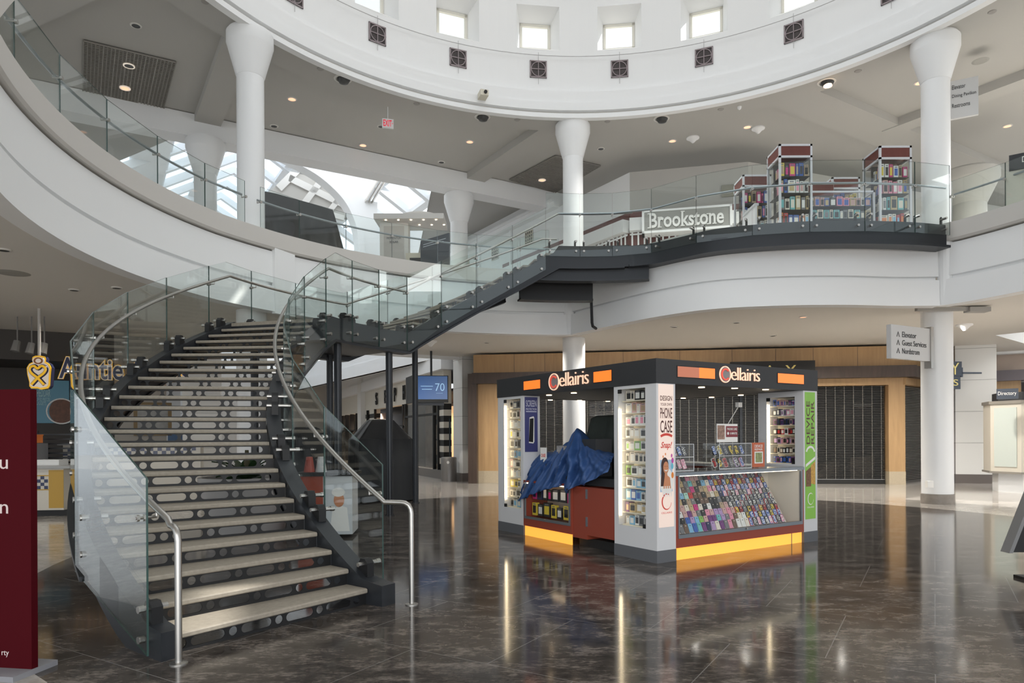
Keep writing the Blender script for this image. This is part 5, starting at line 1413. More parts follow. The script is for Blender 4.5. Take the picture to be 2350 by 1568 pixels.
for v, z in ((2.86, .60), (1.62, .80)):
    mb = MB(); c = K(-.125, v, z); mb.cyl(c, c-KE1*.006, .014, 10); mb.build('eyelet', BLACK, tp)
mb = MB(); kbox(mb, .08, .50, .80, 2.7, .862, .97); kbox(mb, .25, .55, 1.45, 1.75, .97, 1.5); tag(mb.build('counter_equipment', KDARK), 'dark equipment under the blue tarp on the side counter', 'equipment')

# ================================================================== PERFUME TOWERS ON THE UPPER FLOOR
ALU = mat('aluminium_frame', (.62, .63, .66), .35, .2)
PERF = [['cream', 'tan', 'blue', 'yellow', 'white', 'green', 'teal'], ['red', 'orange', 'cream', 'white', 'sky-blue', 'blue', 'white'], ['white', 'grey', 'cream', 'gold', 'teal', 'cream'], ['rose', 'pink', 'black', 'white', 'blue', 'gold'], ['white', 'tan', 'black', 'blue', 'yellow', 'magenta']]
def tower(x, y, w, d, z0, h, label, short, seed, n=5, cut=False):
    t = thing('display_tower', V((x+w/2, y+d/2, z0)), label, 'display tower', 'perfume display towers')
    f = .045
    mb = MB()
    for a, b in ((x, y), (x+w-f, y), (x, y+d-f), (x+w-f, y+d-f)): mb.box((a, b, z0), (a+f, b+f, z0+h))
    for z in (z0, z0+h-.30, z0+h-f, z0+.08):
        mb.box((x, y, z), (x+w, y+f, z+f)); mb.box((x, y+d-f, z), (x+w, y+d, z+f)); mb.box((x, y, z), (x+f, y+d, z+f)); mb.box((x+w-f, y, z), (x+w, y+d, z+f))
    mb.build('frame', ALU, t)
    mb = MB(); mb.box((x+.01, y+.01, z0+h-.26), (x+w-.01, y+d-.01, z0+h-.045)); mb.build('header', MATS['cherry_panel'], t); mb = MB(); mb.box((x+.01, y+.01, z0+.0), (x+w-.01, y+d-.01, z0+.1)); mb.build('base_panel', MATS['cherry_panel'], t)
    zs = [z0+.13+(h-.45)/n*k for k in range(n)]
    for z in zs: m_ = MB(); m_.box((x+f, y+f, z-.012), (x+w-f, y+d-f, z)); m_.build('shelf', KDARK, t)
    mb = MB(); mb.box((x+f, y+.01, z0+.1), (x+w-f, y+.014, z0+h-.3)); mb.box((x+.01, y+f, z0+.1), (x+.014, y+d-f, z0+h-.3)); mb.box((x+w-.014, y+f, z0+.1), (x+w-.01, y+d-f, z0+h-.3)); mb.build('glass', CLEAR, t)
    mb = MB(); mb.box((x+f, y+d*.6, z0+.1), (x+w-f, y+d*.62, z0+h-.3)); mb.build('backing', KDARK, t)
    goods('perfume_box', 'box', 'perfume boxes in the upper towers', V((x+f, y+.13, 0)), V((1, 0, 0)), w-2*f, zs, (h-.45)/n*.9, .10, 6, PERF, short, seed=seed, gap=.02)
    goods('perfume_box', 'box', 'perfume boxes in the upper towers', V((x+.13, y+d*.58, 0)), V((0, -1, 0)), d*.58-.2, zs, (h-.45)/n*.8, .10, 3, PERF, 'left flank, '+short, seed=seed+50, gap=.02)
    return t
tower(5.97, 15.3, .74, .74, Z2, 2.32, 'tallest looking glass perfume tower, nearest to the guard glass', 'nearest tower', 31)
tower(8.20, 15.3, .72, .74, Z2, 2.27, 'glass perfume tower beside the upper round column', 'tower by column', 32)
tower(5.70, 16.9, .70, .70, Z2, 2.25, 'glass perfume tower behind and left of the nearest one', 'rear left tower', 33)
tower(7.98, 17.1, .70, .70, Z2, 2.25, 'glass perfume tower at the back of the group, only its top showing', 'rear tower', 34)
t = thing('display_counter', V((7.45, 15.6, Z2)), 'low glass counter full of perfume boxes between two towers', 'counter')
x, y, w, d, h = 6.73, 15.45, 1.45, .5, 1.33
mb = MB(); f = .04
for z in (Z2, Z2+h-f): mb.box((x, y, z), (x+w, y+f, z+f)); mb.box((x, y+d-f, z), (x+w, y+d, z+f))
for a in (x, x+w-f): mb.box((a, y, Z2), (a+f, y+f, Z2+h)); mb.box((a, y, Z2+h-f), (a+f, y+d, Z2+h))
mb.build('frame', ALU, t)
zs = [Z2+.12, Z2+.42, Z2+.72, Z2+1.0]
for z in zs: mb = MB(); mb.box((x+f, y+f, z-.012), (x+w-f, y+d-f, z)); mb.build('shelf', KDARK, t)
mb = MB(); mb.box((x+f, y+.01, Z2+.05), (x+w/2, y+.014, Z2+h-.05)); mb.build('sliding_glass', CLEAR, t); mb = MB(); mb.box((x+w/2, y+.02, Z2+.05), (x+w-f, y+.024, Z2+h-.05)); mb.build('sliding_glass', CLEAR, t)
mb = MB(); mb.box((x+f, y+d-.06, Z2), (x+w-f, y+d-.05, Z2+h-.05)); mb.box((x+f, y+f, Z2), (x+w-f, y+d-.06, Z2+.1)); mb.build('backing', mat('dim_grey', (.12, .12, .12), .6), t)
goods('perfume_box', 'box', 'perfume boxes in the low counter', V((x+f, y+.14, 0)), V((1, 0, 0)), w-2*f, zs, .24, .10, 11, PERF, 'low perfume counter', seed=40, gap=.02)
t = thing('display_counter', V((5.9, 16.45, Z2)), 'slanted white side counter joining the two left perfume towers', 'counter')
mb = MB(); mb.hexa([V((5.70, 16.04, Z2)), V((5.74, 16.04, Z2)), V((5.74, 16.9, Z2)), V((5.70, 16.9, Z2)), V((5.70, 16.04, Z2+1.2)), V((5.74, 16.04, Z2+1.2)), V((5.74, 16.9, Z2+1.2)), V((5.70, 16.9, Z2+1.2))]); mb.build('panel', mat('pale_panel', (.7, .7, .72), .4), t)
mb = MB(); mb.box((5.68, 16.04, Z2+1.2), (5.78, 16.9, Z2+1.26)); mb.build('top_rail', ALU, t)
# rear counter with slanted roof piece
t = thing('display_counter', V((7.2, 17.4, Z2)), 'angled perfume cabinet with reddish header at the back of the group', 'counter')
mb = MB(); mb.prism([V((6.75, 17.3, Z2)), V((7.2, 17.0, Z2)), V((7.95, 17.0, Z2)), V((7.95, 17.6, Z2)), V((6.75, 17.6, Z2))], V((0, 0, 1.75))); mb.build('body', mat('dim_grey', (.12, .12, .12), .6), t)
mb = MB(); mb.prism([V((6.72, 17.29, Z2+1.75)), V((7.19, 16.97, Z2+1.75)), V((7.96, 16.97, Z2+1.75)), V((7.96, 17.6, Z2+1.75)), V((6.72, 17.6, Z2+1.75))], V((0, 0, .28))); mb.build('header', MATS['cherry_panel'], t)
mb = MB(); mb.prism([V((6.70, 17.28, Z2+2.03)), V((7.18, 16.95, Z2+2.03)), V((7.98, 16.95, Z2+2.03)), V((7.98, 17.62, Z2+2.03)), V((6.70, 17.62, Z2+2.03))], V((0, 0, .05))); mb.build('trim_rail', ALU, t)
# things by the upper column foot
mb = MB(); mb.box((9.05, 14.9, Z2), (9.25, 15.0, Z2+.30)); tag(mb.build('floor_box', mat('dim_grey2', (.16, .15, .14), .6)), 'small dark box on the upper floor left of the round column', 'box')

# ================================================================== BLACK COVERED BOOTH, LIT KIOSK, SCREENS (upper left)
BLK = mat('black_cover_cloth', (.02, .021, .023), .55, bump=.3, nscale=4)
q0 = V((-5.1, 15.9, 0)); ex = V((.72, .69, 0)).normalized(); ey = V((-.69, .72, 0)).normalized()
c1 = atd(705, 520, 17.4); c1 = V((c1.x, c1.y, 0))
zt = zat(640, 458, 17.0); 
mb = MB()
a, b = atd(606, 500, 16.4), atd(806, 560, 17.6); a = V((a.x, a.y, 0)); b = V((b.x, b.y, 0)); e = (b-a).normalized(); nb = V((-e.y, e.x, 0)); Lb = (b-a).length
rows = []
N_ = 40
for i in range(N_+1):
    s = i/N_*Lb
    top = Z2+1.72 if s < Lb*.78 else Z2+1.72-(s-Lb*.78)/(Lb*.22)*1.62
    top -= .22*max(0, s/Lb-.12)
    row = []
    for j in range(9):
        f_ = j/8; z = top+(Z2-top)*f_
        w = .10*math.sin(7*s+1.2*f_*3)*f_+.06*math.sin(15*s+2-2*f_)*f_
        row.append(a+e*s-nb*(.02+w+.12*f_)+V((0, 0, z)))
    bk = [a+e*s+nb*1.0+V((0, 0, Z2)), a+e*s+nb*1.0+V((0, 0, top))]
    rows.append(bk+row)
mb.sweep(rows); ob = mb.build('covered_booth', BLK, None, True); ob.data.set_sharp_from_angle(angle=R_(60)); tag(ob, 'booth under a black cloth cover behind the balcony glass', 'booth')
# lit promotional kiosk
q = atd(905, 560, 20.5); pk = thing('promo_kiosk', V((q.x, q.y, Z2)), 'pale promotional kiosk with a canopy of small spotlights reading momentum solar', 'kiosk')
PW_ = mat('promo_white', (.66, .65, .62), .5)
x0 = atd(873, 560, 20.5).x; x1 = atd(938, 560, 20.5).x; zt = zat(905, 510, 20.5)
mb = MB(); mb.box((x0, 20.4, Z2), (x1, 20.8, zt)); mb.build('post', PW_, pk)
mb = MB(); mb.box((x0+.12, 20.39, Z2+.2), (x1-.12, 20.4, zt-.15)); mb.build('panel', mat('promo_panel', (.50, .48, .45), .5), pk)
fr = Fr(V(((x0+x1)/2, 20.385, zat(905, 551, 20.4))), V((1, 0, 0)))
mb = MB(); text_mb(mb, fr.sub(0, .05), 'MOMENTUM', .42, .07, .004); text_mb(mb, fr.sub(0, -.06), 'SOLAR', .26, .07, .004); mb.build('lettering', mat('text_grey', (.12, .12, .13), .5), pk)
xc1 = atd(1022, 520, 20.5).x; mb = MB(); mb.box((x0-.1, 20.0, zt-.05), (xc1, 21.2, zt+.10)); mb.prism(ell(Fr(V(((x0+xc1)/2+.2, 20.3, zt+.1)), V((1, 0, 0))), 0, 0, .55, .16, 14, 0, 0, PI), V((0, .6, 0))); mb.build('canopy', PW_, pk)
SPOT = mat('spot_glow', (1, .8, .6), .4, emit=(1, .7, .42), es=10)
for k in range(11):
    xx = x0+.05+(xc1-x0-.1)*k/10; yy = 20.12 if k % 2 else 20.6
    mb = MB(); mb.lathe((xx, yy), [(.028, zt-.062), (.028, zt-.05)], 10); mb.build('spotlight', SPOT, pk)
mb = MB(); mb.box((x0, 20.5, Z2), (xc1-.3, 21.0, Z2+1.0)); mb.build('counter', PW_, pk)
q = atd(968, 580, 20.6); t = thing('screen_stand', V((q.x, q.y, Z2)), 'cream framed dark screen left of the tall dark panel', 'screen')
mb = MB(); mb.box((q.x-.42, 20.2, Z2+.10), (q.x+.42, 20.25, Z2+1.25)); mb.build('frame', mat('cream_frame', (.62, .58, .48), .5), t)
mb = MB(); mb.box((q.x-.30, 20.17, Z2+.15), (q.x+.42, 20.2, Z2+1.1)); mb.build('screen', mat('dark_screen', (.03, .03, .035), .15), t); mb = MB(); mb.box((q.x-.5, 20.0, Z2), (q.x+.6, 20.5, Z2+.1)); mb.build('foot', BLACK, t)
q = atd(997, 580, 19.6); t = thing('information_stand', V((q.x, q.y, Z2)), 'tall dark blue-grey information panel with pale small text at the balcony glass', 'banner')
mb = MB(); a = atd(965, 580, 19.9); b = atd(1030, 580, 19.1); fr = Fr(V((a.x, a.y, 0)), V((b.x-a.x, b.y-a.y, 0))); Lp = (V((b.x-a.x, b.y-a.y, 0))).length
mb.fbox(fr, 0, Lp, Z2, zat(997, 549, 19.7), -.04, 0); mb.build('panel', mat('slate_panel', (.06, .07, .085), .3), t)
mb = MB()
for k, y_ in enumerate((.12, .18)): mb.fbox(fr.sub(0, zat(997, 549, 19.7)), .12, Lp-.12-.1*k, -y_-.02, -y_, 0, .003)
mb.build('text_lines', mat('text_pale', (.55, .58, .62), .5), t)
q = atd(1000-140, 560, 19.0); t = thing('easel_sign', V((q.x, q.y, Z2)), 'small white easel sign left of the lit promotional kiosk', 'sign')
mb = MB(); mb.hexa([V((q.x-.2, 19, Z2)), V((q.x+.15, 19, Z2)), V((q.x+.15, 19.3, Z2)), V((q.x-.2, 19.3, Z2)), V((q.x-.1, 19.1, Z2+.75)), V((q.x+.2, 19.1, Z2+.8)), V((q.x+.2, 19.15, Z2+.8)), V((q.x-.1, 19.15, Z2+.75))]); mb.build('board', WHT, t)

# ================================================================== CEILING FITTINGS
LIT = mat('lamp_lit', (1, .6, .4), .4, emit=(1, .52, .32), es=.95)
HOT = mat('lamp_hot', (1, .8, .6), .4, emit=(1, .62, .3), es=8)
RIMW = mat('fitting_rim', (.72, .70, .66), .5); DK = mat('fitting_dark', (.05, .05, .048), .4)
def downlight(px, py, z, lit, label, r=.12, rim=.03):
    p = atz(px, py, z); t = thing('downlight', V((p.x, p.y, z-.02)), label, 'light', 'recessed ceiling lights')
    mb = MB(); mb.lathe((p.x, p.y), [(r-.005, z-.02), (r+rim, z-.012), (r+rim, z+.0)], 20, caps=False); mb.build('rim', RIMW, t)
    mb = MB(); mb.lathe((p.x, p.y), [(r, z-.014), (r, z-.004)], 20); mb.build('lamp', {1: LIT, 0: DK, 2: HOT}[lit], t)
ZU = ZT
for i, (px, py, z, lit, w) in enumerate([(670, 227, ZU, 1, 'right of the left round column'), (833, 333, ZU, 1, 'below left of the exit sign'), (1078, 325, ZU, 1, 'left of the centre column capital'), (1543, 323, ZU, 1, 'right of the centre column'),
        (1715, 291, ZU, 1, 'above the nearest perfume tower'), (2110, 190, ZU, 1, 'left of the right round column'), (2312, 289, ZU, 1, 'at the right edge under the hanging sign')]):
    downlight(px, py, z, lit, 'warm glowing recessed downlight in upper ceiling, %s' % w, .10)
for px, py, w in ((629, 289, 'just right of the left round column'), (1013, 372, 'left of the centre column near the beam'), (1379, 341, 'right of the centre column'), (312, 58, 'above the left dark ceiling grid'), (875, 290, 'beside the exit sign')):
    downlight(px, py, ZU, 0, 'unlit recessed downlight in the upper ceiling, %s' % w, .09)
for px, py, lit, w in ((787, 181, 0, 'dark eyeball spotlight left of the ring camera'), (1107, 268, 0, 'dark eyeball spotlight left of the centre column capital'), (1518, 272, 0, 'dark eyeball spotlight right of the centre column capital'), (1897, 188, 2, 'glowing orange eyeball spotlight near the ring on the right')):
    p = atz(px, py, ZC); t = thing('eyeball_spotlight', V((p.x, p.y, ZC-.1)), w, 'light', 'eyeball spotlights')
    mb = MB(); mb.lathe((p.x, p.y), [(.17, ZC-.02), (.22, ZC-.012), (.22, ZC)], 24, caps=False); mb.build('rim', RIMW, t)
    mb = MB(); mb.lathe((p.x+.02, p.y), [(.02, ZC-.12), (.11, ZC-.10), (.155, ZC-.03), (.155, ZC)], 20); mb.build('ball', DK, t, True)
    if lit: mb = MB(); mb.lathe((p.x+.02, p.y-.02), [(.01, ZC-.135), (.10, ZC-.122), (.10, ZC-.09)], 16); mb.build('bulb', HOT, t)
for i, (px, py) in enumerate([(735, 158), (956, 238), (1187, 275), (1394, 279), (1654, 251), (1969, 163), (2277, 27), (471, 4)]):
    p = atz(px, py, ZC); mb = MB(); mb.lathe((p.x, p.y), [(.07, ZC-.015), (.085, ZC-.0)], 16); tag(mb.build('ceiling_plate', mat('cap_grey', (.35, .33, .31), .6)), 'small flat grey ceiling disc near the ring, %s from left' % ORD[i+1] if i < 7 else 'small flat grey cap at the top left of the ceiling', 'fitting', 'flat grey ceiling caps')
for px, py, z, w in ((1590, 322, ZU, 'white cone smoke detector right of the centre column'), (1740, 300, ZU, 'white cone smoke detector above the perfume towers'), (988, 789, ZL, 'white cone smoke detector in the lower ceiling above the television'), (2213, 751, ZL, 'white cone smoke detector right of the lower round column')):
    p = atz(px, py-6, z); t = tag(MB().lathe((p.x, p.y), [(.03, z-.16), (.13, z-.06), (.19, z-.03), (.19, z)], 24).build('smoke_detector', WHITE, None, True), w, 'detector')
for px, py, w in ((1697, 245, 'small round camera bulb near the ring on the right'),):
    p = atz(px, py, ZC); tag(MB().lathe((p.x, p.y), [(.02, ZC-.08), (.05, ZC-.05), (.06, ZC)], 12).build('ceiling_bulb', WHITE, None, True), w, 'fitting')
# dark egg-crate ceiling grids
def ceil_grid(pts, nx, ny, label, lamps):
    q = [atz(x, y, ZU-.02) for x, y in pts]; c = sum(q, V((0, 0, 0)))/4
    t = thing('ceiling_grid', V((c.x, c.y, ZU-.06)), label, 'ceiling grid', 'dark egg-crate ceiling grids')
    mb = MB(); mb.prism(q, V((0, 0, .01))); mb.build('backing', mat('grid_black', (.035, .033, .03), .8), t)
    mb = MB(); P = lambda s, r: q[0]*(1-s)*(1-r)+q[1]*s*(1-r)+q[2]*s*r+q[3]*(1-s)*r
    def bar(a, b, w):
        d = (b-a).normalized(); n = V((-d.y, d.x, 0))*w; h = V((0, 0, -.035)); mb.hexa([a-n+h, b-n+h, b+n+h, a+n+h, a-n, b-n, b+n, a+n])
    for i in range(nx+1): bar(P(i/nx, 0), P(i/nx, 1), .011)
    for i in range(ny+1): bar(P(0, i/ny), P(1, i/ny), .010)
    mb.build('lattice', mat('grid_bar', (.30, .285, .255), .5), t)
    for (x, y, lit) in lamps:
        p = atz(x, y, ZU-.07); mb = MB(); mb.lathe((p.x, p.y), [(.10, ZU-.075), (.13, ZU-.075), (.13, ZU-.055)], 20, caps=False); r = mb.build('lamp_ring', mat('ring_glow', (.9, .85, .75), .4, emit=(1, .85, .7), es=.35), t)
        mb = MB(); mb.lathe((p.x, p.y), [(.10, ZU-.07), (.10, ZU-.06)], 20); mb.build('lamp', LIT if lit else DK, r)
ceil_grid([(192, 92), (404, 142), (375, 251), (190, 207)], 24, 34, 'large dark square egg-crate grid in the ceiling at the upper left, with two lamps', [(296, 152, 0), (287, 203, 1)])
ceil_grid([(1169, 412), (1275, 357), (1378, 380), (1274, 441)], 24, 34, 'dark square egg-crate grid in the ceiling behind the centre column', [(1244, 414, 1)])
# lower ceiling
for px, py, lit, w in ((170, 665, 0, 'over the left floor, nearer the rotunda edge'), (268, 660, 0, 'left of the stair head, small'), (9, 573, 0, 'at the left picture edge'), (1547, 750, 0, 'above the kiosk left of its canopy corner'), (1690, 740, 0, 'above the kiosk middle'), (1843, 727, 1, 'above the kiosk, glowing'), (1774, 770, 0, 'near the oak front above the kiosk'), (1117, 786, 0, 'left of the lower centre column')):
    downlight(px, py, ZL, lit, 'recessed downlight in lower ceiling %s' % w, .075, .02)
p = atz(28, 627, ZL); tag(MB().lathe((p.x, p.y), [(.16, ZL-.012), (.26, ZL)], 24).build('ceiling_speaker', mat('speaker_grey', (.36, .35, .32), .6)), 'round ceiling speaker in the lower ceiling at far left', 'speaker')
p = atz(2250, 140, ZC); tag(MB().lathe((p.x, p.y), [(.13, ZC-.012), (.18, ZC)], 24).build('ceiling_speaker', mat('speaker_grey', (.36, .35, .32), .6)), 'round ceiling speaker in the upper ceiling right of the sign column', 'speaker')
# exit sign
q = atd(890, 283, 18.4); t = thing('exit_sign', V((q.x, q.y, q.z-.15)), 'white exit sign with red letters hanging from the upper ceiling', 'sign')
fr = Fr(q, V((1, .28, 0))); mb = MB(); mb.fbox(fr, -.15, .15, -.13, .11, -.03, .03); mb.build('box', WHITE, t)
mb = MB(); text_mb(mb, fr.sub(-.01, -.01, .03), 'EXIT', .22, .17, .004, bold=.012); mb.prism([fr.pt(.115, .01, .03), fr.pt(.115, -.03, .03), fr.pt(.135, -.01, .03)], fr.n*.004); mb.build('lettering', mat('exit_red', (.7, .01, .04), .4, emit=(.9, .02, .06), es=.4), t)
mb = MB(); mb.cyl(fr.pt(0, .11, 0), V((q.x, q.y, ZT)), .01, 6); mb.build('hanger', WHITE, t)

# ================================================================== SIGNS ON THE RIGHT
SG = mat('sign_pale_grey', (.62, .62, .62), .4); SD = mat('sign_letter_dark', (.03, .03, .03), .5)
a = atd(2045, 785, 14.3); b = atd(2135, 790, 14.98); fr = Fr(V((a.x, a.y, 0)), V((b.x-a.x, b.y-a.y, 0))); Ls = V((b.x-a.x, b.y-a.y, 0)).length
zt, zb = zat(2045, 744, 14.3), zat(2045, 822, 14.3)
t = thing('direction_sign', V((a.x, a.y, zb)), 'pale blade sign on the lower round column listing elevator, guest services and nordstrom', 'sign')
t['label'] = 'pale three-line direction sign bolted to the lower round column'
mb = MB(); mb.fbox(fr, 0, Ls, zb, zt, -.10, 0); mb.build('board', SG, t)
mb = MB(); hh = zt-zb
for k, s in enumerate(('Elevator', 'Guest Services', 'Nordstrom')):
    w = {'Elevator': .36, 'Guest Services': .62, 'Nordstrom': .44}[s]*Ls/1.05
    text_mb(mb, fr.sub(Ls*.27, zb+hh*(.65-.245*k), .002), s, w*1.05, .115, .004, center=False, bold=.002)
    c = fr.sub(Ls*.17, zb+hh*(.65-.245*k), .002)
    for sx in (-1, 1): mb.prism([c.pt(sx*.055, 0), c.pt(sx*.036, 0), c.pt(0, .09), c.pt(0, .115)], c.n*.004)
mb.build('lettering', SD, t)
mb = MB(); mb.fbox(fr, Ls-.02, Ls+.07, zb-.15, zt+.04, -.12, .03); mb.build('mount', STEEL, t)
q = atd(2204, 225, 15.6); fr = Fr(q, V((1, -.55, 0)))
t = thing('direction_sign', V((q.x, q.y, q.z-.5)), 'pale three-line direction sign on the upper round column, partly behind it', 'sign')
mb = MB(); mb.fbox(fr, -.42, .34, -.44, .42, -.08, 0); mb.build('board', SG, t)
mb = MB()
for k, (s, w) in enumerate((('Elevator', .27), ('Dining Pavilion', .48), ('Restrooms', .36))): text_mb(mb, fr.sub(-.16, .22-.21*k, .002), s, w*.95, .095, .004, center=False, bold=.0)
mb.build('lettering', SD, t)
t = thing('wall_bracket', atz(2170, 703, 4.0), 'grey metal bracket light under the balcony corner at the lower column', 'light')
p = V((CC[0], CC[1], 0)); mb = MB(); mb.box((CC[0]-.75, CC[1]-.55, 4.20), (CC[0]+.35, CC[1]-.45, 4.27)); mb.build('plate', mat('plate_grey', (.35, .34, .32), .5), t)
mb = MB(); mb.box((CC[0]+.35, CC[1]-.6, 4.17), (CC[0]+.8, CC[1]-.38, 4.27)); mb.build('box', mat('plate_grey', (.35, .34, .32), .5), t)
# sockets on the column
q = atd(2135, 1112, 14.98); tag(MB().box((q.x-.07, q.y-.02, q.z-.07), (q.x+.06, q.y+.08, q.z+.07)).build('wall_outlet', WHT), 'white double outlet low on the round lower column', 'outlet')
# right advertising kiosk
c = V((13.72, 18.3, 0))
ak = thing('advertising_kiosk', c, 'cream octagonal advertising kiosk with lit posters at the right edge', 'kiosk')
def octa(r, z0_, z1_): return [(r, z0_), (r, z1_)]
KCR = mat('kiosk_cream', (.62, .58, .50), .45)
mb = MB(); mb.lathe((c.x, c.y), [(.80, 0), (.80, .50)], 8); mb.build('base', WHITE, ak)
mb = MB(); mb.lathe((c.x, c.y), [(1.0, .55), (1.0, 2.32)], 8); mb.build('body', KCR, ak)
mb = MB(); mb.lathe((c.x, c.y), [(1.04, .50), (1.04, .55)], 8); mb.lathe((c.x, c.y), [(1.04, 2.32), (1.04, 2.40)], 8); mb.build('edge', mat('kiosk_edge', (.25, .23, .2), .4), ak)
mb = MB(); mb.lathe((c.x, c.y), [(.8, 2.40), (.8, 2.62)], 8); mb.build('head', KDARK, ak)
for ang, m in ((247.5, mat('poster_photo', (.75, .62, .60), .3, emit=(.9, .7, .65), es=.35)), (202.5, mat('poster_blank', (.55, .60, .56), .2))):
    ap = 1.0*math.cos(PI/8); n_ = pol((0, 0), 1, ang); fr = Fr(V((c.x, c.y, 0))+n_*ap, V((-n_.y, n_.x, 0)))
    if fr.n.dot(n_) < 0: fr = Fr(fr.o, -fr.r)
    mb = MB(); mb.fbox(fr, -.28, .28, .68, 2.22, 0, .02); pn = mb.build('poster_panel', m, ak)
    if ang > 240:
        mb = MB(); disc(mb, fr, -.05, 1.95, .08, .12, .022, .002); mb.prism([fr.pt(-.2, 1.1, .022), fr.pt(.12, 1.1, .022), fr.pt(.1, 1.8, .022), fr.pt(-.15, 1.75, .022)], fr.n*.002); mb.build('figure_print', SKIN, pn)
        mb = MB(); mb.prism([fr.pt(-.2, .72, .023), fr.pt(.15, .72, .023), fr.pt(.13, 1.15, .023), fr.pt(-.18, 1.15, .023)], fr.n*.002); mb.build('skirt_print', mat('printed_maroon', (.12, .03, .04), .5), pn)
sg = Fr(atd(2309, 905, 17.4)-V((0, 0, .2)), V((.8, -.6, 0))); t = thing('kiosk_sign', sg.pt(0, 0, 0), 'small dark directory sign on top of the octagonal kiosk', 'sign')
mb = MB(); mb.fbox(sg, -.2, .25, .08, .34, -.05, 0); mb.build('board', mat('navy_board', (.045, .055, .075), .3), t); mb = MB(); text_mb(mb, sg.sub(.02, .21, .0), 'Directory', .38, .12, .004); mb.build('lettering', WHT, t)
# upper directory at the far right
q = atd(2338, 372, 13.0); fr = Fr(q, V((.8, -.6, 0))); t = thing('directory_sign', V((q.x, q.y, Z2)), 'dark directory sign on a panelled stand behind the right balcony glass', 'sign')
mb = MB(); mb.fbox(fr, -.15, .6, -.14, .16, -.1, 0); mb.build('board', KDARK, t); mb = MB(); text_mb(mb, fr.sub(.05, -.05, .0), 'Directory', .5, .14, .004, center=False); mb.build('lettering', WHT, t)
mb = MB(); mb.fbox(fr, -.2, .5, Z2-q.z, -.14, -.5, -.02); mb.build('stand', KCR, t)
# dark slanted desk at the right edge
t = thing('slanted_stand', atz(2345, 1272, 0), 'black slanted stand with grey edge, cut by the right picture edge', 'stand')
q = atz(2318, 1268, .32) ; D0 = q.y
pa = [(0, 0), (.05, -.03), (1.2, -.03), (1.2, .95), (.38, .62)]
fr = Fr(V((q.x, D0, q.z)), V((1, 0, 0)))
mb = MB(); mb.prism([fr.pt(a_, b_, 0) for a_, b_ in [(0, 0), (.9, 0), (.9, .9), (.32, .78)]], V((0, .12, 0))); mb.build('panel', BLACK, t)
mb = MB(); mb.prism([fr.pt(a_, b_, .001) for a_, b_ in [(-.01, -.01), (.03, -.01), (.35, .79), (.31, .79)]], V((0, .13, 0))); mb.build('edge', mat('edge_grey', (.2, .2, .2), .4), t)
mb = MB(); mb.box((q.x+.45, D0+.02, 0), (q.x+.6, D0+.1, .4)); mb.box((q.x+.25, D0-.2, 0), (q.x+.85, D0+.3, .03)); mb.build('foot', BLACK, t)

# ================================================================== TELEVISIONS, BIN, FAR SHOPS UNDER THE WING
q = atd(990, 893, 22.0); t = thing('television', V((q.x, q.y, q.z-.45)), 'wall-size television with blue weather picture hanging from the lower ceiling', 'television')
fr = Fr(q, V((1, .12, 0))); mb = MB(); mb.fbox(fr, -.54, .54, -.43, .43, -.08, 0); mb.build('housing', BLACK, t)
SCR = mat('screen_blue', (.02, .05, .15), .2, emit=(.05, .12, .28), es=.42); mb = MB(); mb.fbox(fr, -.51, .51, -.33, .41, 0, .004); mb.build('screen', SCR, t)
mb = MB(); text_mb(mb, fr.sub(.27, .06, .004), '70', .30, .25, .002); mb.fbox(fr, .15, .36, -.14, -.13, .004, .006); mb.fbox(fr, -.34, .05, .08, .10, .004, .006); mb.fbox(fr, -.30, .02, -.02, 0, .004, .006); mb.build('digits', mat('digits_blue', (.2, .35, .5), .3, emit=(.2, .33, .5), es=.6), t)
mb = MB(); mb.cyl(V((q.x-.02, q.y+.15, q.z+.3)), V((q.x-.02, q.y+.15, ZL)), .035, 8); mb.build('pole', STEEL_D, t); mb = MB(); mb.fbox(fr, -.5, .4, -.52, -.42, -.3, -.05); mb.build('speaker_bar', STEEL_D, t)
q2 = q+V((-.70, .25, -.02)); fr = Fr(q2, V((.35, -.93, 0))); t = thing('television', V((q2.x, q2.y, q2.z-.45)), 'second television facing left, seen from behind beside the blue one', 'television')
mb = MB(); mb.fbox(fr, -.5, .5, -.42, .44, -.05, .05); mb.build('housing', BLACK, t)
q = atz(1030, 1105, 0); t = thing('litter_bin', q, 'grey cylindrical litter bin with a pale round emblem in front of the square pier', 'bin')
mb = MB(); mb.lathe((q.x, q.y+.02), [(.27, 0), (.27, .80), (.25, .83), (.2, .84)], 28); mb.build('body', mat('bin_grey', (.20, .19, .185), .35, .5), t, True)
fr = Fr(V((q.x, q.y-.251, .66)), V((1, 0, 0))); mb = MB(); disc(mb, fr, 0, 0, .045, .05, .0, .01); mb.build('emblem', mat('emblem_pale', (.6, .6, .58), .4), t)
# shops along the right flank of the lower wing
q0 = atz(1012, 1099, 0); q1 = atz(926, 1084, 0); fs = Fr(V((q1.x, q1.y, 0))+(V((q1.x-q0.x, q1.y-q0.y, 0))).normalized()*22, V((q0.x-q1.x, q0.y-q1.y, 0)))
L0 = 22+(V((q1.x-q0.x, q1.y-q0.y, 0))).length
def sx(px, c=0): return fx(px, fs, c)
BEIGE = mat('beige_render', (.66, .62, .54), .6); WLIN = mat('white_fascia', (.80, .80, .80), .5)
WARM = mat('shop_warm_light', (1, .7, .4), .5, emit=(1, .62, .32), es=.55)
sh = thing('storefront', fs.pt(L0-2, 0, 0), 'cosmetics shop front with black and white striped piers and tall windows', 'storefront')
XR = L0+.35
XL = sx(838)
mb = MB(); mb.fbox(fs, XL, XR, 2.95, 3.95, -.3, 0); mb.build('sign_band', BEIGE, sh)
mb = MB()
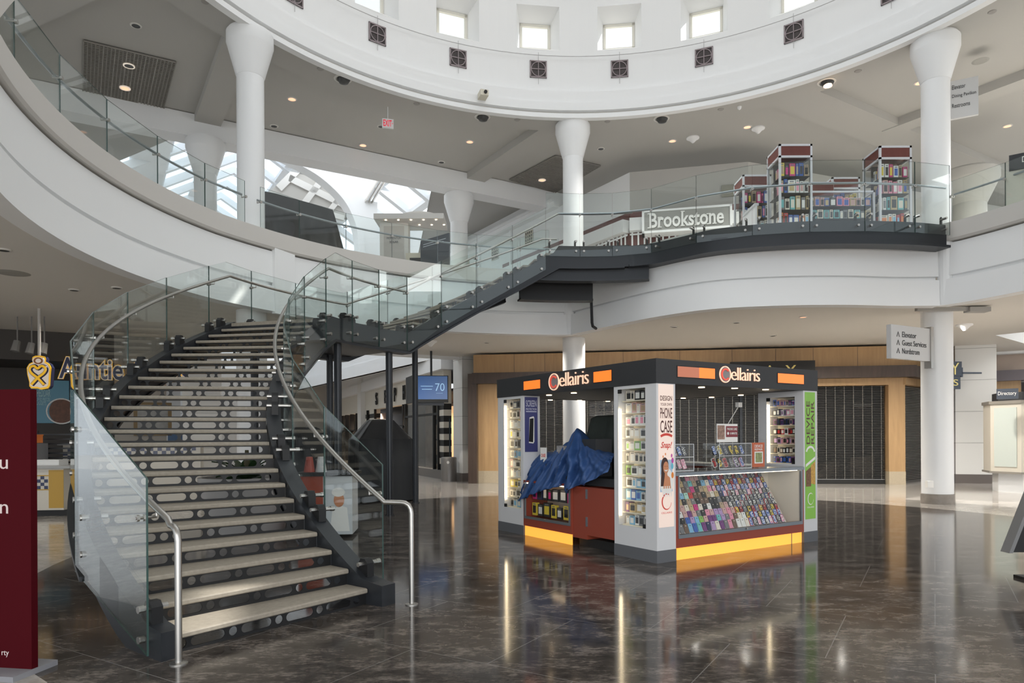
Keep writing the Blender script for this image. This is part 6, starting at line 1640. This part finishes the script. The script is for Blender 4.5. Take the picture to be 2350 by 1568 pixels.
for ch, px in (('S', 866), ('E', 887), ('P', 909), ('H', 930), ('O', 953), ('R', 977), ('A', 1003)):
    text_mb(mb, fs.sub(sx(px), 3.45, .04), ch, .34, .62, .05, bold=.02)
mb.build('lettering', BLACK, sh)
xs = sx(1013); xd0, xd1 = sx(905), sx(930)
mb = MB(); nb_ = 13
zz = 0
for k in range(nb_):
    pass
st = MB(); sw = MB()
for (a_, b_) in ((XR-.55, XR), (XL, XL+.5), (XL+.9, XL+2.2)):
    for k in range(13):
        (st if k % 2 else sw).fbox(fs, a_, b_, .1+.22*k, .1+.22*(k+1), -.3, -.02 if a_ > XL+.6 and a_ < XR-1 else 0)
st.build('black_stripes', BLACK, sh); sw.build('white_stripes', BEIGE, sh)
mb = MB()
xw0, xw1 = sx(930), XR-.55
for a_ in (xw0, sx(995), xw1-.06, XL+.5, XL+2.3, xw0-.35): mb.fbox(fs, a_, a_+.10, .1, 2.95, -.05, .06)
mb.fbox(fs, xw0, xw1, 2.35, 2.43, -.05, .05); mb.fbox(fs, XL+.5, xw0, 2.0, 2.05, -.05, .03); mb.build('window_frame', BLACK, sh)
mb = MB(); mb.fbox(fs, xw0-.1, XR, 0, .32, -.2, .1); mb.build('sill', mat('sill_grey', (.15, .14, .135), .4), sh)
mb = MB(); mb.fbox(fs, xw0, xw1, .32, 2.95, -.02, -.01); mb.build('window_glass', SHOPG, sh)
mb = MB(); xa, xb = sx(988), sx(1008); mb.fbox(fs, xa, xb+.5, .5, 2.2, -.25, -.2); pw = mb.build('window_poster', mat('slate_poster', (.04, .06, .08), .4), sh)
for a_, b_ in ((0, 1.45), (.45, 1.45), (0, .85), (.45, .85)): mb = MB(); mb.fbox(fs, xa+.05+a_, xa+.42+a_, b_, b_+.55, -.2, -.19); mb.build('portrait_print', mat('portrait', (.62, .47, .38), .5, noise=.5, nscale=9), pw)
mb = MB(); mb.fbox(fs, xd0, xd1, .1, 2.6, -2.2, -2.1); mb.fbox(fs, xd0-.6, xd1+.4, 2.6, 2.9, -2.3, -2.2); mb.build('lit_interior', WARM, sh)
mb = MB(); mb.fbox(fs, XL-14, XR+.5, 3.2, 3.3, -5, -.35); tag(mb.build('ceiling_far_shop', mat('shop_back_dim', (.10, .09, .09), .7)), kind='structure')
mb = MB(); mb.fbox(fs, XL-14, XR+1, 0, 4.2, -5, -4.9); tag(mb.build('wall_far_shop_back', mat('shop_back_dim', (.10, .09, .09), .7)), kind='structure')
mb = MB()
rnd = random.Random(9)
SHF = mat('shop_shelf_glow', (.25, .18, .12), .5, emit=(1, .5, .25), es=.5)  # warm interior light put into the shelf boards as emission
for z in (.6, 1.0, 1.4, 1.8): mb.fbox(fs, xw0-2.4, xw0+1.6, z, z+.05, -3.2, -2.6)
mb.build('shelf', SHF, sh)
goods('cosmetics_box', 'box', 'cosmetics on the far shop shelves', fs.pt(xw0-2.2, 0, -2.7), fs.r, 3.4, [1.05, 1.45, .65], .26, .2, 12, ['orange', 'red', 'cream', 'black', 'tan'], 'striped cosmetics shop', seed=77, gap=.06)
mb = MB(); mb.fbox(fs, XL-.9, XL-.02, 0, 4.6, -.4, .25); tag(mb.build('pier', PIER), 'white square pier left of the cosmetics shop front', 'pier')
for a_, e_ in ((xw0+.6, 260), (xw0-1.6, 260), (XL-3, 260), (XL-6, 260)):  # added fill spots brightening the dark shop interiors
    l = bpy.data.lights.new('shop_fill_spot', 'SPOT'); l.energy = e_; l.spot_size = R_(140); l.spot_blend = .6; l.shadow_soft_size = .08; l.color = (1, .80, .60)
    o = bpy.data.objects.new('shop_fill_spot', l); COL.objects.link(o); o.location = fs.pt(a_, 3.1, -1.1)
mb = MB(); mb.fbox(fs, XL-.2, XR, 0, 3.2, -3.5, -3.4); mb.build('inner_wall', mat('shop_inner_wall', (.45, .36, .30), .6, noise=.7, nscale=2.2), sh)
# next shops farther left
xn = sx(757)
sh = thing('storefront', fs.pt(XL-4, 0, 0), 'farther shop front with cream band and wide dark-framed window, left of the striped one', 'storefront')
mb = MB(); mb.fbox(fs, XL-11, XL-.9, 2.9, 3.95, -.3, -.02); mb.build('sign_band', BEIGE, sh)
mb = MB()
for x_ in (XL-1.0, XL-2.6, XL-4.2, XL-5.8, XL-7.6, XL-10): mb.fbox(fs, x_-.1, x_, .1, 2.9, -.2, 0)
mb.fbox(fs, XL-10, XL-1, 1.9, 1.97, -.2, 0); mb.build('window_frame', BLACK, sh)
mb = MB(); mb.fbox(fs, XL-10, XL-1, .1, 2.9, -1.6, -1.5); mb.build('display_back', mat('display_pale', (.45, .44, .44), .6, noise=.5, nscale=1.4), sh)
mb = MB(); mb.fbox(fs, XL-3.4, XL-1.6, 1.2, 2.3, -.9, -.85); mb.build('display_poster', mat('warm_poster', (.6, .3, .2), .5, noise=.6, nscale=3), sh)
for i, s_ in enumerate((11, 13.5, 17)):
    mb = MB(); mb.fbox(fs, XL-s_, XL-s_+.8, 0, 4.6, -.4, .2); tag(mb.build('pier', PIER), 'pale square pier along the far wing shops, %s beyond the cream band' % ORD[i+1], 'pier', 'far wing piers')
mb = MB(); mb.fbox(fs, 0, XL-11, 0, 4.3, -.6, -.4); tag(mb.build('wall_wing_lower_right', mat('far_wall', (.55, .52, .48), .6)), kind='structure')
mb = MB(); mb.fbox(fs, 0, XR+.4, 3.95, 4.45, -.35, .22); mb.fbox(fs, 0, XR+.4, 4.45, 5.75, -.35, .12); tag(mb.build('trim_21', WLIN), kind='structure')
# far end of the wing at ground level
mb = MB(); fo2 = Fr(AX, WX); mb.fbox(fo2, -9, 9, 0, 5.8, -26, -25.8); tag(mb.build('wall_wing_lower_end', mat('far_wall', (.55, .52, .48), .6)), kind='structure')
fz = Fr(A2, WD); mb = MB(); mb.fbox(fz, 1.0, 28, 0, 4.4, -.3, 0); tag(mb.build('wall_wing_lower_left', mat('far_wall', (.55, .52, .48), .6)), kind='structure')
# covered black kiosk between stair and wing
c = atz(862, 1152, 0)+V((0, .6, 0)); c = V((c.x, c.y, 0)); ex = V((.9, .43, 0)).normalized(); ey = V((-.43, .9, 0)).normalized()
drape('covered_kiosk', 'kiosk under a black cloth cover with raised middle, behind the stair foot', 'kiosk', [(rect(c, ex, ey, .42, .5), 1.98), (rect(c, ex, ey, .55, .6), 1.95), (rect(c, ex, ey, 1.25, 1.2), 1.52), (rect(c, ex, ey, 1.32, 1.3), 1.48), (rect(c, ex, ey, 1.36, 1.35), .8), (rect(c, ex, ey, 1.42, 1.4), .02)], BLK, 6, amp=.07, seed=3)
c2 = c+V((-1.95, .3, 0))
drape('covered_kiosk', 'second black-covered kiosk seen through the inner stair glass', 'kiosk', [(rect(c2, ex, ey, .5, .5), 1.80), (rect(c2, ex, ey, .6, .6), 1.76), (rect(c2, ex, ey, 1.2, 1.2), 1.42), (rect(c2, ex, ey, 1.26, 1.3), .8), (rect(c2, ex, ey, 1.3, 1.35), .02)], BLK, 6, amp=.07, seed=5)
# food stand with chef poster behind the inner glass
c = atz(745, 1235, 0); t = thing('food_stand', V((c.x, c.y+.3, 0)), 'food stand with orange-red side and chef poster, seen through the stair glass', 'stand')
fr = Fr(V((c.x, c.y, 0)), V((1, .1, 0)))
mb = MB(); mb.fbox(fr, -.40, -.02, .05, .95, -.7, 0); mb.build('red_side', mat('stand_red', (.42, .08, .04), .45), t)
mb = MB(); mb.fbox(fr, -.02, .42, .05, .95, -.7, .0); pn = mb.build('white_side', mat('stand_white', (.62, .64, .66), .4), t)
mb = MB(); mb.fbox(fr, -.45, .47, .95, 1.0, -.8, .05); mb.build('top', BLACK, t)
mb = MB(); disc(mb, fr, .22, .58, .08, .11, .002, .002); mb.build('face_print', SKIN, pn)
mb = MB(); disc(mb, fr, .21, .70, .10, .07, .004, .002); mb.prism([fr.pt(.08, .1, .002), fr.pt(.38, .1, .002), fr.pt(.34, .46, .002), fr.pt(.24, .5, .002), fr.pt(.12, .44, .002)], fr.n*.002); mb.build('chef_print', WHT, pn)
for i, (a_, m) in enumerate(((-.28, mat('cup_red', (.45, .08, .05), .4)), (-.1, SG))):
    mb = MB(); p = fr.pt(a_, 0, -.3); mb.lathe((p.x, p.y), [(.09, 1.0), (.05, 1.24)], 16); tag(mb.build('cone_holder', m), '%s cone holder on the food stand top' % ('red' if i == 0 else 'pale grey'), 'holder')
# planter under the stair
c = V((-4.2, 10.9, 0)); t = thing('planter', c, 'large round white planter under the stair', 'planter')
mb = MB(); mb.lathe((c.x, c.y), [(.55, 0), (.72, .85), (.72, .93), (.66, .93), (.64, .86), (.01, .86)], 36); mb.build('pot', mat('planter_white', (.36, .35, .34), .4), t, True)
LEAF = mat('dark_leaf', (.03, .07, .025), .4, noise=.4, nscale=8)
pl = thing('potted_plant', c+V((0, 0, .86)), 'dark green broad-leaved plant growing in the round planter under the stair', 'plant')
rnd = random.Random(12)
mb = MB()
for k in range(46):
    a_ = rnd.uniform(0, 2*PI); el = rnd.uniform(.25, 1.2); Ln = rnd.uniform(.45, .8); w = rnd.uniform(.05, .10)
    d = V((math.cos(a_)*math.cos(el), math.sin(a_)*math.cos(el), math.sin(el))); sd_ = V((-math.sin(a_), math.cos(a_), 0))
    rows = []
    for i in range(7):
        s_ = i/6; p = c+V((0, 0, .86))+d*Ln*s_+V((0, 0, -.35*s_*s_*Ln)); ww = w*math.sin(PI*min(1, s_*.96+.04))+.003
        rows.append([p-sd_*ww+V((0, 0, .02)), p, p+sd_*ww+V((0, 0, .02))])
    mb.grid(rows)
mb.build('leaves', LEAF, pl, True)['kind'] = 'stuff'
mb = MB(); mb.lathe((c.x, c.y), [(.07, .86), (.03, 1.35)], 8); mb.build('stem', mat('stem_green', (.08, .07, .03), .6), pl)

# ================================================================== PRETZEL SHOP ON THE LEFT
q0 = V((-16.6, 15.2, 0)); q1 = V((-8.9, 19.3, 0)); fp = Fr(q0, q1-q0); Lp = (q1-q0).length
sp = lambda px: fx(px, fp)
xm = sp(262)
GRW = mat('taupe_wall', (.30, .28, .25), .6)
mb = MB(); mb.fbox(fp, xm, Lp-.7, 0, ZL, -.3, 0); tag(mb.build('wall_left', GRW), kind='structure')
mb = MB(); mb.fbox(fp, -2, xm, 0, ZL, -2.6, -2.5); mb.fbox(fp, -2, xm, 3.55, ZL, -2.5, 0); tag(mb.build('wall_shop_dark', mat('shop_dark_brown', (.05, .042, .036), .6)), kind='structure')
ps = thing('shop_counter', fp.pt(sp(110), 0, 2.6), 'pretzel shop counter with white tiles and a blue and white checker band', 'counter')
cq = atz(110, 1185, 0); fc = Fr(V((cq.x, cq.y, 0)), V((1, .10, 0)))
TILE = mat('white_tile', (.62, .58, .50), .3)
mb = MB(); mb.fbox(fc, -2.6, .30, .12, .95, -1.0, 0); mb.build('tiled_front', TILE, ps)
mb = MB(); mb.fbox(fc, -2.6, .36, 0, .12, -1.0, -.03); mb.build('toe_kick', BLACK, ps)
mb = MB(); mb.fbox(fc, -2.7, .45, .95, 1.0, -1.1, .06); mb.build('counter_top', mat('counter_grey', (.36, .36, .35), .3), ps)
YEL = mat('yellow_tile', (.50, .30, .05), .4); NV_ = mat('navy_tile', (.02, .03, .09), .3)
mb = MB(); mb.fbox(fc, .02, .30, .16, .92, 0, .006); mb.fbox(fc, -2.6, .02, .52, .54, 0, .006); mb.fbox(fc, -2.6, .02, .80, .82, 0, .006); mb.build('yellow_tiles', YEL, ps)
mb = MB(); n_ = 0
for i in range(38):
    for j in range(4):
        if (i+j) % 2: mb.fbox(fc, -2.6+.0685*i, -2.6+.0685*(i+1), .54+.065*j, .54+.065*(j+1), 0, .005)
mb.build('checker_tiles', NV_, ps)
# second checker counter behind the stair
q = atz(330, 1160, 0); f2 = Fr(V((q.x, q.y, 0)), V((1, .35, 0))); t = thing('shop_counter', q, 'counter with blue and white checker band glimpsed through the stair risers', 'counter')
mb = MB(); mb.fbox(f2, -1.6, 1.2, 0, 1.40, -.8, 0); mb.build('tiled_front', TILE, t); mb = MB()
for i in range(30):
    for j in range(3):
        if (i+j) % 2: mb.fbox(f2, -1.6+.09*i, -1.6+.09*(i+1), 1.08+.085*j, 1.08+.085*(j+1), 0, .005)
mb.build('checker_tiles', NV_, t)
mb = MB(); mb.fbox(f2, -1.7, 1.3, 1.40, 1.44, -.9, .05); mb.build('counter_top', mat('counter_grey', (.36, .36, .35), .3), t)
# menu boards
TEAL = mat('menu_teal', (.035, .12, .17), .4, emit=(.05, .2, .28), es=.15); MT = mat('menu_text', (.45, .65, .65), .5); CHOC = mat('printed_pretzel_bites', (.16, .06, .03), .5, noise=.7, nscale=12)
a_, b_ = fx(70, fp, -2.45), fx(158, fp, -2.45); zt, zb = zat(110, 868, 19), zat(110, 970, 19)
t = thing('menu_board', fp.pt((a_+b_)/2, zb, -2.45), 'teal menu board reading cheddar with a bowl of pretzel bites, behind the red banner edge', 'menu')
mb = MB(); mb.fbox(fp, a_, b_, zb, zt, -2.5, -2.42); mb.build('board', TEAL, t)
fm = fp.sub(a_, zb, -2.42); Wm = b_-a_; Hm = zt-zb
mb = MB(); text_mb(mb, fm.sub(Wm*.30, Hm*.84), 'BACON', Wm*.3, .17, .004, bold=.01); text_mb(mb, fm.sub(Wm*.30, Hm*.70), 'CHEDDAR', Wm*.42, .22, .004, bold=.01); text_mb(mb, fm.sub(Wm*.30, Hm*.55), 'STUFFED PRETZEL', Wm*.42, .10, .004); text_mb(mb, fm.sub(Wm*.25, Hm*.46), 'NUGGETS', Wm*.3, .10, .004); mb.build('lettering', MT, t)
mb = MB(); disc(mb, fm, Wm*.80, Hm*.28, .30, .36, .002, .01, 28); mb.build('bowl_print', CHOC, t); mb = MB(); ringarc(mb, fm, Wm*.8, Hm*.28, .34, .375, 0, 2*PI, .002, .012, 30); mb.build('bowl_rim_print', WHT, t)
for px, py, w_, h_, m, lb, bd in ((350, 962, .66, .9, mat('dark_gold_frame', (.16, .10, .03), .5), 'dark gold framed picture on the taupe wall behind the stair', 'pic'), (456, 945, .42, .52, TEAL, 'teal poster with pretzel bites on the taupe wall behind the stair', 'bake'), (408, 1000, .32, .26, mat('navy_print', (.04, .09, .18), .5), 'small navy notice behind the stair risers', 'note')):
    x_ = sp(px); z_ = zat(px, py, fp.pt(x_, 0, 0).y); k_ = fp.pt(x_, 0, 0).y/FPX
    w_ = {'pic': 62, 'bake': 34, 'note': 34}[bd]*k_*1.25; h_ = {'pic': 76, 'bake': 110, 'note': 26}[bd]*k_
    t = thing('wall_poster', fp.pt(x_, z_-h_/2, .02), lb, 'poster'); mb = MB(); mb.fbox(fp, x_-w_/2, x_+w_/2, z_-h_/2, z_+h_/2, 0, .04); mb.build('board', m, t)
    if bd == 'pic':
        mb = MB(); mb.fbox(fp, x_-w_*.4, x_+w_*.4, z_-h_*.42, z_+h_*.42, .04, .045); mb.build('picture', mat('picture_grey', (.25, .25, .24), .5, noise=.6, nscale=4), t)
    if bd == 'bake':
        mb = MB(); text_mb(mb, fp.sub(x_, z_+h_*.36, .04), 'BACON', w_*.8, .16, .004, bold=.01); text_mb(mb, fp.sub(x_, z_+h_*.22, .04), 'CHEDDAR', w_*.8, .12, .004, bold=.01); mb.build('lettering', WHT, t)
        mb = MB(); disc(mb, fp, x_, z_-h_*.2, w_*.42, w_*.42, .042, .01); mb.build('bites_print', CHOC, t)
# blade sign with pretzel
NVY = mat('sign_navy', (.02, .025, .10), .4); YE = mat('sign_yellow', (.85, .48, .02), .4, emit=(1, .55, .03), es=.25); CRM = mat('sign_cream', (.85, .74, .62), .4, emit=(.9, .8, .7), es=.15)
q = atd(91, 855, 14.5); k_ = 14.5/FPX; fr = Fr(q, V((1, .12, 0)))
t = thing('pretzel_sign', V((q.x, q.y, q.z-.36)), 'hanging pretzel-shaped blade sign in yellow, cream and navy with a halo', 'sign')
def blob(sc):
    pts = []
    for x_, y_ in ((-.16, -.36), (-.03, -.36), (.04, -.385), (.18, -.36), (.22, -.30), (.235, -.05), (.25, .10), (.21, .19), (.13, .24), (.14, .30), (.12, .355), (.03, .375), (-.07, .37), (-.13, .34), (-.14, .28), (-.12, .23), (-.20, .19), (-.25, .10), (-.24, -.05), (-.20, -.22), (-.20, -.31)): pts.append((x_*sc, y_*sc))
    return pts
s0 = .36/.385*78/72*k_*72/.72 if False else 78*k_/.76
for nm, sc, c0_, c1_, m in (('backing', 1.0, -.10, .0, NVY), ('outline', 1.0, 0, .03, YE), ('face', .90, .03, .045, CRM)):
    mb = MB(); mb.prism([fr.pt(x_*s0*(1 if nm != 'backing' else 1.06), y_*s0, c0_) for x_, y_ in blob(sc)], fr.n*(c1_-c0_)); mb.build(nm, m, t)
def knot(r, m, nm, c):
    pts = []
    for i in range(25):
        a_ = -PI*.30+(PI*1.6)*i/24
        pts.append(fr.pt(0, 0, c))
    L_ = [(-.13, -.27), (-.02, -.14), (.07, -.03), (.13, .02), (.155, .07), (.14, .125), (.08, .15), (.02, .12), (0, .06)]
    def seg(P_): 
        mb = MB(); mb.tube(cr([fr.pt(x_*s0, (y_-.03)*s0, c) for x_, y_ in P_], 4), r*s0, 8); return mb
    A_ = [(.13, -.25), (.0, -.10), (-.12, -.0), (-.165, .08), (-.14, .145), (-.07, .165), (0, .11), (.07, .165), (.14, .145), (.165, .08), (.12, 0), (0, -.10), (-.13, -.25)]
    seg(A_).build(nm, m, t, True)
knot(.046, NVY, 'pretzel_outline', .045); knot(.032, YE, 'pretzel', .065)
mb = MB(); ringarc(mb, fr.sub(0, .255*s0, .045), 0, 0, .05*s0, .075*s0, 0, 2*PI, 0, .015, 24, sx=1.25)
mb.build('halo', mat('halo_brown', (.35, .12, .03), .5), t)
mb = MB(); mb.cyl(fr.pt(-.03, .36*s0, -.05), V((fr.pt(-.03, 0, -.05).x, fr.pt(-.03, 0, -.05).y, ZL)), .03, 8); mb.build('rod', mat('rod_white', (.5, .48, .45), .5), t)
# shop name
x0_, x1_ = sp(138), sp(430); yA = (x0_+x1_)/2; z_ = zat(220, 850, fp.pt(yA, 0, 0).y)
t = thing('shop_sign', fp.pt(yA, z_-.3, .1), 'large navy and yellow pretzel shop lettering seen partly through the stair glass', 'sign')
for bld, m, c0_ in ((.07, YE, .10), (.045, CRM, .13), (.012, NVY, .15)):
    mb = MB(); text_mb(mb, fp.sub(yA, z_, c0_), "Auntie Anne's", x1_-x0_+bld*1.5, .56+bld, .03, bold=bld); mb.build('lettering', m, t)
for px, py in ((40, 795), (73, 800), (102, 800)):
    q = atd(px, py, 15.5); t = thing('track_spotlight', q, 'dim track spotlight in the dark pretzel shop ceiling, %s' % {40: 'left one', 73: 'middle one', 102: 'right one'}[px], 'light', 'track spotlights')
    mb = MB(); mb.cyl(q+V((0, 0, .12)), q-V((.02, .05, .12)), .07, 10, .09); mb.cyl(q+V((0, 0, .1)), V((q.x, q.y, ZL)), .015, 6); mb.build('head', mat('track_grey', (.22, .21, .2), .5), t)
# clutter on the counter
for px, py, w_, h_, cn, lb in ((80, 1078, .5, .45, 'grey', 'steel pretzel warmer on the pretzel shop counter'), (120, 1040, .9, .7, 'black', 'black rack on the pretzel shop counter'), (85, 1045, .25, .25, 'orange', 'small orange snack box on the warmer'), (137, 1088, .5, .16, 'white', 'low white tray on the pretzel shop counter')):
    q = atd(px, py, 14.6 if cn != 'orange' else 14.5); z0_ = 1.0 if cn != 'orange' else 1.46
    mb = MB()
    if cn == 'black':
        for k in range(7): mb.box((q.x-w_/2, 14.7, z0_+.02+k*.1), (q.x+w_/2, 15.0, z0_+.05+k*.1))
        for s_ in (-w_/2, w_/2-.03): mb.box((q.x+s_, 14.75, z0_), (q.x+s_+.03, 14.8, z0_+.72))
    elif cn == 'grey': mb.box((q.x-w_/2, 14.3, z0_), (q.x+w_/2, 14.65, z0_+h_)); mb.box((q.x-w_/2+.04, 14.28, z0_+.05), (q.x+w_/2-.04, 14.3, z0_+h_-.05))
    else: mb.box((q.x-w_/2, 14.2, z0_), (q.x+w_/2, 14.5, z0_+h_*.6)); mb.box((q.x-w_/2-.01, 14.19, z0_+h_*.6), (q.x+w_/2+.01, 14.51, z0_+h_*.7))
    tag(mb.build('counter_item', pm(cn)), lb, 'counter item')

mb = MB(); mb.add([V((14, 33, 0)), V((34, 14, 0)), V((34, 14, 12)), V((14, 33, 12))], [(0, 1, 2, 3)]); tag(mb.build('wall_east', WHITE), kind='structure')
# ================================================================== RED BANNER IN THE LEFT FOREGROUND
D = 4.52
a, b = atd(-150, 1200, D+.12), atd(71, 1200, D); fr = Fr(V((a.x, a.y, 0)), V((b.x-a.x, b.y-a.y, 0))); Lr = V((b.x-a.x, b.y-a.y, 0)).length
ztop = zat(71, 893, D)
t = thing('banner_stand', V(((a.x+b.x)/2, (a.y+b.y)/2, 0)), 'dark red upright banner with white words, cut by the left picture edge', 'banner')
mb = MB(); mb.fbox(fr, 0, Lr, .035, ztop, -.05, 0); mb.build('panel', mat('banner_red', (.055, .001, .004), .7, spec=.1), t)
mb = MB(); mb.fbox(fr, -.1, Lr+.01, 0, .035, -.2, .15); mb.build('foot', mat('foot_grey', (.25, .25, .27), .4), t)
mb = MB()
X = lambda px: fx(px, fr)
Y_ = lambda y: zat(20, y, D)
for s, xr, y0_, h_, w_ in (('u', 17, 1077, .062, .062), ('n', 17, 1180, .062, .062), ('rty', 17, 1512, .042, .055)):
    text_mb(mb, fr.sub(X(xr)-w_, Y_(y0_), .0), s, w_, h_, .002, center=False)
mb.build('lettering', mat('banner_text', (.62, .52, .50), .5), t)
